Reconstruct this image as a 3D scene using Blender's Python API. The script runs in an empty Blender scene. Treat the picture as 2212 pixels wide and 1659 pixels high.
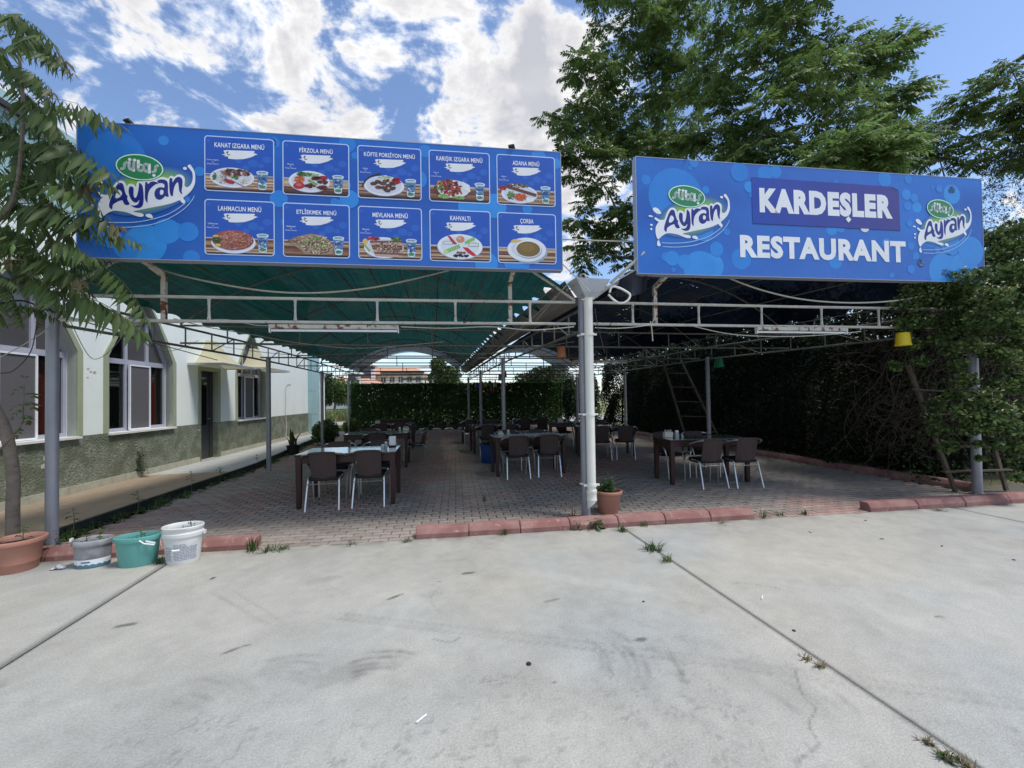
import bpy, math, random
import numpy as np
from mathutils import Vector, Matrix
from mathutils.geometry import tessellate_polygon
from math import radians, sin, cos, pi, sqrt, atan2

random.seed(7)
rng = np.random.default_rng(7)
SC = bpy.context.scene
COL = SC.collection

# ------------------------------------------------------------------ camera
EYE = Vector((0.0, 0.0, 1.5))
YAW, PITCH, ROLL = radians(11.07), radians(1.0), 0.0155
FWD = Vector((sin(YAW)*cos(PITCH), cos(YAW)*cos(PITCH), sin(PITCH)))
_r = Vector((cos(YAW), -sin(YAW), 0.0)); _u = _r.cross(FWD)
RIGHT = _r*cos(ROLL) - _u*sin(ROLL); UP = _u*cos(ROLL) + _r*sin(ROLL)
cam_data = bpy.data.cameras.new('camera'); cam = bpy.data.objects.new('camera', cam_data)
COL.objects.link(cam); SC.camera = cam
cam_data.sensor_width = 36.0; cam_data.lens = 36.0*900/2212
cam_data.shift_y = 13.5/2212
cam_data.clip_start = 0.05; cam_data.clip_end = 2000
M = Matrix((RIGHT, UP, -FWD)).transposed().to_4x4(); M.translation = EYE
cam.matrix_world = M

# ------------------------------------------------------------------ world: sky with broken cloud
world = bpy.data.worlds.new('World'); SC.world = world; world.use_nodes = True
SUN_EL, SUN_AZ = radians(64), radians(118)        # azimuth clockwise from +Y
def build_world():
    nt = world.node_tree; N = nt.nodes; L = nt.links; N.clear()
    out = N.new('ShaderNodeOutputWorld')
    sky = N.new('ShaderNodeTexSky'); sky.sky_type = 'NISHITA'; sky.sun_disc = False
    sky.sun_elevation = SUN_EL; sky.sun_rotation = SUN_AZ
    sky.air_density = 1.0; sky.dust_density = 0.6; sky.ozone_density = 1.6
    bg = N.new('ShaderNodeBackground'); bg.inputs['Strength'].default_value = 0.15
    tint = N.new('ShaderNodeMix'); tint.data_type = 'RGBA'; tint.blend_type = 'MULTIPLY'; tint.inputs[0].default_value = 1
    L.new(sky.outputs[0], tint.inputs[6]); tint.inputs[7].default_value = (0.93, 0.96, 1.03, 1)
    L.new(tint.outputs[2], bg.inputs['Color'])
    tc = N.new('ShaderNodeTexCoord')
    sep = N.new('ShaderNodeSeparateXYZ'); L.new(tc.outputs['Generated'], sep.inputs[0])
    def math_(op, a, b=None, clamp=False):
        n = N.new('ShaderNodeMath'); n.operation = op; n.use_clamp = clamp
        for i, v in enumerate((a, b)):
            if v is None: continue
            if isinstance(v, (int, float)): n.inputs[i].default_value = v
            else: L.new(v, n.inputs[i])
        return n.outputs[0]
    # flatten directions on to a cloud layer
    zz = math_('MAXIMUM', sep.outputs['Z'], 0.0); zz = math_('ADD', zz, 0.22)
    px = math_('DIVIDE', sep.outputs['X'], zz); py = math_('DIVIDE', sep.outputs['Y'], zz)
    cmb = N.new('ShaderNodeCombineXYZ'); L.new(px, cmb.inputs[0]); L.new(py, cmb.inputs[1])
    cmb.inputs[2].default_value = 11.4
    big = N.new('ShaderNodeTexNoise'); big.inputs['Scale'].default_value = 4.6
    big.inputs['Detail'].default_value = 9; big.inputs['Roughness'].default_value = 0.60
    big.inputs['Distortion'].default_value = 0.25
    L.new(cmb.outputs[0], big.inputs['Vector'])
    dens = math_('MULTIPLY', math_('SUBTRACT', big.outputs['Fac'], 0.525), 2.1)
    # the broad masses and openings of this day's sky
    for c, rad, w in CLOUD_MASSES:
        v = Vector(c).normalized()
        d = N.new('ShaderNodeVectorMath'); d.operation = 'DISTANCE'
        L.new(tc.outputs['Generated'], d.inputs[0]); d.inputs[1].default_value = v
        mr = N.new('ShaderNodeMapRange'); mr.interpolation_type = 'SMOOTHSTEP'
        mr.inputs['From Min'].default_value = rad; mr.inputs['From Max'].default_value = rad*0.15
        mr.inputs['To Min'].default_value = 0; mr.inputs['To Max'].default_value = w
        L.new(d.outputs['Value'], mr.inputs['Value'])
        dens = math_('ADD', dens, mr.outputs[0])
    cover = N.new('ShaderNodeMapRange'); cover.interpolation_type = 'SMOOTHSTEP'
    cover.inputs['From Min'].default_value = -0.07; cover.inputs['From Max'].default_value = 0.14
    L.new(dens, cover.inputs['Value'])
    fade = N.new('ShaderNodeMapRange'); fade.inputs['From Min'].default_value = 0.0; fade.inputs['From Max'].default_value = 0.12
    L.new(sep.outputs['Z'], fade.inputs['Value'])
    # shading inside the clouds: bright thin rims, greyer thick hearts
    ramp = N.new('ShaderNodeValToRGB')
    e = ramp.color_ramp.elements
    e[0].position = 0.0; e[0].color = (0.66, 0.73, 0.86, 1)
    e[1].position = 1.0; e[1].color = (0.44, 0.45, 0.50, 1)
    m = e.new(0.22); m.color = (0.79, 0.785, 0.78, 1)
    m = e.new(0.5); m.color = (0.63, 0.625, 0.64, 1)
    sh = N.new('ShaderNodeMapRange'); sh.inputs['From Min'].default_value = -0.02; sh.inputs['From Max'].default_value = 0.42
    L.new(dens, sh.inputs['Value'])
    n2 = N.new('ShaderNodeTexNoise'); n2.inputs['Scale'].default_value = 5.5; n2.inputs['Detail'].default_value = 6
    L.new(cmb.outputs[0], n2.inputs['Vector'])
    s2 = math_('MULTIPLY', math_('SUBTRACT', n2.outputs['Fac'], 0.5), 0.9)
    L.new(math_('ADD', sh.outputs[0], s2, True), ramp.inputs[0])
    bc = N.new('ShaderNodeBackground'); bc.inputs['Strength'].default_value = 1.0
    L.new(ramp.outputs[0], bc.inputs['Color'])
    mix = N.new('ShaderNodeMixShader')
    fac = math_('MULTIPLY', cover.outputs[0], math_('ADD', math_('MULTIPLY', fade.outputs[0], 0.35), 0.65))
    L.new(fac, mix.inputs[0])
    L.new(bg.outputs[0], mix.inputs[1]); L.new(bc.outputs[0], mix.inputs[2])
    L.new(mix.outputs[0], out.inputs['Surface'])
CLOUD_MASSES = [((-0.56,0.66,0.50),0.30,0.16), ((-0.25,0.72,0.64),0.34,0.08), ((-0.10,0.80,0.58),0.24,0.03),
                ((-0.22,0.84,0.48),0.20,0.08), ((0.10,0.80,0.55),0.26,0.16), ((0.24,0.75,0.62),0.36,0.20), ((0.1,-0.2,0.97),0.9,0.10),
                ((-0.41,0.71,0.57),0.17,-0.15), ((-0.45,0.77,0.46),0.16,-0.10), ((-0.34,0.82,0.48),0.14,-0.10), ((-0.03,0.73,0.69),0.19,-0.20),
                ((0.72,0.45,0.52),0.55,-0.24), ((0.55,0.55,0.62),0.30,-0.14)]
build_world()
sun_data = bpy.data.lights.new('sun', 'SUN'); sun_data.energy = 2.4; sun_data.angle = radians(14)
sun_data.color = (1.0, 0.965, 0.91)
sun = bpy.data.objects.new('sun', sun_data); COL.objects.link(sun)
sd = Vector((sin(SUN_AZ)*cos(SUN_EL), cos(SUN_AZ)*cos(SUN_EL), sin(SUN_EL)))
sun.rotation_euler = sd.to_track_quat('Z', 'Y').to_euler(); sun.location = (0, -10, 30)
SC.view_settings.view_transform = 'Standard'; SC.view_settings.look = 'None'
SC.view_settings.exposure = 0.42; SC.view_settings.gamma = 1.0
SC.view_settings.use_curve_mapping = False

# ------------------------------------------------------------------ helpers
def lin(c):
    return tuple((v/12.92 if v <= 0.04045 else ((v+0.055)/1.055)**2.4) for v in c)
def rgb(r, g, b): return lin((r/255, g/255, b/255))
def at(x, y, depth):
    """point seen in direction (x, y) of the photograph at a distance along the view axis"""
    return EYE + (FWD + RIGHT*((x-1106)/900) - UP*((y-843)/900))*depth
def ground(x, y, z=0.0):
    d = FWD + RIGHT*((x-1106)/900) - UP*((y-843)/900)
    return EYE + d*((z-EYE.z)/d.z)

class MB:
    def __init__(s): s.v=[]; s.f=[]; s.m=[]; s.c=None
    def add(s, vs, fs, m=0):
        o=len(s.v); s.v.extend([tuple(p) for p in vs]); s.f.extend([tuple(i+o for i in f) for f in fs]); s.m.extend([m]*len(fs)); return s
    def box(s, c, d, rz=0, m=0):
        x,y,z=d[0]/2,d[1]/2,d[2]/2; cz,sz=cos(rz),sin(rz)
        vs=[(c[0]+a*x*cz-b*y*sz, c[1]+a*x*sz+b*y*cz, c[2]+e*z) for e in(-1,1) for b in(-1,1) for a in(-1,1)]
        return s.add(vs,[(0,2,3,1),(4,5,7,6),(0,1,5,4),(2,6,7,3),(0,4,6,2),(1,3,7,5)],m)
    def rbox(s, c, d, r=0.01, rz=0, m=0):
        """box with chamfered vertical and top edges"""
        x,y,z=d[0]/2,d[1]/2,d[2]/2; cz,sz=cos(rz),sin(rz); rings=[]
        for zz,ins in ((-z,r),(-z+r,0),(z-r,0),(z,r)):
            ring=[]
            for ax,by in ((-x+ins+r*0.6,-y+ins),(x-ins-r*0.6,-y+ins),(x-ins,-y+ins+r*0.6),(x-ins,y-ins-r*0.6),(x-ins-r*0.6,y-ins),(-x+ins+r*0.6,y-ins),(-x+ins,y-ins-r*0.6),(-x+ins,-y+ins+r*0.6)):
                ring.append((c[0]+ax*cz-by*sz,c[1]+ax*sz+by*cz,c[2]+zz))
            rings.append(ring)
        return s.loft(rings,m)
    def loft(s, rings, m=0, caps=True, closed=True):
        n=len(rings[0]); vs=[p for r in rings for p in r]; fs=[]
        for k in range(len(rings)-1):
            for i in range(n if closed else n-1):
                j=(i+1)%n; fs.append((k*n+i,k*n+j,(k+1)*n+j,(k+1)*n+i))
        if caps: fs.append(tuple(range(n-1,-1,-1))); fs.append(tuple((len(rings)-1)*n+i for i in range(n)))
        return s.add(vs,fs,m)
    def bar(s, p, q, w, h, m=0, up=(0,0,1)):
        p,q=Vector(p),Vector(q); d=(q-p).normalized(); upv=Vector(up)
        if abs(d.dot(upv))>0.99: upv=Vector((0,1,0))
        a=d.cross(upv).normalized()*w/2; b=a.normalized().cross(d).normalized()*h/2
        r=lambda c:[c-a-b,c+a-b,c+a+b,c-a+b]
        return s.loft([r(p),r(q)],m)
    def tube(s, pts, r, n=8, m=0, caps=True):
        pts=[Vector(p) for p in pts]; k=len(pts); rs=r if isinstance(r,(list,tuple)) else [r]*k; rings=[]
        d0=(pts[1]-pts[0]).normalized(); a=d0.orthogonal().normalized()
        for i,p in enumerate(pts):
            d=(pts[min(i+1,k-1)]-pts[max(i-1,0)]).normalized()
            a=(a-d*a.dot(d)); a=a.normalized() if a.length>1e-6 else d.orthogonal().normalized()
            b=d.cross(a); rings.append([p+(a*cos(2*pi*j/n)+b*sin(2*pi*j/n))*rs[i] for j in range(n)])
        return s.loft(rings,m,caps)
    def lathe(s, prof, c=(0,0,0), n=24, m=0, sx=1, sy=1, rz=0):
        """profile [(r,z)...] turned about the vertical, optionally oval"""
        rings=[]
        for r,z in prof:
            ring=[]
            for j in range(n):
                x=r*sx*cos(2*pi*j/n); y=r*sy*sin(2*pi*j/n)
                ring.append((c[0]+x*cos(rz)-y*sin(rz),c[1]+x*sin(rz)+y*cos(rz),c[2]+z))
            rings.append(ring)
        return s.loft(rings,m,caps=False)
    def prism(s, poly, y0, y1, m=0):
        """outline in x,z pushed between two y"""
        tris=tessellate_polygon([[Vector((p[0],p[1],0)) for p in poly]])
        n=len(poly); vs=[(p[0],y0,p[1]) for p in poly]+[(p[0],y1,p[1]) for p in poly]
        fs=[t for t in tris]+[(t[2]+n,t[1]+n,t[0]+n) for t in tris]+[(i,(i+1)%n,(i+1)%n+n,i+n) for i in range(n)]
        return s.add(vs,fs,m)
    def quad(s,a,b,c,d,m=0): return s.add([a,b,c,d],[(0,1,2,3)],m)
    def build(s, name, mats, parent=None, smooth=False, recalc=True):
        me=bpy.data.meshes.new(name); me.from_pydata(s.v,[],s.f)
        if not isinstance(mats,(list,tuple)): mats=[mats]
        for m in mats: me.materials.append(m)
        if len(mats)>1: me.polygons.foreach_set('material_index',s.m)
        if recalc:
            import bmesh
            bm=bmesh.new(); bm.from_mesh(me); bmesh.ops.recalc_face_normals(bm,faces=bm.faces); bm.to_mesh(me); bm.free()
        if smooth:
            me.polygons.foreach_set('use_smooth',[True]*len(me.polygons))
            try: me.set_sharp_from_angle(angle=radians(42))
            except Exception: pass
        me.update(); o=bpy.data.objects.new(name,me); COL.objects.link(o)
        if parent: o.parent=parent
        return o
def np_mesh(name, V, F, mats, parent=None, colors=None, smooth=False):
    """V (n,3), F (m,k) arrays; colors (n,3) linear"""
    me=bpy.data.meshes.new(name); V=np.asarray(V,dtype=np.float32); F=np.asarray(F,dtype=np.int32); k=F.shape[1]
    me.vertices.add(len(V)); me.vertices.foreach_set('co',V.ravel())
    me.loops.add(F.size); me.loops.foreach_set('vertex_index',F.ravel())
    me.polygons.add(len(F)); me.polygons.foreach_set('loop_start',np.arange(0,F.size,k,dtype=np.int32))
    try: me.polygons.foreach_set('loop_total',np.full(len(F),k,dtype=np.int32))
    except Exception: pass
    if smooth: me.polygons.foreach_set('use_smooth',np.ones(len(F),dtype=bool))
    if not isinstance(mats,(list,tuple)): mats=[mats]
    for m in mats: me.materials.append(m)
    me.update(calc_edges=True); me.validate()
    if colors is not None:
        a=me.color_attributes.new('Col','FLOAT_COLOR','POINT')
        c=np.ones((len(V),4),dtype=np.float32); c[:,:3]=colors; a.data.foreach_set('color',c.ravel())
    o=bpy.data.objects.new(name,me); COL.objects.link(o)
    if parent: o.parent=parent
    return o
def tag(o, label=None, cat=None, group=None, kind=None):
    if label: o['label']=label
    if cat: o['category']=cat
    if group: o['group']=group
    if kind: o['kind']=kind
    return o
def thing(name, label, cat, loc=(0,0,0), rz=0, group=None):
    o=bpy.data.objects.new(name,None); COL.objects.link(o); o.location=loc; o.rotation_euler=(0,0,rz)
    o.empty_display_size=0.1
    return tag(o,label,cat,group)
def kids(o): return [c for c in bpy.data.objects if c.parent==o]
def copy_tree(o, label=None, loc=None, rz=None):
    ch={}
    for c in bpy.data.objects:
        if c.parent: ch.setdefault(c.parent.name,[]).append(c)
    def rec(a,par):
        c=a.copy(); COL.objects.link(c); c.parent=par
        for b in ch.get(a.name,[]): rec(b,c)
        return c
    r=rec(o,None)
    if label: r['label']=label
    if loc is not None: r.location=loc
    if rz is not None: r.rotation_euler=(0,0,rz)
    return r
def spline(pts, k=8, closed=True):
    n=len(pts); out=[]; P=[np.array(p,float) for p in pts]
    for i in range(n if closed else n-1):
        if closed: a,b,c,d=P[(i-1)%n],P[i],P[(i+1)%n],P[(i+2)%n]
        else: a,b,c,d=P[max(i-1,0)],P[i],P[i+1],P[min(i+2,n-1)]
        for j in range(k):
            t=j/k; out.append(tuple(0.5*((2*b)+(c-a)*t+(2*a-5*b+4*c-d)*t*t+(-a+3*b-3*c+d)*t**3)))
    if not closed: out.append(tuple(P[-1]))
    return out

# ------------------------------------------------------------------ materials
MATS={}
def mat(name, color, rough=0.7, metal=0.0, var=0.12, scale=6.0, bump=0.0, bscale=40.0, attr=False, spots=None, coat=0.0,
        stretch=None, transl=0.0, spec=0.5, coords='Object', two=None):
    """principled material, its colour broken up by noise; spots=(colour, amount, scale) adds wear patches"""
    m=bpy.data.materials.new(name); m.use_nodes=True; nt=m.node_tree; N=nt.nodes; L=nt.links
    b=N['Principled BSDF']; b.inputs['Roughness'].default_value=rough; b.inputs['Metallic'].default_value=metal
    b.inputs['Specular IOR Level'].default_value=spec; b.inputs['Coat Weight'].default_value=coat
    tc=N.new('ShaderNodeTexCoord'); src=tc.outputs[coords]
    if stretch:
        mp=N.new('ShaderNodeMapping'); mp.inputs['Scale'].default_value=stretch; L.new(src,mp.inputs[0]); src=mp.outputs[0]
    if attr:
        ca=N.new('ShaderNodeAttribute'); ca.attribute_name='Col'; base=ca.outputs['Color']
    else:
        ca=N.new('ShaderNodeRGB'); ca.outputs[0].default_value=(*color,1); base=ca.outputs[0]
    n=N.new('ShaderNodeTexNoise'); n.inputs['Scale'].default_value=scale; n.inputs['Detail'].default_value=5; n.inputs['Roughness'].default_value=0.6
    L.new(src,n.inputs['Vector'])
    mr=N.new('ShaderNodeMapRange'); mr.inputs['From Min'].default_value=0.3; mr.inputs['From Max'].default_value=0.7
    mr.inputs['To Min'].default_value=1-var; mr.inputs['To Max'].default_value=1+var; L.new(n.outputs['Fac'],mr.inputs['Value'])
    mx=N.new('ShaderNodeMix'); mx.data_type='RGBA'; mx.blend_type='MULTIPLY'; mx.inputs[0].default_value=1
    L.new(base,mx.inputs[6]); L.new(mr.outputs[0],mx.inputs[7]); colr=mx.outputs[2]
    if two:
        n3=N.new('ShaderNodeTexNoise'); n3.inputs['Scale'].default_value=two[1]; n3.inputs['Detail'].default_value=3; L.new(src,n3.inputs['Vector'])
        r3=N.new('ShaderNodeMapRange'); r3.inputs['From Min'].default_value=0.42; r3.inputs['From Max'].default_value=0.6; L.new(n3.outputs['Fac'],r3.inputs['Value'])
        m3=N.new('ShaderNodeMix'); m3.data_type='RGBA'; L.new(r3.outputs[0],m3.inputs[0]); L.new(colr,m3.inputs[6]); m3.inputs[7].default_value=(*two[0],1); colr=m3.outputs[2]
    if spots:
        sc,amt,ss=spots
        n2=N.new('ShaderNodeTexNoise'); n2.inputs['Scale'].default_value=ss; n2.inputs['Detail'].default_value=7; n2.inputs['Roughness'].default_value=0.65
        L.new(src,n2.inputs['Vector'])
        r2=N.new('ShaderNodeMapRange'); r2.inputs['From Min'].default_value=0.66-amt; r2.inputs['From Max'].default_value=0.72-amt
        L.new(n2.outputs['Fac'],r2.inputs['Value'])
        m2=N.new('ShaderNodeMix'); m2.data_type='RGBA'; L.new(r2.outputs[0],m2.inputs[0]); L.new(colr,m2.inputs[6]); m2.inputs[7].default_value=(*sc,1); colr=m2.outputs[2]
    L.new(colr,b.inputs['Base Color'])
    if bump:
        nb=N.new('ShaderNodeTexNoise'); nb.inputs['Scale'].default_value=bscale; nb.inputs['Detail'].default_value=6; L.new(src,nb.inputs['Vector'])
        bp=N.new('ShaderNodeBump'); bp.inputs['Strength'].default_value=min(1,bump); bp.inputs['Distance'].default_value=0.01*max(1,bump)
        L.new(nb.outputs['Fac'],bp.inputs['Height']); L.new(bp.outputs[0],b.inputs['Normal'])
    if transl:
        tr=N.new('ShaderNodeBsdfTranslucent'); L.new(colr,tr.inputs['Color'])
        ms=N.new('ShaderNodeMixShader'); ms.inputs[0].default_value=transl
        L.new(b.outputs[0],ms.inputs[1]); L.new(tr.outputs[0],ms.inputs[2]); L.new(ms.outputs[0],N['Material Output'].inputs['Surface'])
    MATS[name]=m; return m
def net_mat(name, dcol, tcol, holes, streak=0.35, bigholes=0.0):
    """woven shade cloth: passes some light and shows streaks along its length"""
    m=bpy.data.materials.new(name); m.use_nodes=True; nt=m.node_tree; N=nt.nodes; L=nt.links; N.clear()
    out=N.new('ShaderNodeOutputMaterial'); tc=N.new('ShaderNodeTexCoord')
    mp=N.new('ShaderNodeMapping'); mp.inputs['Scale'].default_value=(22,0.55,6); mp.inputs['Rotation'].default_value=(0,0,0.12); L.new(tc.outputs['Object'],mp.inputs[0])
    n=N.new('ShaderNodeTexNoise'); n.inputs['Scale'].default_value=1.3; n.inputs['Detail'].default_value=5; L.new(mp.outputs[0],n.inputs['Vector'])
    mp2=N.new('ShaderNodeMapping'); mp2.inputs['Scale'].default_value=(0.8,14,1); L.new(tc.outputs['Object'],mp2.inputs[0])
    nn=N.new('ShaderNodeTexNoise'); nn.inputs['Scale'].default_value=1.5; nn.inputs['Detail'].default_value=3; L.new(mp2.outputs[0],nn.inputs['Vector'])
    ad=N.new('ShaderNodeMath'); ad.operation='ADD'; L.new(n.outputs['Fac'],ad.inputs[0])
    ml=N.new('ShaderNodeMath'); ml.operation='MULTIPLY'; ml.inputs[1].default_value=0.5; L.new(nn.outputs['Fac'],ml.inputs[0]); L.new(ml.outputs[0],ad.inputs[1])
    mr=N.new('ShaderNodeMapRange'); mr.inputs['From Min'].default_value=0.55; mr.inputs['From Max'].default_value=0.95
    mr.inputs['To Min'].default_value=1-streak; mr.inputs['To Max'].default_value=1+streak; L.new(ad.outputs[0],mr.inputs['Value'])
    def tint(c):
        x=N.new('ShaderNodeMix'); x.data_type='RGBA'; x.blend_type='MULTIPLY'; x.inputs[0].default_value=1
        x.inputs[6].default_value=(*c,1); L.new(mr.outputs[0],x.inputs[7]); return x.outputs[2]
    d=N.new('ShaderNodeBsdfDiffuse'); L.new(tint(dcol),d.inputs[0])
    t=N.new('ShaderNodeBsdfTranslucent'); L.new(tint(tcol),t.inputs[0])
    a=N.new('ShaderNodeAddShader'); L.new(d.outputs[0],a.inputs[0]); L.new(t.outputs[0],a.inputs[1])
    tr=N.new('ShaderNodeBsdfTransparent'); mx=N.new('ShaderNodeMixShader')
    if bigholes:
        v=N.new('ShaderNodeTexNoise'); v.inputs['Scale'].default_value=16; v.inputs['Detail'].default_value=2; L.new(tc.outputs['Object'],v.inputs['Vector'])
        w=N.new('ShaderNodeTexNoise'); w.inputs['Scale'].default_value=1.1; L.new(tc.outputs['Object'],w.inputs['Vector'])
        s=N.new('ShaderNodeMath'); s.operation='MULTIPLY'; L.new(v.outputs['Fac'],s.inputs[0]); L.new(w.outputs['Fac'],s.inputs[1])
        r=N.new('ShaderNodeMapRange'); r.inputs['From Min'].default_value=0.43; r.inputs['From Max'].default_value=0.45
        r.inputs['To Min'].default_value=holes; r.inputs['To Max'].default_value=bigholes; L.new(s.outputs[0],r.inputs['Value']); L.new(r.outputs[0],mx.inputs[0])
    else: mx.inputs[0].default_value=holes
    L.new(a.outputs[0],mx.inputs[1]); L.new(tr.outputs[0],mx.inputs[2]); L.new(mx.outputs[0],out.inputs[0])
    return m

m_conc=mat('concrete',(0.4,0.4,0.38),0.88,attr=True,var=0.19,scale=95,bump=0.5,bscale=160,spots=((0.16,0.155,0.14),-0.075,85))
m_joint=mat('joint_dirt',(0.10,0.092,0.075),0.95,var=0.4,scale=30)
m_paver=mat('paver_concrete',(0.2,0.2,0.2),0.85,attr=True,var=0.16,scale=25,bump=0.35,bscale=150)
m_soil=mat('soil',(0.035,0.027,0.02),0.97,var=0.5,scale=35,bump=0.8,bscale=60)
m_sand=mat('joint_sand',(0.035,0.033,0.03),0.95,var=0.3,scale=20)
m_kerb=mat('red_kerb',rgb(152,114,107),0.9,var=0.16,scale=9,bump=0.4,bscale=90,spots=(rgb(168,136,126),0.07,13),two=(rgb(136,95,89),4))
m_walk_tan=mat('tan_slab',rgb(150,133,112),0.7,var=0.13,scale=4,bump=0.1,stretch=(3,0.6,1))
m_walk_white=mat('pale_slab',rgb(172,174,170),0.55,var=0.1,scale=5,bump=0.05)
m_walk_edge=mat('dark_green_edge',(0.018,0.028,0.024),0.8,var=0.3,scale=8)
m_wall=mat('white_render',rgb(232,239,234),0.9,var=0.05,scale=1.6,bump=0.25,bscale=45,spots=(rgb(198,198,186),-0.03,1.3),stretch=(1,1,.45))
m_dado=mat('green_roughcast',rgb(128,132,116),0.95,var=0.42,scale=26,bump=2.6,bscale=34,two=(rgb(104,110,90),4))
m_skirt=mat('skirting_stone',rgb(168,165,148),0.85,var=0.16,scale=7,bump=0.2)
m_surr=mat('sage_surround',rgb(156,164,136),0.85,var=0.06,scale=4)
m_teal=mat('pale_teal_cladding',rgb(158,190,193),0.6,var=0.05,scale=3)
m_frame=mat('grey_window_frame',rgb(170,172,186),0.45,var=0.05)
m_scr=mat('white_screen_frame',rgb(232,234,238),0.4,var=0.03)
m_sill=mat('white_sill',rgb(225,224,220),0.5,var=0.05)
m_mesh=mat('fly_screen',rgb(95,93,95),0.6,var=0.08,scale=60)
m_curt=mat('rust_curtain',rgb(205,80,48),0.8,var=0.25,scale=3,stretch=(1,14,0.3))
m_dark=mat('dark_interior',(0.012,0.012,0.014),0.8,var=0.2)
def glass_mat():
    m=bpy.data.materials.new('window_glass'); m.use_nodes=True; N=m.node_tree.nodes; L=m.node_tree.links
    b=N['Principled BSDF']; b.inputs['Base Color'].default_value=(0.010,0.011,0.013,1); b.inputs['Roughness'].default_value=0.03
    b.inputs['Specular IOR Level'].default_value=1.0
    tr=N.new('ShaderNodeBsdfTransparent'); tr.inputs[0].default_value=(0.75,0.78,0.76,1)
    mx=N.new('ShaderNodeMixShader'); mx.inputs[0].default_value=0.7
    L.new(b.outputs[0],mx.inputs[1]); L.new(tr.outputs[0],mx.inputs[2]); L.new(mx.outputs[0],N['Material Output'].inputs[0]); return m
m_glass=glass_mat()
m_tint=mat('smoked_pane',(0.09,0.088,0.092),0.12,var=0.1,scale=2)
m_door=mat('dark_grey_door',rgb(62,62,64),0.5,var=0.08)
m_awn=mat('beige_awning',rgb(196,190,160),0.8,var=0.07,transl=0.25)
m_post=mat('galvanised_post',rgb(146,148,156),0.45,metal=0.3,var=0.10,scale=5,bump=0.04,spots=(rgb(96,98,106),-0.03,5))
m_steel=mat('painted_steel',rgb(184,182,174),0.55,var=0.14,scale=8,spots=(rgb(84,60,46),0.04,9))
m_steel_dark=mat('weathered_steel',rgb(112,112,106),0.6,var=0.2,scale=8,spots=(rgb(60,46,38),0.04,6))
m_rust=mat('rusty_white_steel',rgb(190,184,172),0.65,var=0.1,scale=8,spots=(rgb(112,62,34),0.14,11),bump=0.15)
m_pvc=mat('white_pipe',rgb(226,224,214),0.42,var=0.05,scale=3,spots=(rgb(170,165,150),-0.05,8))
m_gutter=mat('gutter_sheet',rgb(138,132,126),0.6,metal=0.2,var=0.14,scale=4,spots=(rgb(100,72,58),0.0,6))
m_cable=mat('cable',rgb(176,172,158),0.6,var=0.08)
m_cabled=mat('dark_cable',rgb(52,50,48),0.6,var=0.08)
m_tube=mat('lamp_tube',rgb(225,228,230),0.3,var=0.02)
m_net=net_mat('green_shade_net',(0.002,0.012,0.0095),(0.0022,0.018,0.0145),0.012)
m_netg=net_mat('grey_shade_net',(0.018,0.02,0.022),(0.022,0.024,0.026),0.05)
m_tarp=net_mat('black_shade_cloth',(0.003,0.004,0.007),(0.0012,0.0018,0.0035),0.006,0.4,bigholes=0.4)
m_wood=mat('mahogany_stain',rgb(52,22,18),0.5,var=0.35,scale=6,stretch=(6,6,0.7),bump=0.1,spots=(rgb(86,66,52),-0.04,9))
m_ttop=mat('table_glass_top',rgb(128,138,130),0.13,var=0.10,scale=5,coat=0.6)
m_alu=mat('aluminium',rgb(200,204,206),0.28,metal=0.9,var=0.05)
m_wick=mat('brown_wicker',rgb(76,62,59),0.62,var=0.4,scale=14,stretch=(9,9,0.8),bump=1.0,bscale=30)
m_seat=mat('dark_wicker_seat',rgb(26,22,22),0.7,var=0.3,scale=40,bump=0.5,bscale=60)
m_terra=mat('terracotta_plastic',rgb(172,122,104),0.55,var=0.07,scale=4,spots=(rgb(205,165,145),-0.03,6))
m_wbucket=mat('white_bucket',rgb(214,214,210),0.5,var=0.07,scale=6,spots=(rgb(160,155,145),-0.02,6))
m_gbucket=mat('grimy_bucket',rgb(150,150,152),0.6,var=0.16,scale=9,two=(rgb(118,116,120),6))
m_teal_b=mat('teal_bucket',rgb(96,160,152),0.45,var=0.05,scale=4)
m_blue=mat('blue_pot',rgb(20,62,130),0.5,var=0.1,spots=(rgb(190,195,200),0.02,9))
m_print=mat('printed_vinyl',(1,1,1),0.36,attr=True,var=0.05,scale=2.2,bump=1.6,bscale=1.7)
m_signside=mat('sign_edge',rgb(150,156,170),0.5,var=0.05)
m_bark=mat('bark',rgb(112,102,92),0.9,var=0.22,scale=7,bump=0.5,bscale=40,spots=(rgb(82,72,62),0.06,12),stretch=(1,1,2.2))
m_twig=mat('dry_stem',rgb(74,65,56),0.9,var=0.25,scale=8)
m_oldwood=mat('weathered_wood',rgb(88,78,66),0.9,var=0.25,scale=8,stretch=(5,5,0.7))
m_leaf=mat('leaf',(1,1,1),0.5,attr=True,var=0.15,scale=9,transl=0.42,spec=0.35)
m_leafd=mat('dark_leaf',(1,1,1),0.6,attr=True,var=0.15,scale=9,transl=0.2,spec=0.25)
m_grass=mat('grass_blade',(1,1,1),0.6,attr=True,var=0.1,scale=9,transl=0.3,spec=0.3)
m_tyre=mat('tyre_rubber',(0.02,0.02,0.02),0.8,var=0.3,scale=10)
m_clearp=mat('clear_wrapper',rgb(190,195,200),0.15,var=0.3,scale=25,bump=1.0,bscale=40)
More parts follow.
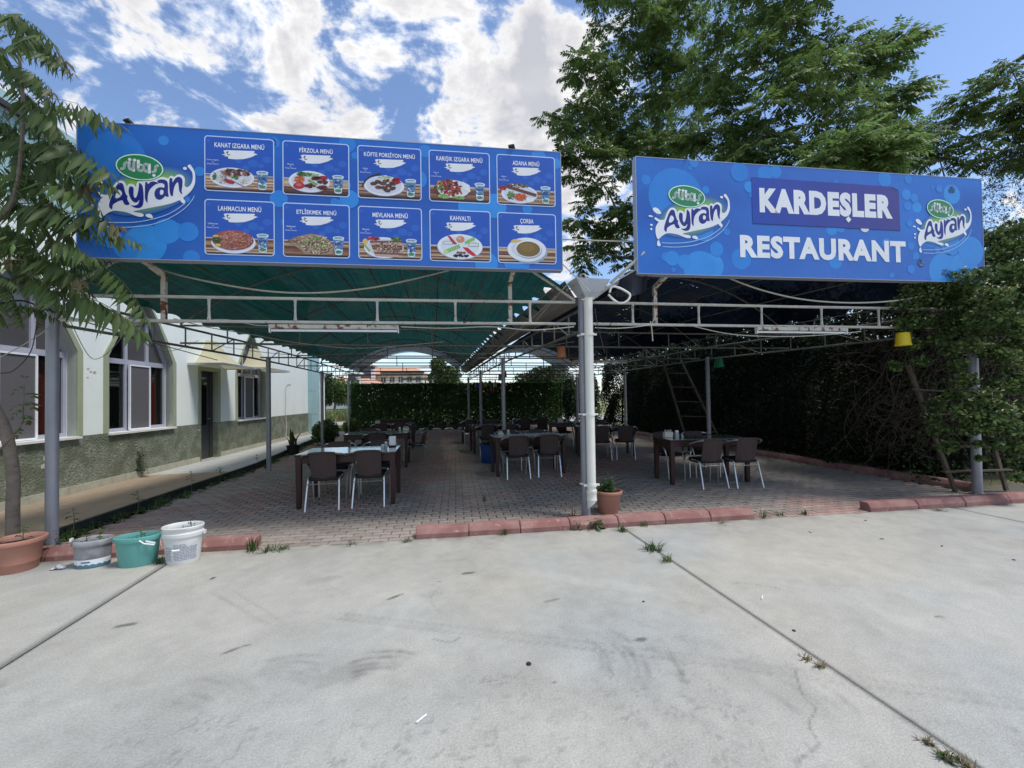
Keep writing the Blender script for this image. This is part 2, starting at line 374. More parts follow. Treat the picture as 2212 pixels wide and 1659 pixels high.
# ------------------------------------------------------------------ layout lines
TDIR=Vector((0.9983,-0.0578,0.0)); TANG=atan2(TDIR.y,TDIR.x)
def fy(x): return 4.60-0.058*(x+0.16)
def walk_x(y): return float(np.interp(y,[-5,4.5,5.5,10.2,15.1,18.2,24],[-4.3,-4.14,-4.08,-3.84,-4.12,-4.25,-4.4]))
def wall_x(y): return -5.816+0.0506*y
WN=Vector((0.9987,-0.0505,0)); WT=Vector((0.0505,0.9987,0))
def W(y,o,z): return Vector((wall_x(y),y,z))+WN*o
def LX(y): return float(np.interp(y,[4.9,5.33,9.7,14,21],[-4.0,-3.98,-3.42,-3.36,-3.34]))
def MX(y): return float(np.interp(y,[4.8,9.4,21],[1.88,1.66,1.64]))
def RX(y): return float(np.interp(y,[4.6,9.1,21],[7.72,6.72,6.64]))

def vnoise(x,y,seed=0):
    """smooth value noise on arrays, range 0..1"""
    r=np.random.default_rng(seed).random((257,257)); xi=np.floor(x).astype(int); yi=np.floor(y).astype(int)
    fx=x-xi; f2=y-yi; fx=fx*fx*(3-2*fx); f2=f2*f2*(3-2*f2); a=xi%256; b=yi%256
    return (r[a,b]*(1-fx)+r[a+1,b]*fx)*(1-f2)+(r[a,b+1]*(1-fx)+r[a+1,b+1]*fx)*f2
def fbm(x,y,o=4,seed=0):
    s=0;t=0;a=1
    for k in range(o): s=s+a*vnoise(x*2**k+k*17.3+100,y*2**k+k*9.1+100,seed+k); t+=a; a*=0.55
    return s/t

# ------------------------------------------------------------------ terrain far beyond everything
g=MB(); g.quad((-400,-300,-0.12),(400,-300,-0.12),(400,700,-0.12),(-400,700,-0.12))
m_field=mat('dry_field',rgb(150,142,104),0.95,var=0.25,scale=0.5,two=(rgb(104,116,66),0.15),coords='Object')
tag(g.build('ground',m_field),kind='structure')
g=MB(); g.quad((-60,24.0,-0.02),(60,24.0,-0.02),(60,31,-0.02),(-60,31,-0.02))
tag(g.build('road',mat('pale_road',rgb(150,148,142),0.9,var=0.1,scale=1)),kind='structure')

# ------------------------------------------------------------------ concrete forecourt, one slab at a time
def slab_paint(x,y):
    n1=fbm(x*0.9,y*0.9,4,3); n2=fbm(x*4,y*4,4,11); n3=fbm(x*14,y*14,3,23)
    base=np.stack([0.378+0*x,0.369+0*x,0.333+0*x],1)
    base*= (1+0.34*(n1-0.5)+0.24*(n2-0.5)+0.20*(n3-0.5))[:,None]
    warm=np.clip((fbm(x*0.6,y*0.6,3,41)-0.48)*4,0,1); base*=1+warm[:,None]*np.array([0.03,0.0,-0.05])
    cool=np.clip((fbm(x*0.8+9,y*0.8,3,47)-0.52)*4,0,1); base*=1+cool[:,None]*np.array([-0.06,-0.02,0.03])
    # foot-worn, speckled ground nearer the road
    wear=np.clip((2.9-y)/0.9,0,1)*np.clip((fbm(x*1.1,y*1.1,3,53)-0.38)*4,0,1)
    sp=np.clip((vnoise(x*60,y*60,61)-0.52)*3,0,1)*np.clip((vnoise(x*17,y*17,67)-0.3)*2,0,1)
    base*=(1-0.30*wear*sp)[:,None]
    dk=np.ones_like(x)
    def blot(cx,cy,rx,ry,a,rot=0,edge=0.35,seed=5):
        dx=x-cx; dy=y-cy; u=(dx*cos(rot)+dy*sin(rot))/rx; v=(-dx*sin(rot)+dy*cos(rot))/ry
        d=np.sqrt(u*u+v*v)+0.7*(vnoise(x*22,y*22,seed)-0.5); return 1-a*np.clip((1-d)/edge,0,1)
    for c in [(-2.05,3.30,.085,.035,.6,.1),(-0.31,3.29,.06,.022,.6,.5),(-0.25,3.33,.035,.012,.55,.4),(0.31,3.61,.08,.026,.6,.1),(-1.20,2.82,.055,.02,.55,.5),(-1.13,2.86,.03,.012,.5,.3),(1.25,2.39,.055,.028,.6,.1),
              (0.86,2.99,.07,.02,.35,.2),(0.62,2.14,.014,.012,.6,0),(0.05,3.5,.02,.012,.5,.3),(0.0,3.44,.03,.01,.45,.3),(3.3,2.2,.05,.015,.5,-.4),(-2.35,2.75,.14,.05,.16,.2),
              (-0.9,3.75,.16,.08,.12,.2),(0.0,3.3,.11,.06,.12,0),(-0.5,2.45,.20,.10,.16,.3),(0.35,2.2,.3,.2,.06,0),(-1.75,2.6,.25,.12,.08,.2)]:
        dk*=blot(*c)
    # scrubbed turning marks of tyres: fans of short arcs
    def arcs(cx,cy,r0,r1,n,a0,a1,w,a,ex=1.0):
        nonlocal dk
        dx=x-cx; dy=(y-cy)*ex; r=np.sqrt(dx*dx+dy*dy); th=np.arctan2(dy,dx)
        inn=np.clip((th-a0)/0.15,0,1)*np.clip((a1-th)/0.15,0,1)
        for k in range(n):
            rr=r0+(r1-r0)*k/max(n-1,1); dk=dk*(1-a*1.15*inn*np.exp(-((r-rr-.03*vnoise(x*3,y*3,k+5))/w)**2)*np.clip(1.9*vnoise(x*7,y*7,77+k)-.35,0,1.2)*(0.5+vnoise(x*40,y*40,78)))
    arcs(-0.85,2.25,.22,.42,5,.7,1.9,.018,.20); arcs(-0.35,2.20,.20,.40,5,.9,2.0,.018,.24)
    arcs(-1.35,2.1,.30,.52,5,.5,1.4,.018,.13); arcs(0.70,2.30,.22,.46,6,-.7,.6,.018,.16); arcs(0.95,2.2,.2,.42,5,-.6,.5,.02,.15)
    arcs(1.45,1.75,.2,.5,5,-.3,.6,.02,.13); arcs(3.25,2.7,.25,.42,4,.4,1.5,.014,.13); arcs(-1.0,3.3,.25,.34,3,.3,1.1,.012,.12)
    def stroke(p,q,w,a,tread=False,bend=0.0):
        nonlocal dk
        px_,py_=p; qx,qy=q; dx,dy=qx-px_,qy-py_; Ln=sqrt(dx*dx+dy*dy); u=((x-px_)*dx+(y-py_)*dy)/Ln; v=(-(x-px_)*dy+(y-py_)*dx)/Ln
        v=v-bend*np.sin(pi*np.clip(u/Ln,0,1)); inn=np.clip(u/0.15,0,1)*np.clip((Ln-u)/0.15,0,1)*np.clip(1-(abs(v)/w)**4,0,1)
        if tread:
            pat=0.5+0.5*np.sign(np.sin((u+abs(v)*0.8)*2*pi/0.055)); cen=np.clip(1-abs(abs(v)-w*0.62)/(w*0.42),0,1); dk=dk*(1-a*inn*(0.35+pat*cen)*(0.5+0.9*vnoise(x*3,y*3,91)))
        else: dk=dk*(1-a*inn*(0.4+0.9*vnoise(x*8,y*8,93)))
    stroke((-0.75,3.15),(3.7,1.02),.062,.17,True,.05); stroke((3.1,3.0),(2.35,1.2),.05,.08,True,.1)
    stroke((-1.75,3.75),(-1.05,3.05),.02,.13); stroke((-1.6,3.75),(-0.95,3.05),.012,.12); stroke((0.75,3.55),(2.05,2.7),.09,-.07); stroke((-2.4,2.2),(0.4,1.66),.03,.08,True)
    stroke((1.30,2.62),(1.42,2.45),.02,.16)
    # hairline cracks
    def crack(pts,w=.006,a=.42):
        nonlocal dk
        P=spline(pts,6,False)
        d=np.full_like(x,9.0)
        for (ax,ay),(bx,by) in zip(P[:-1],P[1:]):
            ux,uy=bx-ax,by-ay; l2=ux*ux+uy*uy+1e-9; t_=np.clip(((x-ax)*ux+(y-ay)*uy)/l2,0,1); d=np.minimum(d,np.hypot(x-ax-t_*ux,y-ay-t_*uy))
        dk=dk*(1-a*np.exp(-(d/w)**2))
    crack([(1.92,1.95),(1.80,1.79),(1.78,1.70),(1.66,1.62),(1.6,1.52),(1.45,1.47),(1.36,1.36)],.005,.38)
    crack([(2.18,2.95),(2.4,2.93),(2.62,2.78)],.005,.3); crack([(0.05,3.4),(-.02,3.2),(.05,3.0)],.005,.22); crack([(0.0,2.68),(0.1,2.62),(0.16,2.66)],.006,.4)
    # grime along joints and under the kerb
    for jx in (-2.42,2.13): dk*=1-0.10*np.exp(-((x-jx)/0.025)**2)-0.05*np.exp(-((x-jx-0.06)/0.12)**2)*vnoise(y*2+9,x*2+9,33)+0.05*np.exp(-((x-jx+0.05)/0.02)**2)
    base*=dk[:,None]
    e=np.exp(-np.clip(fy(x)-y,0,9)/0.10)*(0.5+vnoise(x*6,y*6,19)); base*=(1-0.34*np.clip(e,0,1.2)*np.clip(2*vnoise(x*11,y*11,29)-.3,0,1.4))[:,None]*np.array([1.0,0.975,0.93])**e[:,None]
    return np.clip(base,0.02,0.8)
def make_slab(x0,x1,step,y0=0.9):
    """one bay of concrete, finely modelled where it can be seen, with chamfered arrises"""
    c=0.003; xs=np.arange(x0+c,x1-c+1e-6,step); xs[-1]=x1-c; nv=int((4.7-y0)/step)
    T=np.linspace(0,1,nv+1); X=np.repeat(xs[None,:],nv+1,0); top=fy(xs)-0.004; Y=y0+(top-y0)[None,:]*T[:,None]
    Z=0.0025*(fbm(X*0.8+5,Y*0.8,3,71)-0.5)
    V=np.stack([X.ravel(),Y.ravel(),Z.ravel()],1); nx=len(xs)
    i=np.arange(nv)[:,None]*nx+np.arange(nx-1)[None,:]; F=np.stack([i,i+1,i+nx+1,i+nx],-1).reshape(-1,4)
    base=len(V); ex=[]; ef=[]
    # edge skirts down into the joints, and the plain remainder behind the viewer
    def skirt(idx,dx,dy):
        nonlocal base
        a=V[idx]; b=a+np.array([dx,dy,-0.012]); d=b+np.array([0,0,-0.09]); k=len(idx); ex.append(b); ex.append(d)
        for q in range(k-1):
            ef.append([idx[q],idx[q+1],base+q+1,base+q]); ef.append([base+q,base+q+1,base+k+q+1,base+k+q])
        base+=2*k
    skirt(np.arange(nv+1)*nx,-c,0); skirt(np.arange(nv+1)*nx+nx-1,c,0); skirt(nv*nx+np.arange(nx),0,0.004)
    ex.append(np.array([[x0,-22,0],[x1,-22,0],[x1,y0,0],[x0,y0,0]])); ef.append([base,base+1,base+2,base+3])
    V=np.concatenate([V]+ex); F=np.concatenate([F,np.array(ef)])
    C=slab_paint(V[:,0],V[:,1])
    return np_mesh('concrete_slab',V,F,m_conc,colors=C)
fore=thing('forecourt','', '', (0,0,0))
fore['kind']='structure'
for x0,x1,st in ((-14,-2.423,0.05),(-2.418,2.127,0.0155),(2.133,6.555,0.02),(6.561,16,0.06)):
    o=make_slab(x0,x1,st); o.parent=fore
g=MB(); g.box((1,-9,-0.052),(30,28,0.06)); g.build('joint_bed',m_joint,fore)

# ------------------------------------------------------------------ block paving (bow-tie blocks in running bond)
PL,PW=0.205,0.108
def paver_template(gap=0.008,ch=0.005):
    a=0.0135; q=PL/2; out=[(-q,-(PW/2+a)),(-q*.42,-(PW/2-a)),(q*.42,-(PW/2-a)),(q,-(PW/2+a)),(q,PW/2+a),(q*.42,PW/2-a),(-q*.42,PW/2-a),(-q,PW/2+a)]
    def ins(d): return [(x-math.copysign(d*1.6 if abs(x)>q*.9 else 0,x),y-math.copysign(d*.85,y)) for x,y in out]
    r1=ins(gap/2+ch); r2=ins(gap/2)
    V=[(x,y,0) for x,y in r1]+[(x,y,-ch) for x,y in r2]+[(x,y,-0.03) for x,y in r2]
    F=[(i,(i+1)%8,8+(i+1)%8,8+i) for i in range(8)]+[(8+i,8+(i+1)%8,16+(i+1)%8,16+i) for i in range(8)]
    top=[(0,1,6,7),(1,2,5,6),(2,3,4,5)]
    return np.array(V),np.array([(b,a,d,c) for a,b,c,d in F]+top)
TV,TF=paver_template()
pav=MB(); pav.add([(-4.6,4.0,-0.034),(8.3,3.6,-0.034),(8.3,23.6,-0.034),(-4.6,23.6,-0.034)],[(0,1,2,3)])
pav=tag(pav.build('block_paving',m_sand),kind='structure')
cells=[]
for j in range(0,160):
    v=0.03+j*PW
    for i in range(-26,46):
        u=(i+0.5*(j%2))*PL; p=Vector((-0.16,4.60,0))+TDIR*u+Vector((0.0578,0.9983,0))*(v+0.03)
        if p.x<walk_x(p.y)+0.08 or p.x>7.78 or p.y>21.4: continue
        cells.append((p.x,p.y))
cells=np.array(cells); nP=len(cells)
n_=fbm(cells[:,0]*0.55,cells[:,1]*0.55,3,5); n2_=rng.random(nP)
red=np.clip((n_-0.50)*7+(n2_-0.5)*0.8,0,1); edge=np.clip(1-(cells[:,1]-fy(cells[:,0]))/0.8,0,1)*np.clip((cells[:,0]-2.0)/1.5+0.5,0.15,1); red=np.clip(red*0.6+edge*0.42,0,0.8)
grey=np.array(rgb(145,137,128)); redc=np.array(rgb(156,122,113))
pc=grey*(1-red[:,None])+redc*red[:,None]; pc=pc*(0.86+0.28*rng.random(nP))[:,None]
dirt=fbm(cells[:,0]*1.4+7,cells[:,1]*1.4,3,15); pc*=(0.82+0.36*dirt)[:,None]
pz=(rng.random(nP)-0.5)*0.005; ang=TANG+(rng.random(nP)-0.5)*0.02
dist=cells[:,1]+0.25*np.abs(cells[:,0]+0.8)+np.where(cells[:,0]<-3.6,5,0)+np.where((cells[:,0]>-0.2)&(cells[:,1]<fy(cells[:,0])+0.2),5,0); order=np.argsort(dist); near=set(order[:296].tolist())
# single blocks in front, sharing meshes in a few tints
tints=[]
for k in range(10):
    c=np.percentile(pc[order[:296]],5+k*10,axis=0); 
    V=TV.copy(); o=np_mesh('paver',V,TF,m_paver,colors=np.repeat(c[None],len(V),0)); me=o.data; bpy.data.objects.remove(o); tints.append((c,me))
for i in near:
    d=[abs(c.sum()-pc[i].sum())+0.6*abs((c[0]/c[2])-(pc[i][0]/pc[i][2])) for c,_ in tints]; me=tints[int(np.argmin(d))][1]
    o=bpy.data.objects.new('paver',me); COL.objects.link(o); o.parent=pav; o.location=(cells[i,0],cells[i,1],pz[i]); o.rotation_euler=(rng.normal(0,.006),rng.normal(0,.006),ang[i])
rest=np.array([i for i in range(nP) if i not in near])
ca,sa=np.cos(ang[rest]),np.sin(ang[rest]); X=TV[None,:,0]*ca[:,None]-TV[None,:,1]*sa[:,None]+cells[rest,0][:,None]; Y=TV[None,:,0]*sa[:,None]+TV[None,:,1]*ca[:,None]+cells[rest,1][:,None]
Z=np.repeat(TV[None,:,2],len(rest),0)+pz[rest][:,None]
V=np.stack([X.ravel(),Y.ravel(),Z.ravel()],1); F=(TF[None]+ (np.arange(len(rest))*len(TV))[:,None,None]).reshape(-1,4)
tag(np_mesh('paver_field',V,F,m_paver,parent=pav,colors=np.repeat(pc[rest],len(TV),0)),kind='stuff')

# ------------------------------------------------------------------ red kerbs
def kerb_stone(p,q,parent,h=0.112,d=0.15):
    """one stone from p to q along its front foot, body to the left of travel"""
    p,q=Vector(p),Vector(q); t=(q-p); L=t.length; t.normalize(); n=Vector((-t.y,t.x,0)); b=MB(); g_=0.004
    prof=[(0,-0.03),(0.0,h*0.45),(0.035,h-0.012),(0.05,h),(d-0.012,h),(d,h-0.012),(d,-0.03)]
    rings=[]
    for s_,ins in ((g_,0.006),(g_+0.008,0),(L*0.33,random.uniform(-.002,.002)),(L*0.66,random.uniform(-.002,.002)),(L-g_-0.008,0),(L-g_,0.006)):
        rings.append([p+t*s_+n*(a+(ins if a<d/2 else -ins))+Vector((0,0,z-(ins if z>0 else 0))) for a,z in prof])
    b.loft(rings); o=b.build('kerb_stone',m_kerb,parent); o.location.z+=random.uniform(-.006,.004); return o
def kerb_run(p,q,n,label):
    k=thing('kerb','','',(0,0,0)); k['kind']='structure'
    p,q=Vector(p),Vector(q)
    for i in range(n): kerb_stone(p.lerp(q,i/n)+Vector((0,random.uniform(-.006,.006),0)),p.lerp(q,(i+1)/n),k)
F3=lambda x:(x,fy(x),0)
kerb_run(F3(-4.9),F3(-1.77),5,''); kerb_run(F3(-0.18),F3(3.80),7,''); kerb_run(F3(5.38),F3(9.6),6,'')
kerb_run((7.80,17.5,0),(7.86,4.75,0),18,'')   # along the hedge

# ------------------------------------------------------------------ raised walk beside the building
wk=thing('walkway','','',(0,0,0)); wk['kind']='structure'
b=MB(); ys=[3.0,4.5,5.5,7,8.5,10.2,12,13.5,15.1,16.6,18.2,20,23]
for a_,c_ in zip(ys[:-1],ys[1:]):
    b.loft([[(walk_x(y),y,-0.03),(walk_x(y),y,0.115),(walk_x(y)-0.05,y,0.122),(wall_x(y)-0.1,y,0.122),(wall_x(y)-0.1,y,-0.03)] for y in (a_,c_)],caps=False)
b.build('edge_beam',m_walk_edge,wk)
ys=np.concatenate([[3.0,4.55,6.1,7.65,9.15],np.arange(9.75,23,0.6)])
for a_,c_ in zip(ys[:-1],ys[1:]):
    tan=c_<9.3; nlane=1 if tan else 2
    for l in range(nlane):
        f0,f1=l/nlane,(l+1)/nlane
        def P_(y,f,z): return (wall_x(y)*(1-f)+(walk_x(y)-0.012)*f,y,z)
        g_=0.003; r0=[P_(a_+g_,f0+.003,.118),P_(c_-g_,f0+.003,.118),P_(c_-g_,f1-.003,.118),P_(a_+g_,f1-.003,.118)]
        z=.131+random.uniform(-.0015,.0015); r1=[P_(a_+g_,f0+.003,z-.003),P_(c_-g_,f0+.003,z-.003),P_(c_-g_,f1-.003,z-.003),P_(a_+g_,f1-.003,z-.003)]
        r2=[P_(a_+g_+.003,f0+.006,z),P_(c_-g_-.003,f0+.006,z),P_(c_-g_-.003,f1-.006,z),P_(a_+g_+.003,f1-.006,z)]
        MB().loft([r0,r1,r2]).build('walk_slab',m_walk_tan if tan else m_walk_white,wk)

# ------------------------------------------------------------------ restaurant building on the left
bld=thing('restaurant_building','long white restaurant building with green roughcast base and pointed arch windows left of the canopies','building',(0,0,0))
HW=0.825
def arch(hw,base=1.0,k=0.0):
    l=[(-hw,base),(-hw,2.33),(-hw*.73,2.72),(-hw*.50,3.03),(-hw*.25,3.32)]; l=[(y,z) for y,z in l]
    return l+[(0,3.56+k)]+[(-y,z) for y,z in reversed(l)]
WINS=[6.86,9.115,13.42]
DOOR=(10.92,11.62,2.24)
out=[(2.0,1.0)]
for c_ in WINS[:2]: out+= [(c_+y,z) for y,z in arch(HW)]
out+=[(DOOR[0],1.0),(DOOR[0],DOOR[2]),(DOOR[1],DOOR[2]),(DOOR[1],1.0)]
out+=[(WINS[2]+y,z) for y,z in arch(HW)]
out+=[(18.2,1.0),(18.2,5.5),(2.0,5.5)]
def slab_on_wall(outline,o0,o1,m=0,b=None):
    b=b or MB(); tr=tessellate_polygon([[Vector((y,z,0)) for y,z in outline]]); n=len(outline)
    vs=[W(y,o0,z) for y,z in outline]+[W(y,o1,z) for y,z in outline]
    b.add(vs,[t for t in tr]+[(t[2]+n,t[1]+n,t[0]+n) for t in tr]+[(i,(i+1)%n,(i+1)%n+n,i+n) for i in range(n)],m); return b
slab_on_wall(out,0,-0.22).build('wall',m_wall,bld)
b=MB()
for a_,c_ in ((2.0,DOOR[0]),(DOOR[1],18.2)): slab_on_wall([(a_,0.0),(c_,0.0),(c_,0.998),(a_,0.998)],0.018,-0.24,0,b)
b.build('dado',m_dado,bld)
for a_,c_ in ((2.0,DOOR[0]-.1),(DOOR[1]+.1,18.2)):
    n_s=max(1,int((c_-a_)/1.1))
    for k in range(n_s):
        y0=a_+(c_-a_)*k/n_s+.003; y1=a_+(c_-a_)*(k+1)/n_s-.003; slab_on_wall([(y0,0.1),(y1,0.1),(y1,0.245),(y0,0.245)],0.045,0.019).build('skirting_block',m_skirt,bld)
# remaining sides and roof
b=MB(); b.loft([[W(y,-0.23,z) for z in (0,5.5)]+[W(y,-9,z) for z in (5.5,0)] for y in (1.9,2.1)],caps=True); b.loft([[W(y,-0.23,z) for z in (0,5.5)]+[W(y,-9,z) for z in (5.5,0)] for y in (18.0,18.19)],caps=True)
b.loft([[W(2,-9,z) for z in (0,5.5)]+[W(18.2,-9,z) for z in (5.5,0)],[W(2,-9.2,z) for z in (0,5.5)]+[W(18.2,-9.2,z) for z in (5.5,0)]])
b.build('side_wall',m_wall,bld)
b=MB(); b.loft([[W(2,0.06,5.5),W(18.25,0.06,5.5),W(18.25,-9.2,5.5),W(2,-9.2,5.5)],[W(2,0.06,5.62),W(18.25,0.06,5.62),W(18.25,-9.2,5.62),W(2,-9.2,5.62)]]); b.build('roof',m_teal,bld)
b=MB(); b.bar(W(2,0.09,5.42),W(18.2,0.09,5.42),0.07,0.07); b.build('gutter',m_cabled,bld)
for k in range(14):
    y0=2.0+k*1.16; slab_on_wall([(y0+.006,4.35),(y0+1.154,4.35),(y0+1.154,5.36),(y0+.006,5.36)],0.035,0.001).build('cladding_panel',m_teal,bld)
# dim room behind the glass
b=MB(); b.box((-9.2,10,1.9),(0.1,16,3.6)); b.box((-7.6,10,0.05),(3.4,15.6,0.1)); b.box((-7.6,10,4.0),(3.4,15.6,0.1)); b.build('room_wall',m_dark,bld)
def window(c_):
    fr=MB(); o1,o0=-0.13,-0.19
    A=[(c_+y,z) for y,z in arch(HW)]; I=[(c_+y*(1-.055/HW),min(z,1e9)) for y,z in arch(HW)]
    I=[(c_+y*(1-.06/HW), z+(0.06 if z<1.01 else (-0.075 if z>3.5 else (-0.02 if z>2.6 else 0)))) for y,z in arch(HW)]
    n=len(A); rings=[[W(y,o,z) for y,z in P] for P,o in ((A,o0),(A,o1),(I,o1),(I,o0))]
    for r0,r1 in zip(rings[:-1],rings[1:]): fr.loft([r0,r1],caps=False)
    for yy in (-0.235,0.305):
        top=3.56-abs(yy)/HW*1.1-0.05
        slab_on_wall([(c_+yy-.035,1.05),(c_+yy+.035,1.05),(c_+yy+.035,top),(c_+yy-.035,top)],o1-.002,o0+.002,0,fr)
    slab_on_wall([(c_-HW+.05,2.22),(c_+HW-.05,2.22),(c_+HW-.05,2.31),(c_-HW+.05,2.31)],o1-.004,o0+.004,0,fr)
    w=fr.build('window',m_frame,bld)
    gl=[(-HW+.05,-.265),(-.205,.275),(.335,HW-.05)]
    for k,(a_,e_) in enumerate(gl):
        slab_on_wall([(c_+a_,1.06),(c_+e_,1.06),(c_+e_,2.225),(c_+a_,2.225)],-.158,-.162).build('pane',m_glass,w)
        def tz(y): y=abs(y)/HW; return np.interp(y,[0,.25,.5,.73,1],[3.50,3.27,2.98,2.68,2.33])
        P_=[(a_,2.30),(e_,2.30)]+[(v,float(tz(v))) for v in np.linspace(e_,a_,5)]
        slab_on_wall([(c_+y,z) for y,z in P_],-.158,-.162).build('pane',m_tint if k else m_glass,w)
    # fly screen, swung slightly open
    s=MB(); y0,y1=c_-.22,c_+.29
    for a_,e_ in (((y0,1.02),(y0,2.21)),((y0,2.21),(y1,2.21)),((y1,2.21),(y1,1.02)),((y1,1.02),(y0,1.02))): s.bar(W(a_[0],-.085,a_[1]),W(e_[0],-.085,e_[1]),.028,.03,up=tuple(WN))
    s=s.build('screen_frame',m_scr,w)
    slab_on_wall([(y0+.01,1.03),(y1-.01,1.03),(y1-.01,2.2),(y0+.01,2.2)],-.084,-.087).build('fly_screen',m_mesh,w)
    b=MB(); P_=[(W(c_-HW-.02+ (2*HW+.04)*k,0.075,z)) for k in (0,1) for z in (0,)]
    slab_on_wall([(c_-HW-.02,.965),(c_+HW+.02,.965),(c_+HW+.02,1.0),(c_-HW-.02,1.0)],0.075,-.13).build('sill',m_sill,w)
    if c_<10:
        cu=MB(); rings=[]
        for z in (1.0,1.6,2.15): rings.append([W(c_+.40+.016*k,-.25-.045*(k%2),z) for k in range(22)])
        cu.loft(rings,caps=False,closed=False); cu.build('curtain',m_curt,w)
    sr=MB(); O=[(c_+y*(1+.10/HW),z+(.10 if z>3.5 else (.03 if z>2.4 else 0))) for y,z in arch(HW)]; A2=A
    rings=[[W(y,o,z) for y,z in P] for P,o in ((O,0.0),(O,0.02),(A2,0.02),(A2,-0.125))]
    for r0,r1 in zip(rings[:-1],rings[1:]): sr.loft([r0,r1],caps=False,closed=False)
    sr.build('surround',m_surr,w)
for c_ in WINS: window(c_)
d0,d1,dz=DOOR
b=MB(); O=[(d0-.09,1.0),(d0-.09,dz+.1),(d1+.12,dz+.1),(d1+.12,1.0)]; A=[(d0,1.0),(d0,dz),(d1,dz),(d1,1.0)]
rings=[[W(y,o,z) for y,z in P] for P,o in ((O,0),(O,.02),(A,.02),(A,-.21))]
for r0,r1 in zip(rings[:-1],rings[1:]): b.loft([r0,r1],caps=False,closed=False)
b.build('door_surround',m_surr,bld)
dr=MB(); slab_on_wall([(d0+.03,.13),(d0+.56,.13),(d0+.56,dz-.06),(d0+.03,dz-.06)],-.12,-.16,0,dr)
slab_on_wall([(d0+.0,.13),(d0+.04,.13),(d0+.04,dz),(d0,dz)],-.10,-.19,0,dr); slab_on_wall([(d0+.57,.13),(d1,.13),(d1,dz),(d0+.57,dz)],-.10,-.19,0,dr); slab_on_wall([(d0+.04,dz-.05),(d0+.57,dz-.05),(d0+.57,dz),(d0+.04,dz)],-.10,-.19,0,dr)
dr=dr.build('door',m_door,bld)
slab_on_wall([(d0+.10,.95),(d0+.46,.95),(d0+.46,dz-.14),(d0+.10,dz-.14)],-.112,-.118).build('pane',m_glass,dr)
b=MB(); b.tube([W(d0+.50,-.11,1.1),W(d0+.50,-.06,1.1),W(d0+.42,-.06,1.1)],.009); b.build('handle',m_alu,dr)
b=MB(); b.add([W(y,o,.137) for y,o in ((d0,-.2),(d1,-.2),(d1,0.05),(d0,0.05))],[(0,1,2,3)]); b.build('threshold',m_skirt,bld)
def awning(y0,y1,zb,label=None):
    """little pagoda-shaped canvas hood over an opening"""
    b=MB(); out_=0.72; n=9; ym=(y0+y1)/2; prof=[]
    rows=[]
    for k in range(n):
        f=k/(n-1); z=zb+0.62*(f**1.8); s=1-0.86*f**0.75; o=out_*(1-0.8*f**0.75)
        rows.append([W(ym-(ym-y0)*s,0.0,z),W(ym-(ym-y0)*s,o,z),W(ym+(y1-ym)*s,o,z),W(ym+(y1-ym)*s,0.0,z)])
    b.loft(rows,caps=False,closed=False); a=b.build('awning',m_awn,bld)
    f=MB()
    for p,q in ((W(y0,0,zb),W(y0,out_,zb)),(W(y0,out_,zb),W(y1,out_,zb)),(W(y1,out_,zb),W(y1,0,zb))): f.bar(p,q,.03,.05)
    f.build('awning_frame',m_alu,a)
awning(10.45,12.05,2.36); awning(12.55,14.3,2.42)
# corner pier and low annex at the far end
for k in range(4):
    z0=0+k*0.95; MB().loft([[W(18.2,.16,z0),W(19.2,.16,z0),W(19.2,-.5,z0),W(18.2,-.5,z0)],[W(18.2,.16,z0+.94),W(19.2,.16,z0+.94),W(19.2,-.5,z0+.94),W(18.2,-.5,z0+.94)]]).build('pier_panel',m_teal,bld)
b=MB(); b.loft([[W(19.2,.02,0),W(20.4,.02,0),W(20.4,-5,0),W(19.2,-5,0)],[W(19.2,.02,2.75),W(20.4,.02,2.75),W(20.4,-5,2.75),W(19.2,-5,2.75)]]); b.build('annex_wall',m_wall,bld)
b=MB(); b.bar(W(19.2,.10,2.75),W(20.5,.10,2.75),.14,.10); b.tube([W(19.4,.12,2.7),W(19.4,.10,2.5),W(19.4,.06,2.35),W(19.4,.06,.1)],.04); b.build('annex_gutter',m_scr,bld)
# flaked paint, as shallow patches of bare render
fl=MB()
for cy,cz,s in ((8.02,2.02,.022),(7.95,2.03,.016),(7.90,2.07,.018),(7.89,1.93,.014),(7.2,.72,.05),(7.15,.62,.035),(10.84,.86,.03)):
    pts=[(cy+s*(1+.4*random.random())*cos(a)*1.2,cz+s*(.7+.5*random.random())*sin(a)) for a in np.linspace(0,2*pi,9)[:-1]]
    slab_on_wall(pts,0.0215 if cz<1 else 0.0035,0.001,0,fl)
for y_,pts in ((15.9,[(0,.25),(.03,.7),(-.02,1.1),(.03,1.5),(.0,1.85),(.16,2.05),(.5,2.1)]),(5.2,[(0,1.1),(.03,1.5),(0,1.9)])):
    P_=spline([(y_+a,c) for a,c in pts],4,False)
    for (a,c),(e,f) in zip(P_[:-1],P_[1:]): fl.bar(W(a,.004 if c>1 else .021,c),W(e,.004 if f>1 else .021,f),.05,.006,up=tuple(WN))
fl.build('bare_patch',mat('bare_render',rgb(186,180,168),0.95,var=0.2,scale=20),bld)

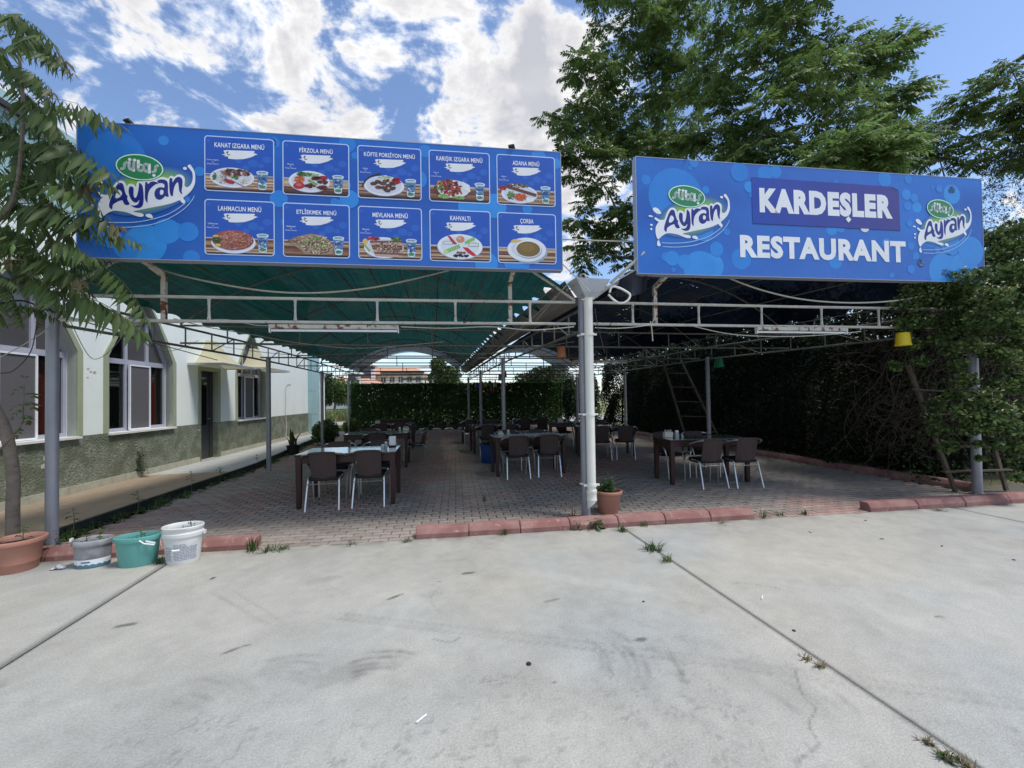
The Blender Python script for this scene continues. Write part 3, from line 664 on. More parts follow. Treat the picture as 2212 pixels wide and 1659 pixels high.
# ------------------------------------------------------------------ canopy posts
def post(x,y,h,r,label,group):
    t=thing('canopy_post',label,'post',(x,y,0),0,group); b=MB(); b.lathe([(0,h),(r,h),(r,0)],n=20); b.build('pole',m_post,t,smooth=True)
    b=MB(); b.lathe([(0,.012),(r+.03,.012),(r+.03,0)],n=20); b.build('foot_plate',m_post,t); return t
GP='steel posts of the canopies'
post(-3.98,5.33,2.72,.053,'thick grey steel post behind the potted tree at the left end',GP)
post(-3.40,9.74,2.42,.047,'grey steel post by the walkway, second in the left row',GP)
post(-3.36,14.05,2.42,.047,'grey steel post beside the leafy pots, third in the left row',GP)
post(1.885,4.95,2.74,.055,'thick grey steel post behind the white downpipe between the two canopies',GP)
post(1.64,9.4,2.42,.047,'grey steel post with a blue cup hanging beside it, middle row',GP)
post(1.64,13.8,2.42,.047,'slimmer looking grey post beside the cluster of coloured cups',GP)
post(1.63,18.2,2.42,.047,'dark far post standing just in front of the green screen, middle row',GP)
post(7.76,4.66,2.74,.056,'thick shiny grey post wrapped in honeysuckle at the right end',GP)
post(6.70,9.13,2.42,.047,'grey post standing behind the front right table, right row',GP)
post(6.66,13.5,2.42,.047,'far grey post standing in the dark right canopy',GP)
post(-3.36,18.4,2.42,.047,'far left white grey post at the end of the walkway row',GP)
post(6.64,18.3,2.42,.06,'farthest thin post of the right row near the screen end',GP)

# ------------------------------------------------------------------ trusses with their arches
def hoop(y,xa,xb,n=22,rise=1.05,z0=2.70,dy=0):
    return [Vector((xa+(xb-xa)*k/n, y+dy*k/n, z0+rise*(1-(2*k/n-1)**2))) for k in range(n+1)]
def truss(pa,pb,label,side,front=False,steps=6,skip_arch=False,m=None):
    pa,pb=Vector(pa),Vector(pb); t=thing('roof_truss',label,'truss',pa,0,'roof trusses crossing the '+side); q=pb-pa; m=m or (m_steel if front else m_steel_dark); r=.018 if front else .015
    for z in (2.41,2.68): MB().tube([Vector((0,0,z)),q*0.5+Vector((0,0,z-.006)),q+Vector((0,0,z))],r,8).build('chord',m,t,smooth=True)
    for k in range(steps):
        p=q*((k+.62)/(steps+.25)); b=MB(); b.tube([p+Vector((0,0,2.42)),p+Vector((0,0,2.46)),p+Vector((0,0,2.545)),p+Vector((0,0,2.63)),p+Vector((0,0,2.67))],[.022,.016,.013,.016,.022] if front else .011,6); b.build('strut',m,t)
    if not skip_arch:
        MB().tube([p-pa for p in hoop(pa.y,pa.x,pb.x,dy=pb.y-pa.y)],r*.95,7).build('arch',m,t,smooth=True)
    return t
ys_t=[7.2,9.45,11.7,13.9,16.1,18.3,20.4]; NTH=['second','third','fourth','fifth','sixth','seventh','last']
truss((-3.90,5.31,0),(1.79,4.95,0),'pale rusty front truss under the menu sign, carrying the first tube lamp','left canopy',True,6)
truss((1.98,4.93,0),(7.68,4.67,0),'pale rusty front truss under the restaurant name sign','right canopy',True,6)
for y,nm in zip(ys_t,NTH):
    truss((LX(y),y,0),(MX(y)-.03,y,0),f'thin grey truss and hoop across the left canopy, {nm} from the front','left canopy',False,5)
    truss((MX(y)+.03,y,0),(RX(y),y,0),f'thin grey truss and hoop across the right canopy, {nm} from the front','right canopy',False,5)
def edge_truss(fx,y0,y1,label,step=.62,off=0):
    t=thing('side_truss',label,'truss',(fx(y0)+off,y0,0),0,'trusses running back along the post rows'); b0=Vector((fx(y0)+off,y0,0)); ys=np.arange(y0,y1,step)
    for z in (2.37,2.66): MB().tube([Vector((fx(y)+off,y,z))-b0 for y in np.append(ys[::3],y1)],.019,7).build('chord',m_steel_dark,t,smooth=True)
    for k,y in enumerate(ys): 
        MB().tube([Vector((fx(y)+off,y,2.37))-b0,Vector((fx(y)+off,y,2.66))-b0],.012,6).build('strut',m_steel_dark,t)
        if k%3==1: MB().tube([Vector((fx(y)+off,y,2.37))-b0,Vector((fx(y+step)+off,y+step,2.66))-b0],.010,6).build('brace',m_steel_dark,t)
edge_truss(LX,5.45,20.4,'dark lattice truss running back beside the white building')
edge_truss(MX,5.1,20.4,'dark lattice truss running back beneath the gutter between the canopies',off=.13)
edge_truss(RX,5.3,20.4,'dark lattice truss running back along the hedge')

# ------------------------------------------------------------------ canopy coverings
def canopy(name,label,fa,fb,y0a,y0b,segs,scallop,slope):
    t=thing(name,label,'canopy',(0,0,0),0,'arched shade canopies')
    for (ya,yb,m,nm) in segs:
        nu=44; ny=int((yb-ya)/.075); V=[]; 
        for j in range(ny+1):
            y=ya+(yb-ya)*j/ny; yy=y-0.0; xa,xb=fa(y),fb(y); ph=abs(sin((y)*pi/0.48)); sag=-.035*abs(sin((y-5)*pi/2.22))
            for i in range(nu+1):
                u=i/nu; ulo=0.004+.010*ph if scallop[0] else 0.0; uhi=1-(0.006+.042*ph if scallop[1] else 0.0); uu=ulo+(uhi-ulo)*u
                z=2.735+1.05*(1-(2*uu-1)**2)+sag*(1-(2*u-1)**4)+.012*vnoise(np.array([uu*13+50.]),np.array([y*2.1+50.]),3)[0]
                yoff=(slope*(uu) if j==0 or y<ya+.4 else 0)
                V.append((xa+(xb-xa)*uu, y+(slope*uu*(max(0,1-(y-ya)/2.0))), z))
        V=np.array(V); i=np.arange(ny)[:,None]*(nu+1)+np.arange(nu)[None,:]; F=np.stack([i,i+1,i+nu+2,i+nu+1],-1).reshape(-1,4)
        np_mesh(nm,V,F,m,parent=t,smooth=True)
    for u in (.04,.16,.28,.40,.5,.60,.72,.84,.96):
        ys=np.arange(y0a+.05,20.45,.9); z=2.70+1.05*(1-(2*u-1)**2)
        MB().tube([Vector((fa(y)+(fb(y)-fa(y))*u,y+slope*u*max(0,1-(y-y0a)/2.0),z)) for y in ys],.013,6).build('purlin',m_steel_dark,t,smooth=True)
    return t
canL=canopy('shade_canopy','long arched canopy of dark green shade net over the left rows of tables',LX,lambda y:MX(y)-.10,5.2,5,[(5.2,17.6,m_net,'net'),(17.6,20.6,m_netg,'end_net')],(True,True),-.33)
canR=canopy('shade_canopy','long arched canopy of black shade cloth over the right tables beside the hedge',lambda y:MX(y)+.30,RX,4.92,5,[(4.92,17.8,m_tarp,'cloth'),(17.8,20.6,m_netg,'end_net')],(False,True),-.22)
# loose corner of the black cloth
P_=[at(1336,640,5.15),at(1335,604,5.1),at(1385,560,5.0),at(1396,600,4.95),at(1404,628,4.95),at(1392,634,5.0),at(1372,642,5.02),at(1350,643,5.1)]
b=MB(); rows=[]
for k in range(9):
    f=k/8; top=at(1338+f*62,604-34*f,5.12-.12*f+.05*sin(f*9)); bot=at(1330+f*66,640+6*sin(f*pi)-12*f,5.12-.10*f+.09*sin(f*9)); rows.append([top.lerp(bot,s) for s in (0,.25,.5,.75,1)])
b.loft(rows,caps=False,closed=False); b.build('loose_corner',mat('slate_cloth',rgb(44,47,58),0.9,var=0.15,scale=60),canR,smooth=True)
MB().tube([at(1318,612,5.1),at(1352,582,5.0),at(1392,545,4.98)],.018,8).build('edge_pipe',m_steel,canR)

# ------------------------------------------------------------------ gutter, hopper, downpipe
gt=thing('roof_gutter','long rusty grey sheet metal gutter running back between the two canopies','gutter',(0,0,0))
b=MB(); prof=[(-.20,2.95),(-.07,2.74),(.13,2.74),(.27,2.95)]; rows=[[Vector((MX(y)+a,y,z)) for a,z in prof] for y in np.arange(4.98,20.6,.8)]
b.loft(rows,caps=False,closed=False)
b.loft([[v+Vector((0,0,.004)) for v in r] for r in rows],caps=False,closed=False); b.build('trough',m_gutter,gt)
for y in np.arange(5.4,20,1.1):
    b=MB(); b.bar((MX(y)-.20,y,2.957),(MX(y)+.27,y,2.957),.03,.006); b.build('strap',m_steel_dark,gt)
b=MB(); r1=[(1.71,4.67,2.91),(2.13,4.64,2.90),(2.13,4.96,2.91),(1.71,4.99,2.91)]; r0=[(1.80,4.70,2.755),(2.05,4.69,2.755),(2.05,4.92,2.755),(1.80,4.93,2.755)]; rb=[(1.85,4.74,2.70),(2.0,4.73,2.70),(2.0,4.88,2.70),(1.85,4.89,2.70)]
b.loft([rb,r0,r1],caps=False); b.loft([[Vector(p)*1.0+Vector((0,0,.0)) for p in r1],[(1.73,4.69,2.905),(2.11,4.66,2.895),(2.11,4.94,2.905),(1.73,4.97,2.905)]],caps=False)
b.build('hopper',mat('pale_hopper',rgb(176,180,186),0.5,metal=0.2,var=0.08,scale=5,spots=(rgb(120,78,56),0.03,12)),gt)
dp=thing('downpipe','tall white plastic rain downpipe fixed in front of the middle post','pipe',(1.912,4.82,0))
b=MB(); b.lathe([(0,2.71),(.056,2.71),(.054,2.6),(.054,.34)],n=24); b.build('pipe_body',m_pvc,dp,smooth=True)
for z in (2.26,1.28,.42):
    b=MB(); b.lathe([(.055,z-.016),(.063,z-.016),(.063,z+.016),(.055,z+.016)],n=24); b.bar((-.10,.0,z),(.10,.0,z),.03,.022); b.bar((-.06,.06,z),(-.10,.12,z),.02,.02); b.build('bracket',m_pvc,dp)
b=MB(); b.lathe([(.054,.36),(.064,.36),(.065,.33),(.061,.32),(.061,.26),(.064,.25),(.064,.235),(.058,.23)],n=24)
rings=[[(.058*cos(2*pi*j/24),.058*sin(2*pi*j/24),z if z>.2 else .23-.055*(1+sin(2*pi*j/24-1.2))*.9) for j in range(24)] for z in (.23,.1)]
b.loft(rings,caps=False); b.build('outlet',m_pvc,dp,smooth=True)
m_ceramic0=mat('screw_head',rgb(200,202,206),0.4)
# ------------------------------------------------------------------ flat print on the two signs
_tc={}
def text_mesh(s,bold):
    k=(s,bold)
    if k in _tc: return _tc[k]
    cu=bpy.data.curves.new('lettering','FONT'); cu.body=s; cu.offset=bold; cu.resolution_u=3; cu.space_character=1.0+bold*2.4
    o=bpy.data.objects.new('lettering',cu); COL.objects.link(o); dg=bpy.context.evaluated_depsgraph_get()
    me=bpy.data.meshes.new_from_object(o.evaluated_get(dg)); V=np.array([(v.co.x,v.co.y) for v in me.vertices]); F=[tuple(p.vertices) for p in me.polygons]
    bpy.data.objects.remove(o); bpy.data.curves.remove(cu); bpy.data.meshes.remove(me); _tc[k]=(V,F); return V,F
class Print:
    LAY=0.0004
    def __init__(s): s.V=[]; s.F=[]; s.C=[]
    def raw(s,pts,faces,col,layer):
        o=len(s.V)
        for i,(x,y) in enumerate(pts):
            c=col(x,y) if callable(col) else (col[i] if isinstance(col,list) else col)
            s.V.append((x,-0.0006-layer*s.LAY,y)); s.C.append(c)
        s.F+= [tuple(i+o for i in f) for f in faces]
    def poly(s,pts,col,layer,holes=()):
        loops=[[Vector((p[0],p[1],0)) for p in L] for L in (pts,*holes)]; al=[tuple(p)[:2] for L in (pts,*holes) for p in L]
        s.raw(al,tessellate_polygon(loops),col,layer)
    def ell(s,cx,cy,rx,ry,col,layer,rot=0,n=28):
        s.poly([(cx+rx*cos(a)*cos(rot)-ry*sin(a)*sin(rot),cy+rx*cos(a)*sin(rot)+ry*sin(a)*cos(rot)) for a in np.linspace(0,2*pi,n+1)[:-1]],col,layer)
    def line(s,pts,w,col,layer):
        P=[np.array(p,float) for p in pts]
        for i in range(len(P)-1):
            d=P[i+1]-P[i]; L=np.hypot(*d)
            if L<1e-9: continue
            n=np.array([-d[1],d[0]])/L*w/2; e=d/L*w*.25; s.raw([tuple(P[i]-n-e),tuple(P[i+1]-n+e),tuple(P[i+1]+n+e),tuple(P[i]+n-e)],[(0,1,2,3)],col,layer)
    def text(s,t,x,y,w,h,col,layer,bold=0.02,rot=0,fit=True,shear=0):
        """lettering whose ink box is w by h with its lower left corner at x,y"""
        V,F=text_mesh(t,bold); mn,mx=V.min(0),V.max(0); sx=w/(mx[0]-mn[0]); sy=h/(mx[1]-mn[1])
        Q=(V-mn)*[sx,sy]; Q[:,0]+=shear*Q[:,1]; c,d=cos(rot),sin(rot); s.raw([(x+a*c-b*d,y+a*d+b*c) for a,b in Q],F,col,layer)
    def rrect(s,x0,y0,x1,y1,r,col,layer,n=6):
        pts=[]
        for cx,cy,a0 in ((x1-r,y0+r,-pi/2),(x1-r,y1-r,0),(x0+r,y1-r,pi/2),(x0+r,y0+r,pi)):
            pts+=[(cx+r*cos(a0+pi/2*k/n),cy+r*sin(a0+pi/2*k/n)) for k in range(n+1)]
        s.poly(pts,col,layer); return pts
    def build(s,name,parent):
        me=bpy.data.meshes.new(name); me.from_pydata(s.V,[],s.F); me.materials.append(m_print); me.update()
        a=me.color_attributes.new('Col','FLOAT_COLOR','POINT'); a.data.foreach_set('color',np.array([(*c,1) for c in s.C],dtype=np.float32).ravel())
        import bmesh
        bm=bmesh.new(); bm.from_mesh(me)
        for f in bm.faces:
            if f.normal.y>0: f.normal_flip()
        bm.to_mesh(me); bm.free()
        o=bpy.data.objects.new(name,me); COL.objects.link(o); o.parent=parent; return o
WH=rgb(226,228,232); NAVY=rgb(26,38,128)
# the yoghurt drink emblem, traced once in its own square
E_=lambda x,y:(x/1000,(1659-y)/1000)
SPL=[(120,885),(150,875),(190,900),(230,920),(315,910),(340,850),(380,750),(430,680),(480,657),(530,665),(560,700),(585,750),(603,718),(650,703),(700,722),(722,755),(742,680),(775,655),(830,650),(900,640),(1000,615),(1100,565),(1180,560),(1230,578),(1262,538),(1300,530),(1332,545),(1380,505),(1440,500),(1490,540),(1502,600),(1496,690),(1530,718),(1570,700),(1610,640),(1630,550),(1620,450),(1580,390),(1548,350),(1560,318),(1592,316),(1630,370),(1662,450),(1670,560),(1660,660),(1610,770),(1540,850),(1478,905),(1485,935),(1508,975),(1500,1003),(1470,1010),(1435,975),(1415,955),(1300,1010),(1150,1060),(1000,1100),(850,1140),(690,1185),(720,1203),(800,1212),(845,1235),(835,1268),(780,1278),(700,1255),(600,1215),(500,1195),(390,1190),(320,1215),(250,1265),(210,1310),(190,1325),(165,1300),(145,1240),(135,1160),(145,1070),(180,1000),(205,965),(160,940),(127,912)]
LET={'A':([(440,725),(470,703),(505,703),(530,735),(550,830),(575,900),(600,935),(588,960),(605,1015),(628,1060),(600,1080),(560,1078),(530,1040),(512,1000),(440,1030),(370,1085),(360,1150),(345,1165),(320,1140),(308,1100),(325,1010),(370,880),(410,780)],[(470,822),(500,850),(510,890),(485,940),(440,970),(412,965),(408,930),(425,870),(445,830)]),
 'y':([(628,757),(660,755),(688,775),(690,830),(690,900),(702,945),(722,945),(745,900),(765,800),(775,690),(800,695),(830,735),(840,800),(848,930),(840,1050),(808,1108),(755,1128),(695,1115),(648,1082),(700,1085),(748,1065),(772,1025),(778,985),(755,1015),(725,1032),(690,1022),(650,975),(620,900),(612,820)],None),
 'r':([(872,675),(905,668),(915,695),(960,655),(1010,645),(1060,660),(1078,678),(1030,700),(960,770),(925,840),(912,920),(908,1025),(895,1015),(870,960),(865,850)],None),
 'a':([(1062,632),(1110,605),(1170,605),(1215,630),(1232,690),(1232,800),(1240,870),(1245,895),(1210,905),(1185,895),(1150,940),(1095,965),(1040,940),(1018,880),(1025,810),(1070,755),(1130,740),(1165,748),(1178,705),(1150,672),(1110,668),(1080,668)],[(1130,785),(1158,800),(1162,840),(1140,875),(1112,872),(1102,840),(1110,800)]),
 'n':([(1262,575),(1290,572),(1305,600),(1304,645),(1350,570),(1400,540),(1445,560),(1465,610),(1462,700),(1450,790),(1462,838),(1440,840),(1410,780),(1402,700),(1390,640),(1360,665),(1330,740),(1315,840),(1305,893),(1272,870),(1255,780),(1252,650)],None)}
def emblem(parent,x0,y0,sx,sy,L0,half=True):
    """x0,y0 lower left of the 1.991 x 1.659 tracing square on the sign, sx,sy metres per unit"""
    T=lambda pts:[(x0+sx*E_(*p)[0],y0+sy*E_(*p)[1]) for p in pts]
    def oval(cx,cy,rx,ry,rot=0,n=40): return [(cx+rx*cos(a)*cos(rot)-ry*sin(a)*sin(rot),cy+rx*cos(a)*sin(rot)+ry*sin(a)*cos(rot)) for a in np.linspace(0,2*pi,n+1)[:-1]]
    g=Print(); B_=np.array(rgb(38,88,180)); G_=np.array(rgb(126,178,62)); n=44
    # green glow breaking into dots towards its rim
    ring=[oval(900,820,770*f,400*f,-.32,n) for f in (1,.85,.62)]; vs=T(ring[0])+T(ring[1])+T(ring[2])+T([(900,820)])
    cl=[tuple(B_)]*n+[tuple(B_*.55+G_*.45)]*n+[tuple(G_)]*n+[tuple(G_)]
    fs=[(i,(i+1)%n,n+(i+1)%n,n+i) for i in range(n)]+[(n+i,n+(i+1)%n,2*n+(i+1)%n,2*n+i) for i in range(n)]+[(2*n+i,2*n+(i+1)%n,3*n) for i in range(n)]
    g.raw(vs,fs,cl,L0)
    for i in range(-26,27):
        for j in range(-14,15):
            u=(i+.5*(j%2))*30; v=j*30; rr=sqrt((u/770)**2+(v/400)**2)
            if .64<rr<.97:
                X=900+u*cos(-.32)-v*sin(-.32); Y=820+u*sin(-.32)+v*cos(-.32); r=11*(rr-.5)/.45
                g.raw(T([(X-r,Y),(X,Y-r),(X+r,Y),(X,Y+r)]),[(0,1,2,3)],rgb(34,92,150),L0+1)
    g.line(T(spline([(280,1470),(500,1472),(700,1455),(950,1410),(1200,1310),(1400,1180),(1550,1040),(1640,900),(1652,860)],6,False)),.013*sx,rgb(170,205,240),L0+2)
    g.line(T(spline([(262,1391),(450,1393),(700,1375),(900,1335),(1150,1250),(1300,1170),(1420,1080),(1500,1010)],6,False)),.013*sx,rgb(170,205,240),L0+2)
    g.build('emblem_glow',parent)
    g=Print(); g.poly(T(spline(SPL,3)),WH,L0+3)
    for p in ([(90,705),(108,678),(150,672),(200,695),(240,745),(258,780),(225,805),(170,790),(115,755)],[(5,845),(40,832),(80,850),(90,870),(50,868),(10,863)],[(180,1350),(203,1348),(212,1380),(232,1430),(220,1460),(185,1465),(162,1435),(165,1390)],[(875,1240),(910,1220),(960,1225),(988,1265),(985,1295),(940,1290),(890,1270)]): g.poly(T(spline(p,4)),WH,L0+3)
    for c in ((57,1032,27,20),(53,1118,20,23),(1503,385,32,26)): g.poly(T(oval(*c,n=18)),WH,L0+3)
    g.build('emblem_splash',parent)
    g=Print()
    for k,(o,h) in LET.items():
        O=spline(o,3); g.poly(T(O),NAVY,L0+5)
        if h: g.poly(T(spline(h,3)),WH,L0+6)
    g.build('emblem_word',parent)
    g=Print(); g.poly(T(oval(785,410,384,236,.10,48)),rgb(24,92,62),L0+6); g.poly(T(oval(785,408,376,227,.10,48)),rgb(205,240,220),L0+7); g.poly(T(oval(785,408,355,207,.10,48)),rgb(34,128,76),L0+8)
    # rounded brand lettering drawn as strokes
    def st(pts,w=44,c=WH,l=9): g.line(T(spline(pts,4,False)),w/1000*sx,c,L0+l)
    st([(500,455),(535,440),(548,400),(552,360),(580,335)]); g.line(T([(575,318),(575,365)]),.02*sx,WH,L0+9)
    st([(622,330),(622,420),(655,455),(690,420),(694,335)]); g.line(T([(694,335),(694,480)]),.04*sx,WH,L0+9)
    g.line(T([(765,290),(765,440)]),.046*sx,WH,L0+9); st([(765,430),(775,462),(815,468)],48); g.line(T([(765,365),(815,365)]),.03*sx,WH,L0+9)
    st([(925,370),(880,350),(850,380),(850,430),(880,470),(925,455)],46); g.line(T([(938,350),(938,497)]),.046*sx,WH,L0+9)
    st([(990,480),(1025,465),(1036,425),(1040,385),(1070,362)]); 
    for c in ((630,283,28,28),(705,290,28,28),(1011,540,27,25)): g.poly(T(oval(*c,n=18)),WH,L0+9)
    g.build('emblem_badge',parent)

BLUE1,BLUE2,BLUE3=np.array(rgb(20,78,164)),np.array(rgb(30,108,196)),np.array(rgb(52,108,192))
def sign_face(parent,Wd,Hd,seed,bok,tilt):
    nx,ny=60,18; X,Y=np.meshgrid(np.linspace(0,Wd,nx),np.linspace(0,Hd,ny)); x,y=X.ravel(),Y.ravel()
    f=fbm(x*.8+seed*3,y*1.3,3,seed); base=BLUE1+(BLUE2-BLUE1)*np.clip((f-.3)*2.2,0,1)[:,None]
    k=np.clip(tilt(x/Wd,y/Hd),0,1)[:,None]; base=base*(1-k)+BLUE3*k
    p=Print(); i=[(j*nx+a,j*nx+a+1,(j+1)*nx+a+1,(j+1)*nx+a) for j in range(ny-1) for a in range(nx-1)]
    p.raw(list(zip(x,y)),i,[tuple(c) for c in base],0)
    lay=1
    for (cx,cy,r,a) in bok:
        c=np.array(rgb(58,156,228)); b0=BLUE2*(1-a)+c*a; pts=[]
        for t in np.linspace(0,2*pi,33)[:-1]:
            pts.append((min(max(cx+r*cos(t),0.001),Wd-.001),min(max(cy+r*sin(t),0.001),Hd-.001)))
        p.poly(pts,tuple(b0),lay); lay=1+(lay%6)
    p.build('printed_face',parent)
def sign_box(t,Wd,Hd,th=.10):
    b=MB(); b.box((Wd/2,th/2,Hd/2),(Wd,th,Hd)); b.build('panel_box',m_signside,t)
    for z in (0.004,Hd-.004):
        b=MB(); b.box((Wd/2,.001,z),(Wd+.006,.008,.008)); b.build('edge_trim',m_signside,t)
    for x in (0.0,Wd):
        b=MB(); b.box((x,.001,Hd/2),(.007,.008,Hd-.018)); b.build('edge_trim',m_signside,t)
S1=thing('menu_sign','wide blue menu sign with ten food pictures over the left canopy','sign',(-3.455,4.891,2.962),TANG)
W1,H1=4.984,1.392; sign_box(S1,W1,H1)
rb=np.random.default_rng(4); bok=[(.62,.16,.20,.55),(.82,.30,.13,.45),(.30,.22,.11,.35),(.45,.12,.12,.3),(1.02,.30,.10,.3),(.35,1.02,.28,.12),(3.35,.98,.10,.35),(.79,1.24,.05,.4),(1.82,1.28,.06,.35),(4.2,.72,.14,.55),(3.96,.70,.17,.5),(2.62,.72,.10,.45),(2.5,.62,.09,.4),(4.72,1.31,.09,.35),(4.93,1.25,.06,.5),(2.6,1.32,.09,.25),(4.1,.06,.13,.45),(4.45,.08,.15,.35),(1.05,.03,.08,.3),(1.9,.69,.09,.3),(3.43,1.30,.07,.3)]
bok+= [(float(rb.uniform(.1,4.85)),float(rb.uniform(.05,1.33)),float(rb.uniform(.02,.06)),.28) for _ in range(26)]
sign_face(S1,W1,H1,3,bok,lambda u,v:(u-.25)*.3+(1-v)*.45-.15)
# 1.260 m of tracing square is 1.991 wide on the right sign; the left emblem is a little larger
s1=(0.79-0.3565)/(1155-785)*1000/1000
emblem(S1,0.573-0.785*.585,0.945-(1659-408)/1000*.585,.585,.585,9)
WOOD=[rgb(*c) for c in ((150,120,96),(112,70,48),(176,150,124),(96,58,42),(140,100,74),(188,164,136),(120,84,62),(160,132,106),(84,52,40))]
def card(x,y,title,food,tw,note):
    cw,chh=.682,.582
    p=Print(); p.rrect(x,y,x+cw,y+chh,.035,rgb(190,208,238),8); 
    inner=p.rrect(x+.010,y+.010,x+cw-.010,y+chh-.010,.027,lambda a,b_:tuple(np.array(rgb(30,78,172))*(1-.25*(b_-y)/chh)+np.array(rgb(40,98,190))*.25*(b_-y)/chh),9)
    for (cx,cy,r) in ((.04,.53,.022),(.47,.31,.05),(.40,.26,.035),(.61,.36,.045),(.55,.29,.03),(.33,.33,.03)): p.ell(x+cx,y+cy,r,r*.8,rgb(42,98,188),10)
    zt=.178; rows=11
    for k in range(rows):
        y0=y+.012+(zt-.012)*k/rows*(1.0); y1=y+.012+(zt-.012)*(k+1)/rows; c=np.array(random.choice(WOOD))*(.85+.3*random.random())
        if k==0: c=np.array(rgb(40,26,24))
        n=7; xa=x+.0115+(.012 if k==0 else 0); xb=x+cw-.0115-(.012 if k==0 else 0)
        for q in range(n):
            c2=tuple(np.clip(c*(.82+.36*random.random()),0,1)); p.poly([(xa+(xb-xa)*q/n,y0),(xa+(xb-xa)*(q+1)/n,y0),(xa+(xb-xa)*(q+1)/n,y1),(xa+(xb-xa)*q/n,y1)],c2,11)
    p.poly([(x+.0115,y+zt-.006),(x+cw-.0115,y+zt-.006),(x+cw-.0115,y+zt+.004),(x+.0115,y+zt+.004)],rgb(176,184,196),12)
    c_=p.build('menu_card',S1)
    t=Print(); h=.052 if not any(ch in title for ch in 'ÜÖİ') else .062
    low=.012 if any(ch in title for ch in 'ÇŞ') else 0
    t.text(title,x+cw/2-tw/2,y+.463-low,tw,h+low,WH,12,bold=.017); t.build('title',c_)
    for n_,(s_,w_,yy) in enumerate(note): 
        t2=Print(); t2.text(s_,x+.082-w_/2,y+yy,w_,.017,rgb(200,212,235),12,bold=.012); t2.build('note',c_)
    q=Print(); sm=[(.165,.388),(.20,.395),(.185,.43),(.21,.437),(.30,.44),(.40,.442),(.485,.445),(.49,.43),(.47,.425),(.518,.412),(.49,.40),(.47,.385),(.44,.372),(.38,.352),(.30,.345),(.235,.347),(.225,.372),(.19,.368),(.21,.378)]
    q.poly([(x+a,y+b_) for a,b_ in sm],rgb(222,224,228),12)
    q.line([(x+.222,y+.428),(x+.222,y+.395),(x+.236,y+.384),(x+.248,y+.396)],.007,rgb(40,40,70),13); q.line([(x+.208,y+.408),(x+.238,y+.420)],.006,rgb(40,40,70),13); q.build('price_patch',c_)
    f=Print(); food(f,x,y); f.build('food_picture',c_)
    if title not in ('KAHVALTI','ÇORBA'):
        c2=Print(); X0=x+.565; Y0=y+.045
        c2.poly([(X0-.038,Y0),(X0+.038,Y0),(X0+.055,Y0+.17),(X0-.055,Y0+.17)],rgb(196,212,226),17); c2.ell(X0,Y0,.038,.012,rgb(210,225,230),17); 
        c2.poly([(X0-.045,Y0+.06),(X0+.044,Y0+.05),(X0+.052,Y0+.15),(X0-.053,Y0+.15)],rgb(88,124,168),18)
        for k in range(16): c2.ell(X0+random.uniform(-.036,.036),Y0+random.uniform(.03,.15),random.uniform(.006,.016),random.uniform(.003,.008),random.choice([rgb(30,60,120),rgb(190,210,230),rgb(50,90,160),rgb(220,230,240),rgb(60,130,110)]),19,random.uniform(-.6,.6),10)
        c2.ell(X0,Y0+.022,.034,.016,rgb(70,130,96),19); c2.ell(X0,Y0+.172,.060,.019,rgb(214,228,234),20); c2.ell(X0,Y0+.172,.050,.013,rgb(168,192,206),21)
        c2.text('ayran',X0-.036,Y0+.163,.072,.016,rgb(50,70,110),22,bold=.01); c2.text('Ayran',X0-.036,Y0+.085,.07,.04,rgb(28,50,118),22,bold=.03,rot=.12); c2.build('ayran_cup',c_)
def scatter(f,cx,cy,rx,ry,n,cols,s0,s1,layer,rot=0):
    s0*=1.25; s1*=1.3
    for _ in range(int(n*1.7)):
        a=random.uniform(0,2*pi); r=sqrt(random.random()); u,v=rx*r*cos(a),ry*r*sin(a); X=cx+u*cos(rot)-v*sin(rot); Y=cy+u*sin(rot)+v*cos(rot); s=random.uniform(s0,s1)
        k=random.randint(5,7); a0=random.random()*6; f.poly([(X+s*cos(a0+2*pi*i/k)*random.uniform(.6,1.1),Y+s*.62*sin(a0+2*pi*i/k)*random.uniform(.7,1.1)) for i in range(k)],tuple(np.clip(np.array(random.choice(cols))*random.uniform(.75,1.25),0,1)),layer+random.randint(0,2))
def plate(f,cx,cy,rx,ry): f.ell(cx,cy-.006,rx*1.0,ry,rgb(150,160,180),13,n=40); f.ell(cx,cy,rx,ry,rgb(214,218,228),14,n=40); f.ell(cx,cy+.003,rx*.86,ry*.82,rgb(196,202,216),15,n=40)
BR=[rgb(92,52,38),rgb(126,78,58),rgb(66,36,30),rgb(150,104,80)]; RD=[rgb(150,40,36),rgb(178,60,48)]; GR=[rgb(70,112,52),rgb(112,148,76),rgb(44,84,40)]; PALE=[rgb(214,210,204),rgb(190,180,168)]; OR=[rgb(198,96,52),rgb(214,124,72)]
def f_kanat(f,x,y):
    plate(f,x+.27,y+.15,.215,.105); scatter(f,x+.30,y+.20,.14,.04,60,BR+[rgb(160,120,96)],.008,.020,16); scatter(f,x+.17,y+.13,.05,.05,40,PALE+[rgb(120,96,110)],.005,.012,16); scatter(f,x+.39,y+.12,.05,.028,30,PALE,.005,.012,16)
    scatter(f,x+.30,y+.155,.035,.02,20,GR,.006,.012,17); scatter(f,x+.10,y+.15,.015,.045,16,GR,.006,.012,16); f.ell(x+.245,y+.105,.05,.022,rgb(160,42,40),19,-.25); f.poly([(x+.25,y+.125),(x+.27,y+.12),(x+.40,y+.055),(x+.38,y+.055)],rgb(140,36,34),19)
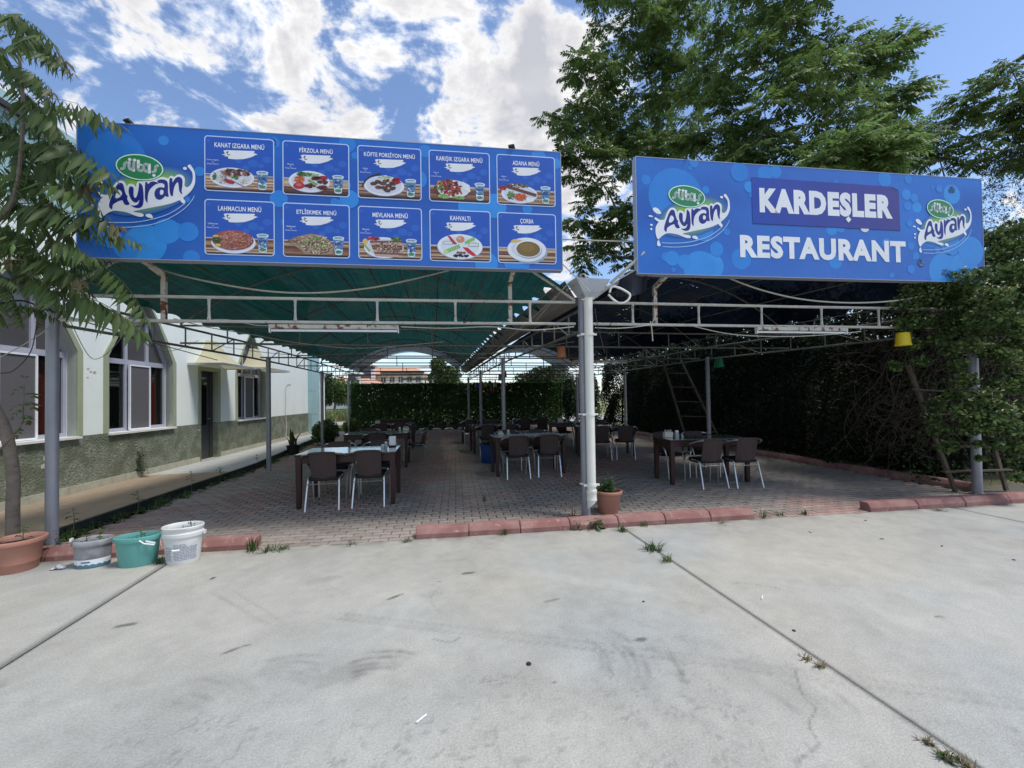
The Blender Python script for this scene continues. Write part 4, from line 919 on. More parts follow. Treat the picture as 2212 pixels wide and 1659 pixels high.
def f_pirzola(f,x,y):
    plate(f,x+.27,y+.15,.21,.115); scatter(f,x+.17,y+.165,.055,.035,60,OR,.006,.013,16); scatter(f,x+.22,y+.225,.07,.022,36,GR,.008,.016,16); scatter(f,x+.31,y+.22,.05,.02,30,[rgb(176,198,150),rgb(150,176,120)],.006,.012,16); f.ell(x+.165,y+.10,.058,.036,rgb(170,40,44),19,.1); f.ell(x+.165,y+.108,.03,.016,rgb(200,96,96),20); f.ell(x+.415,y+.195,.045,.025,rgb(150,38,44),19)
    for a,b_,r in ((.27,.105,.05),(.34,.19,.045),(.41,.15,.05),(.40,.09,.05)): scatter(f,x+a,y+b_,r,.02,18,[rgb(88,38,30),rgb(120,58,46)],.009,.018,17)
    f.poly([(x+.25,y+.16),(x+.27,y+.175),(x+.36,y+.125),(x+.34,y+.11)],rgb(118,160,72),20); f.line([(x+.40,y+.07),(x+.44,y+.025)],.010,rgb(110,60,40),20)
def f_kofte(f,x,y):
    plate(f,x+.28,y+.145,.215,.11)
    for a,b_ in ((.17,.165),(.22,.185),(.27,.17),(.22,.125),(.28,.12),(.33,.15),(.31,.095),(.37,.12),(.30,.205),(.37,.175)): f.ell(x+a,y+b_,.038,.021,random.choice([rgb(84,50,40),rgb(104,66,52),rgb(70,42,36)]),17+random.randint(0,2),random.uniform(-.4,.4),14); scatter(f,x+a,y+b_,.03,.014,6,BR,.004,.008,20)
    scatter(f,x+.29,y+.235,.07,.02,40,[rgb(176,200,160),rgb(214,220,210)],.006,.013,16); scatter(f,x+.41,y+.205,.045,.032,40,RD+[rgb(196,48,60)],.008,.016,16); f.line(spline([(x+.05,y+.13),(x+.09,y+.20),(x+.16,y+.25),(x+.24,y+.275)],4,False),.016,rgb(52,60,34),20)
def f_karisik(f,x,y):
    f.ell(x+.25,y+.14,.20,.112,rgb(92,52,44),14,n=40); f.ell(x+.27,y+.15,.18,.10,rgb(206,208,212),15,n=40); scatter(f,x+.23,y+.16,.12,.09,110,BR+RD+[rgb(170,84,64)],.008,.018,16); scatter(f,x+.12,y+.18,.04,.05,40,OR+GR+[rgb(190,205,160)],.008,.014,17); scatter(f,x+.33,y+.055,.06,.02,26,[rgb(140,172,96),rgb(96,140,70)],.008,.016,17); scatter(f,x+.16,y+.06,.05,.02,26,[rgb(150,182,106)],.008,.016,17)
    for k in range(3): f.line([(x+.16+.06*k,y+.235-.01*k),(x+.20+.08*k,y+.10)],.020,rgb(168,52,44),18)
    f.poly([(x+.37,y+.24),(x+.45,y+.20),(x+.46,y+.12),(x+.38,y+.15)],rgb(214,216,222),19)
def f_adana(f,x,y):
    plate(f,x+.26,y+.13,.21,.105); scatter(f,x+.24,y+.225,.12,.02,46,RD+GR+PALE+[rgb(96,50,90)],.008,.016,16); f.line([(x+.10,y+.215),(x+.45,y+.125)],.036,rgb(112,70,52),18)
    for k in range(17): f.line([(x+.12+.019*k,y+.225-.005*k),(x+.13+.019*k,y+.19-.005*k)],.006,rgb(70,42,34),19)
    scatter(f,x+.16,y+.11,.045,.045,36,GR+[rgb(150,176,130)],.007,.014,16); scatter(f,x+.27,y+.095,.07,.04,70,OR+[rgb(206,88,60)],.007,.015,17); scatter(f,x+.07,y+.19,.035,.02,20,RD,.008,.014,17); f.poly([(x+.32,y+.09),(x+.45,y+.10),(x+.42,y+.05),(x+.35,y+.035)],rgb(216,220,226),18)
def f_lahm(f,x,y):
    plate(f,x+.28,y+.135,.215,.115); f.ell(x+.275,y+.155,.20,.105,rgb(158,74,48),15,n=40); scatter(f,x+.28,y+.155,.19,.095,280,[rgb(168,82,56),rgb(140,58,40),rgb(190,116,84),rgb(206,150,120)],.004,.009,16); scatter(f,x+.12,y+.155,.045,.025,40,[rgb(52,82,40),rgb(70,96,48)],.006,.011,19); f.ell(x+.11,y+.195,.03,.012,rgb(214,170,60),20); f.ell(x+.13,y+.10,.03,.015,rgb(220,178,62),20)
def f_etli(f,x,y):
    f.poly([(x+.04,y+.165),(x+.16,y+.225),(x+.28,y+.255),(x+.40,y+.24),(x+.47,y+.19),(x+.52,y+.12),(x+.50,y+.04),(x+.35,y+.03),(x+.22,y+.035),(x+.17,y+.085)],rgb(150,128,104),15)
    scatter(f,x+.34,y+.14,.16,.10,300,[rgb(196,176,150),rgb(122,92,72),rgb(96,70,54),rgb(170,144,116),rgb(210,196,176)],.005,.012,16); scatter(f,x+.20,y+.18,.11,.045,100,[rgb(196,176,150),rgb(122,92,72),rgb(150,110,84)],.005,.011,16); scatter(f,x+.10,y+.165,.05,.015,26,[rgb(160,124,96),rgb(120,84,62)],.005,.010,16)
    f.line(spline([(x+.19,y+.135),(x+.24,y+.16),(x+.31,y+.20),(x+.37,y+.205)],4,False),.014,rgb(112,158,68),20); f.line(spline([(x+.30,y+.105),(x+.36,y+.11),(x+.42,y+.15),(x+.45,y+.185)],4,False),.014,rgb(122,166,74),20)
def f_mevl(f,x,y):
    plate(f,x+.27,y+.13,.21,.115); scatter(f,x+.16,y+.225,.06,.016,30,RD+[rgb(206,86,76)],.008,.016,16); f.ell(x+.075,y+.19,.028,.032,rgb(210,178,96),17); f.line([(x+.07,y+.15),(x+.12,y+.09)],.02,rgb(140,168,84),17)
    for k in range(7):
        y0=y+.20-.024*k; f.poly([(x+.12+.008*k,y0),(x+.47,y0+.016-.004*k),(x+.47,y0-.008-.004*k),(x+.125+.010*k,y0-.022)],random.choice([rgb(172,132,104),rgb(120,80,62),rgb(190,152,124)]),16+k%2)
    scatter(f,x+.31,y+.13,.15,.07,150,[rgb(206,190,176),rgb(110,70,54),rgb(150,104,82),rgb(90,54,44)],.004,.010,18); scatter(f,x+.40,y+.225,.05,.018,26,GR,.007,.013,19)
def f_kahv(f,x,y):
    f.ell(x+.335,y+.165,.253,.143,rgb(160,170,190),14,n=44); f.ell(x+.335,y+.17,.25,.14,rgb(218,222,230),15,n=44); f.ell(x+.335,y+.172,.21,.11,rgb(204,209,220),16,n=44)
    f.ell(x+.34,y+.215,.036,.022,rgb(210,214,222),17); f.ell(x+.34,y+.25,.046,.040,rgb(190,132,96),18); f.ell(x+.328,y+.262,.02,.016,rgb(214,166,132),19); f.poly([(x+.195,y+.29),(x+.225,y+.285),(x+.30,y+.20),(x+.285,y+.19),(x+.25,y+.20)],rgb(182,36,48),18); f.line([(x+.40,y+.215),(x+.49,y+.265)],.034,rgb(132,182,86),18); f.line([(x+.17,y+.105),(x+.32,y+.17)],.042,rgb(96,156,72),18)
    for k in range(8): f.line([(x+.18+.018*k,y+.13+.0078*k),(x+.19+.018*k,y+.093+.0078*k)],.005,rgb(196,222,160),19)
    f.ell(x+.175,y+.105,.026,.022,rgb(176,212,140),20); f.poly([(x+.36,y+.165),(x+.42,y+.16),(x+.52,y+.075),(x+.48,y+.065),(x+.42,y+.10)],rgb(186,38,44),18); f.rrect(x+.145,y+.19,x+.255,y+.225,.004,rgb(120,160,150),18); f.rrect(x+.152,y+.196,x+.248,y+.219,.004,rgb(212,218,214),19); f.rrect(x+.43,y+.175,x+.545,y+.215,.004,rgb(110,150,120),18); f.rrect(x+.437,y+.181,x+.538,y+.209,.004,rgb(214,212,208),19)
    scatter(f,x+.345,y+.065,.09,.014,26,[rgb(30,26,34),rgb(44,38,46)],.009,.014,18)
    for a in (.31,.345,.38): f.ell(x+a,y+.10,.018,.014,rgb(122,78,56),21)
def f_corba(f,x,y):
    f.ell(x+.36,y+.14,.218,.142,rgb(150,160,180),14,n=44); f.ell(x+.335,y+.16,.225,.138,rgb(216,220,228),15,n=44); f.ell(x+.335,y+.165,.18,.105,rgb(198,204,216),16,n=44); f.ell(x+.36,y+.155,.150,.098,rgb(150,158,172),17,n=44); f.ell(x+.352,y+.168,.150,.098,rgb(226,228,232),18,n=44); f.ell(x+.352,y+.166,.138,.088,rgb(118,94,44),19,n=44); f.ell(x+.34,y+.185,.09,.05,rgb(130,104,52),20,n=30); f.poly(spline([(x+.15,y+.25),(x+.19,y+.275),(x+.25,y+.27),(x+.28,y+.262),(x+.22,y+.245),(x+.17,y+.238)],4),rgb(206,178,84),19)
NOTE=lambda a,w:[(a,w,.318),('+',.012,.296),('Sütaş Ayran',.112,.275)]
CX=[1.176,1.940,2.708,3.472,4.231]
for i,(t_,f_,w_,n_) in enumerate([('KANAT IZGARA MENÜ',f_kanat,.485,NOTE('Kanat Izgara',.115)),('PİRZOLA MENÜ',f_pirzola,.34,NOTE('Pirzola',.062)),('KÖFTE PORSİYON MENÜ',f_kofte,.545,NOTE('Köfte',.05)),('KARIŞIK IZGARA MENÜ',f_karisik,.515,NOTE('Izgara',.06)),('ADANA MENÜ',f_adana,.312,NOTE('Adana',.06))]): card(CX[i],.738,t_,f_,w_,n_)
for i,(t_,f_,w_,n_) in enumerate([('LAHMACUN MENÜ',f_lahm,.42,NOTE('Lahmacun',.095)),('ETLİEKMEK MENÜ',f_etli,.405,NOTE('Etliekmek',.09)),('MEVLANA MENÜ',f_mevl,.375,NOTE('Mevlana',.075)),('KAHVALTI',f_kahv,.225,[]),('ÇORBA',f_corba,.155,[])]): card(CX[i],.070,t_,f_,w_,n_)

S2=thing('name_sign','blue sign reading KARDEŞLER RESTAURANT between two drink emblems over the right canopy','sign',(2.438,4.550,2.948),TANG)
W2,H2=4.928,1.415; sign_box(S2,W2,H2)
rb=np.random.default_rng(9); bok=[(.95,.12,.16,.6),(.80,.08,.22,.5),(.60,.16,.09,.45),(.44,.20,.09,.45),(.85,.55,.13,.45),(1.02,.33,.09,.35),(1.35,.22,.13,.3),(2.62,.64,.08,.5),(2.75,.66,.06,.4),(3.42,.48,.07,.5),(3.74,1.14,.07,.5),(3.86,1.10,.06,.4),(3.9,.98,.07,.6),(4.45,1.18,.13,.55),(4.30,.14,.25,.5),(4.6,.18,.22,.55),(4.72,.42,.2,.45),(1.48,1.12,.07,.55),(1.70,1.30,.10,.3),(1.85,1.34,.08,.35),(3.42,1.33,.10,.35),(.5,.95,.35,.25),(.75,1.38,.06,.35),(1.35,1.3,.12,.2),(2.66,.22,.09,.35),(4.1,.62,.16,.4),(4.4,.5,.15,.4)]
bok+=[(float(rb.uniform(.1,4.8)),float(rb.uniform(.05,1.36)),float(rb.uniform(.02,.06)),.3) for _ in range(26)]
sign_face(S2,W2,H2,8,bok,lambda u,v:np.clip(1-abs(u-.5)*2.2,0,1)*.75+.1)
emblem(S2,0.145,0.225,.637,.587,9)
emblem(S2,4.255-0.785*.555,0.970-(1659-408)/1000*.560,.555,.560,9)
p=Print(); c1,c2=np.array(rgb(30,66,160)),np.array(rgb(64,58,134)); ST=[(1.508,1.246),(3.52,1.232),(3.622,1.190),(3.627,.661),(1.514,.668)]
p.poly([(a+.004,b_-.006) for a,b_ in ST],rgb(28,34,70),8); p.poly(ST,lambda a,b_:tuple(c1+(c2-c1)*np.clip((a-1.5)/1.3,0,1)),10); p.poly([(3.52,1.232),(3.622,1.190),(3.60,1.188),(3.54,1.215)],rgb(24,26,40),12)
stk=p.build('sticker',S2)
p=Print(); xk=1.612; Wk=3.520-1.612
def rounded(p,s,x,y,w,h,bold): 
    p.text(s,x,y,w,h,WH,13,bold=bold)
V,F=text_mesh('KARDESLER',.055); rounded(p,'KARDESLER',xk,.806,Wk,.314,.062)
p.poly([(2.815,.772),(2.862,.822),(2.909,.772),(2.862,.722)],rgb(70,74,110),14); p.poly([(2.822,.772),(2.862,.814),(2.902,.772),(2.862,.730)],WH,16); p.build('lettering',stk)
p=Print(); p.text('RESTAURANT',1.333,.236,2.37,.284,WH,9,bold=.05); p.poly([(3.10+.062*cos(a),.668+.05*sin(a)) for a in np.linspace(-pi,0,14)],rgb(214,210,206),9); p.build('lettering',S2)
for x_,y_ in ((4.44,1.24),(4.30,.12),(3.93,.24)):
    p=Print(); scatter(p,x_,y_,.05,.05,22,[rgb(40,70,120),rgb(30,56,100),rgb(90,120,160)],.008,.016,9); p.build('scuff',S2)
for S,Wd,Hd in ((S1,W1,H1),(S2,W2,H2)):
    for k in range(9):
        b=MB(); b.lathe([(0,.0),(.009,.0),(.007,.010),(0,.013)],(Wd*(k+.5)/9+random.uniform(-.06,.06),.03,Hd),8); b.build('fixing',m_ceramic0,S)
# brackets, top lamps
for S,xs in ((S1,(.53,4.42)),(S2,(.42,4.36))):
    for x_ in xs:
        b=MB(); b.bar((x_,.42,-.535),(x_,.42,-.04),.045,.045); b.bar((x_,.425,-.045),(x_,.06,.035),.045,.045); b.build('bracket',m_rust,S)
        b=MB(); b.bar((x_,.12,.05),(x_,.12,1.36),.04,.03); b.build('back_strut',m_rust,S)
for x_ in (.50,4.45): b=MB(); b.bar((x_-.02,.05,1.39),(x_-.05,-.02,1.425),.07,.02); b.build('top_clip',m_cabled,S1)
for x_ in (.62,): b=MB(); b.bar((x_,.05,1.415),(x_+.05,.0,1.43),.07,.015); b.build('top_clip',m_cabled,S2)
# ------------------------------------------------------------------ tables and chairs
def make_table(w,d,label,x,y,rz):
    t=thing('dining_table',label,'table',(x,y,0),rz,'brown wooden tables with pale glass tops')
    for sx in (-1,1):
        for sy in (-1,1):
            b=MB(); cx,cy=sx*(w/2-.05),sy*(d/2-.05); b.loft([[(cx+a*s,cy+c*s,z) for a,c in ((-1,-1),(1,-1),(1,1),(-1,1))] for z,s in ((0.004,.026),(.03,.029),(.62,.036),(.725,.036))]); b.build('leg',m_wood,t)
    for sy in (-1,1): b=MB(); b.box((0,sy*(d/2-.045),.675),(w-.17,.022,.095)); b.build('apron',m_wood,t)
    for sx in (-1,1): b=MB(); b.box((sx*(w/2-.045),0,.675),(.022,d-.17,.095)); b.build('apron',m_wood,t)
    b=MB(); b.rbox((0,0,.736),(w,d,.022),.004); b.build('tabletop',m_wood,t)
    b=MB(); b.rbox((0,0,.751),(w-.02,d-.02,.007),.002); b.build('glass_top',m_ttop,t)
    return t
def make_chair(label,loc,rz):
    t=thing('rattan_chair',label,'chair',loc,rz,'brown rattan chairs with aluminium legs')
    for s in (-1,1):
        b=MB(); b.tube(spline([(s*.215,-.285,0.003),(s*.205,-.20,.30),(s*.20,-.165,.405),(s*.205,-.10,.425),(s*.21,.05,.43)],5,False),.0125,8); b.build('leg',m_alu,t,smooth=True)
        b=MB(); b.tube(spline([(s*.225,.25,0.003),(s*.235,.235,.30),(s*.270,.225,.50),(s*.298,.16,.615),(s*.308,.02,.665),(s*.300,-.10,.71),(s*.250,-.215,.755),(s*.178,-.264,.774)],5,False),.0128,8); b.build('leg',m_alu,t,smooth=True)
        b=MB(); b.tube(spline([(s*.280,.20,.56),(s*.298,.16,.617),(s*.308,.02,.667),(s*.304,-.07,.70)],5,False),.0165,8); b.build('arm_wrap',m_wick,t,smooth=True)
    b=MB(); b.tube([(-.206,-.208,.355),(.206,-.208,.355)],.008,6); b.build('stretcher',m_alu,t)
    b=MB(); b.tube([(-.21,.20,.40),(.21,.20,.40)],.009,6); b.build('front_rail',m_alu,t)
    # woven back panel, curved both ways
    b=MB(); nx,nz=12,8; outer=[];inner=[]
    def bp(u,v,o):
        w=.160+.012*v; x=-w+2*w*u; z=.405+(.775-.405)*v; y=-.185-.085*v+ .05*(abs(2*u-1)**2)*(1.0-.25*v)-.004+o; return (x,y,z)
    rings=[]
    for j in range(nz+1):
        v=j/nz; rings.append([bp(i/nx,v,-.007) for i in range(nx+1)]+[bp(i/nx,v,.007) for i in range(nx,-1,-1)])
    b.loft(rings); b.build('backrest',m_wick,t,smooth=True)
    b=MB(); b.tube(spline([(-.168,-.262,.776),(-.09,-.276,.786),(0,-.282,.788),(.09,-.276,.786),(.168,-.262,.776)],5,False),.017,8); b.build('top_rail',m_wick,t,smooth=True)
    b=MB(); prof=[]
    for z,k in ((.395,.96),(.41,1.0),(.428,1.0),(.44,.95)):
        prof.append([(.222*k*cos(a)*abs(cos(a))**-.5 if abs(cos(a))>1e-3 else 0,.01+.215*k*sin(a)*abs(sin(a))**-.5 if abs(sin(a))>1e-3 else .01,z+.012*(sin(a)>0.4)) for a in np.linspace(0,2*pi,25)[:-1]])
    b.loft(prof); b.build('seat',m_seat,t,smooth=True)
    return t
D1=-1.6
T1=make_table(1.36,.83,'front left table with a white napkin holder, nearest on the left side',-1.165,6.61,radians(D1))
rows=[(1.36,.83,'second table of the left row, behind the napkin holder',-1.17,9.91,-.02),(1.28,.80,'third table of the left row, nearly hidden behind chairs',-1.13,13.4,-.02),(1.34,.80,'farthest table of the left row in front of the green screen',-1.30,16.5,-.05),
 (1.42,.66,'middle table beside the blue pot, left of the white downpipe',1.885,8.12,.03),(1.32,.70,'second table of the middle row, behind the blue pot',1.74,11.6,.05),(1.22,.70,'third table of the middle row, close to the green screen',1.62,14.2,-.05),
 (1.10,.70,'far table behind two dark chairs right of the middle row',3.45,14.3,-.1),(1.10,.70,'skewed far table holding a small caddy, left of the white downpipe',3.95,11.75,-.32),(1.42,.72,'table seen just right of the white downpipe, in the shade',4.32,10.0,-.25),(1.45,.66,'front right table holding a small box, under the black canopy',4.64,6.57,-.075)]
for w_,d_,l_,x_,y_,r_ in rows: make_table(w_,d_,l_,x_,y_,r_)
ch0=make_chair('left chair of the two at the near side of the front left table',(-1.465,6.335,0),.02)
CH=[('right chair of the two at the near side of the front left table',(-.855,6.36,0),-.04),
 ('left chair on the far side of the front left table',(-1.50,7.20,0),pi+.05),('right chair on the far side of the front left table',(-.86,7.22,0),pi-.08),
 ('single chair at the near side of the second left table',(-1.15,9.45,0),.12),('chair tucked in behind the second left table, left one',(-1.5,10.5,0),pi),('chair at the right end of the second left table',(-.36,10.25,0),pi/2+.2),
 ('left chair in front of the third left table',(-1.45,13.0,0),0.05),('right chair in front of the third left table',(-.88,13.0,0),-.06),
 ('left chair at the near side of the middle table beside the blue pot',(1.58,7.74,0),-.05),('right chair at the near side of the middle table beside the blue pot',(2.21,7.80,0),-.14),
 ('left chair on the far side of the middle table beside the blue pot',(1.60,8.62,0),pi-.06),('right chair on the far side of the middle table beside the blue pot',(2.28,8.60,0),pi+.1),
 ('chair in front of the second middle table, left one',(1.45,11.15,0),.1),('chair in front of the second middle table, right one',(2.05,11.15,0),-.1),('chair at the left end of the third middle table',(1.22,13.75,0),.2),
 ('left chair of the dark pair before the far screen, right of the middle row',(3.1,13.85,0),.05),('right chair of the dark pair before the far screen, right of the middle row',(3.72,13.85,0),-.1),
 ('chair turned sideways at the skewed far table',(4.15,11.0,0),-.3),('chair at the right end of the skewed far table',(4.72,11.6,0),pi/2+.3),('chair on the far side of the skewed far table',(4.0,12.3,0),pi),
 ('left chair of the pair just right of the white downpipe',(3.98,9.42,0),-.2),('right chair of the pair just right of the white downpipe',(4.56,9.35,0),-.3),('chair on the far side of the shaded table right of the downpipe',(4.5,10.55,0),pi-.2),
 ('left chair at the near side of the front right table',(4.44,6.16,0),-.08),('right chair at the near side of the front right table',(5.0,6.07,0),-.12),
 ('left chair on the far side of the front right table',(4.32,7.00,0),pi+.1),('right chair on the far side of the front right table',(4.92,6.96,0),pi-.1)]
for l_,p_,r_ in CH: copy_tree(ch0,l_,p_,r_)
# things on the tables
m_ceramic=mat('white_ceramic',rgb(225,228,230),0.25,var=0.03); m_caddy=mat('printed_caddy',rgb(200,196,184),0.5,var=0.2,scale=30,spots=(rgb(140,60,50),0.04,30)); m_jar=mat('cloudy_glass',rgb(190,196,196),0.1,var=0.15,scale=20,transl=.3)
def napkin(x,y,label,rz=0):
    t=thing('napkin_holder',label,'napkin holder',(x,y,.757),rz); b=MB(); b.box((0,0,.008),(.12,.08,.014)); b.build('tray',m_seat,t)
    b=MB(); b.rbox((0,0,.085),(.095,.055,.14),.006); b.build('napkins',m_ceramic,t); b=MB(); b.box((-.052,0,.08),(.004,.06,.14)); b.box((.052,0,.08),(.004,.06,.14)); b.box((0,0,.158),(.10,.05,.004)); b.build('holder_sides',m_alu,t)
def shaker(x,y,label,h=.075,r=.024,m=None):
    t=thing('shaker',label,'shaker',(x,y,.7545),0,'small salt and spice shakers on the tables'); b=MB(); b.lathe([(0,.0),(r,.0),(r*1.05,h*.5),(r*.8,h*.75)],n=14); b.build('glass_body',m or m_jar,t,smooth=True)
    b=MB(); b.lathe([(r*.8,h*.75),(r*.85,h*.8),(r*.7,h),(0,h*1.04)],n=14); b.build('cap',m_ceramic,t,smooth=True)
napkin(-.60,6.86,'white napkin holder near the right end of the front left table',.03)
shaker(-.695,6.80,'taller shaker beside the white napkin holder',.085); shaker(-.735,6.735,'low squat shaker in front of the white napkin holder',.05,.03)
shaker(-.72,10.14,'shaker left of the caddy on the second left table',.09,.03)
def caddy(x,y,label,w=.16,h=.09,rz=0):
    t=thing('condiment_caddy',label,'caddy',(x,y,.7545),rz); b=MB(); b.rbox((0,0,h/2),(w,.09,h),.008); b.build('box',m_caddy,t)
    for k in range(3): b=MB(); b.lathe([(0,h),(.016,h),(.016,h+.03),(0,h+.04)],(-w*.3+w*.3*k,0,0),10); b.build('jar',m_jar,t,smooth=True)
caddy(-.58,10.16,'round edged caddy at the right end of the second left table',.14,.075)
caddy(1.36,8.22,'cluttered glass caddy at the left end of the middle table',.10,.05,.2); shaker(1.52,8.22,'pale cup shaped shaker by the post on the middle table',.10,.033)
caddy(4.10,6.70,'cream printed box on the front right table',.15,.10,-.1); shaker(4.26,6.68,'patterned jar beside the cream printed box',.12,.04); shaker(4.33,6.62,'tiny white shaker right of the patterned jar',.045,.018)
caddy(3.78,11.9,'white and brown caddy on the skewed far table',.16,.11,-.3); shaker(2.3,11.75,'small bright shaker at the right end of the second middle table',.08,.02)
caddy(-1.62,13.5,'grey caddy at the left end of the third left table',.14,.08)

# ------------------------------------------------------------------ pots and buckets
def pot_profile(name,label,cat,x,y,prof,soilz,soilr,m,sx=1,sy=1,rz=0,bands=(),parts='rim',group=None):
    t=thing(name,label,cat,(x,y,0),rz,group); b=MB(); b.lathe(prof,n=36,sx=sx,sy=sy); b.build('body',m,t,smooth=True)
    b=MB(); n=36; ring=[(soilr*sx*cos(2*pi*j/n),soilr*sy*sin(2*pi*j/n),soilz+.006*random.random()) for j in range(n)]; mid=[(soilr*.5*sx*cos(2*pi*j/n),soilr*.5*sy*sin(2*pi*j/n),soilz+.012+.014*random.random()) for j in range(n)]
    b.loft([ring,mid],caps=False); b.add([*mid,(0,0,soilz+.02)],[(j,(j+1)%n,n) for j in range(n)]); b.build('soil',m_soil,t); return t
G0=[(0,.0),(.135,.0),(.142,.012),(.152,.07),(.1545,.072),(.165,.15),(.1675,.153),(.172,.20),(.1745,.203),(.178,.225),(.205,.232),(.210,.245),(.206,.262),(.192,.268),(.180,.262),(.168,.235),(.15,.15)]
P0=pot_profile('flower_pot','large terracotta coloured pot at the far left edge','pot',-3.72,4.63,G0,.215,.166,m_terra)
B1=pot_profile('bucket','grimy grey white bucket with a torn label, second from the left','bucket',-3.10,4.585,[(0,0),(.125,0),(.128,.01),(.138,.175),(.152,.178),(.156,.19),(.154,.215),(.146,.222),(.138,.215),(.132,.19),(.12,.12)],.165,.130,m_gbucket,1.1,.78,.1)
b=MB(); rows=[[( (.128+.0103*z/.175+.0025)*1.1*cos(a),(.128+.0103*z/.175+.0025)*.78*sin(a),z) for a in np.linspace(-pi*.98,-.02,26)] for z in (.012,.03,.072)]
b.loft(rows,caps=False,closed=False); b.build('label_strip',m_ceramic,B1,smooth=True)
b=MB(); rows=[[( (.128+.0103*z/.175+.004)*1.1*cos(a),(.128+.0103*z/.175+.004)*.78*sin(a),z+(.010*abs(sin(a*9)) if z>.015 else 0)) for a in np.linspace(-pi*.97,-.03,40)] for z in (.012,.026)]
b.loft(rows,caps=False,closed=False); b.build('label_print',mat('label_teal',rgb(70,120,140),0.5),B1,smooth=True)
b=MB(); rows=[[( (.1325+.004)*1.1*cos(a),(.1325+.004)*.78*sin(a),z) for a in np.linspace(-1.85,-1.35,8)] for z in (.048,.058)]; b.loft(rows,caps=False,closed=False); b.build('label_print',mat('label_navy',rgb(60,76,120),0.5),B1)
B2=pot_profile('bucket','turquoise plastic bucket with a dented rim, third from the left','bucket',-2.695,4.515,[(0,0),(.125,0),(.13,.008),(.152,.205),(.164,.208),(.168,.222),(.166,.244),(.158,.248),(.153,.240),(.147,.2),(.135,.12)],.17,.143,m_teal_b,1.1,.72,.12)
B3=pot_profile('bucket','tall white bucket with rows of faded print and a wire handle, fourth from the left','bucket',-2.315,4.50,[(0,0),(.128,0),(.132,.008),(.152,.205),(.162,.208),(.165,.222),(.164,.238),(.156,.243),(.158,.262),(.166,.268),(.168,.285),(.162,.29),(.155,.285),(.148,.25),(.14,.18)],.215,.146,m_wbucket,1.03,.80,.12)
m_inkp=mat('faded_ink',rgb(150,155,172),0.6,var=0.2,scale=30)
b=MB()
for k in range(11):
    z=.035+.012*k; r=.1335+.0985*z+.001; a=-2.45
    while a<-.55:
        da=random.uniform(.04,.16)
        if not (k>8 and (a<-1.9 or a>-1.2)) and abs(a+1.95)>.05: b.add([( (r+.0015*dz)*1.03*cos(q),(r+.0015*dz)*.80*sin(q),z+.006*dz) for dz in (0,1) for q in (a,a+da/2,a+da)],[(0,1,4,3),(1,2,5,4)])
        a+=da+random.uniform(.02,.05)
b.build('print_lines',m_inkp,B3)
def bail(t,rx,ry,z,drop,grip=True,ang=0):
    pts=[(rx*cos(a),ry*sin(a)-.012 if abs(sin(a))>.1 else ry*sin(a),z-drop*sin(-a)) for a in np.linspace(-pi,0,19)]; b=MB(); b.tube(pts,.0028,6); b.build('wire_handle',m_alu,t)
    if grip: q=pts[8:11]; b=MB(); b.tube([Vector(p)+Vector((0,-.002,0)) for p in q],.008,8); b.build('grip',m_ceramic,t)
bail(B3,.172,.150,.232,.105)
b=MB(); b.tube([(.06,-.118,.225),(.10,-.13,.20),(.165,-.10,.175)],.006,8); b.build('handle_stub',m_ceramic,B2)
b=MB(); b.bar((.105,-.112,.215),(.172,-.095,.188),.012,.012); b.build('handle_grip',m_ceramic,B2)
for s in (-1,1): b=MB(); b.box((s*.178,-.0,.222),(.02,.03,.028)); b.build('lug',m_ceramic if s<0 else m_wbucket,B3 if s>0 else B1)
P4=pot_profile('flower_pot','round terracotta coloured pot standing right of the white downpipe','pot',2.235,5.07,[(0,0),(.118,0),(.122,.01),(.134,.09),(.1365,.093),(.145,.16),(.1475,.163),(.155,.225),(.178,.232),(.182,.245),(.178,.262),(.165,.268),(.155,.258),(.148,.22),(.14,.15)],.22,.146,m_terra)
P5=pot_profile('flower_pot','tall blue pot with peeling white patches left of the middle table','pot',1.33,9.66,[(0,0),(.17,0),(.178,.012),(.20,.2),(.215,.40),(.23,.405),(.232,.425),(.215,.43),(.205,.40),(.2,.3)],.37,.205,m_blue)
P6=pot_profile('flower_pot','dark pot with a spiky plant at the walkway edge behind the second post','pot',-3.82,12.75,[(0,0),(.14,0),(.17,.22),(.185,.225),(.185,.245),(.165,.24),(.15,.18)],.2,.16,m_seat)
B3.scale=(.97,.97,1.18); B2.scale=(1,1,1.10); B1.scale=(.90,.95,1.13); P0.scale=(.93,.95,1.08); P4.scale=(1.02,1.02,1.08)
# crumpled wrapper between pot and bucket
b=MB(); vs=[];n=9
for i in range(n):
    for j in range(6): vs.append((-3.40+.013*i+.004*random.random(),4.52+.010*j,.006+.035*random.random()*(1-abs(i-4)/5)))
b.add(vs,[(i*6+j,i*6+j+1,i*6+j+7,i*6+j+6) for i in range(n-1) for j in range(5)]); tag(b.build('plastic_wrapper',m_clearp),'crumpled clear plastic wrapper by the kerb between pot and grimy bucket','litter')

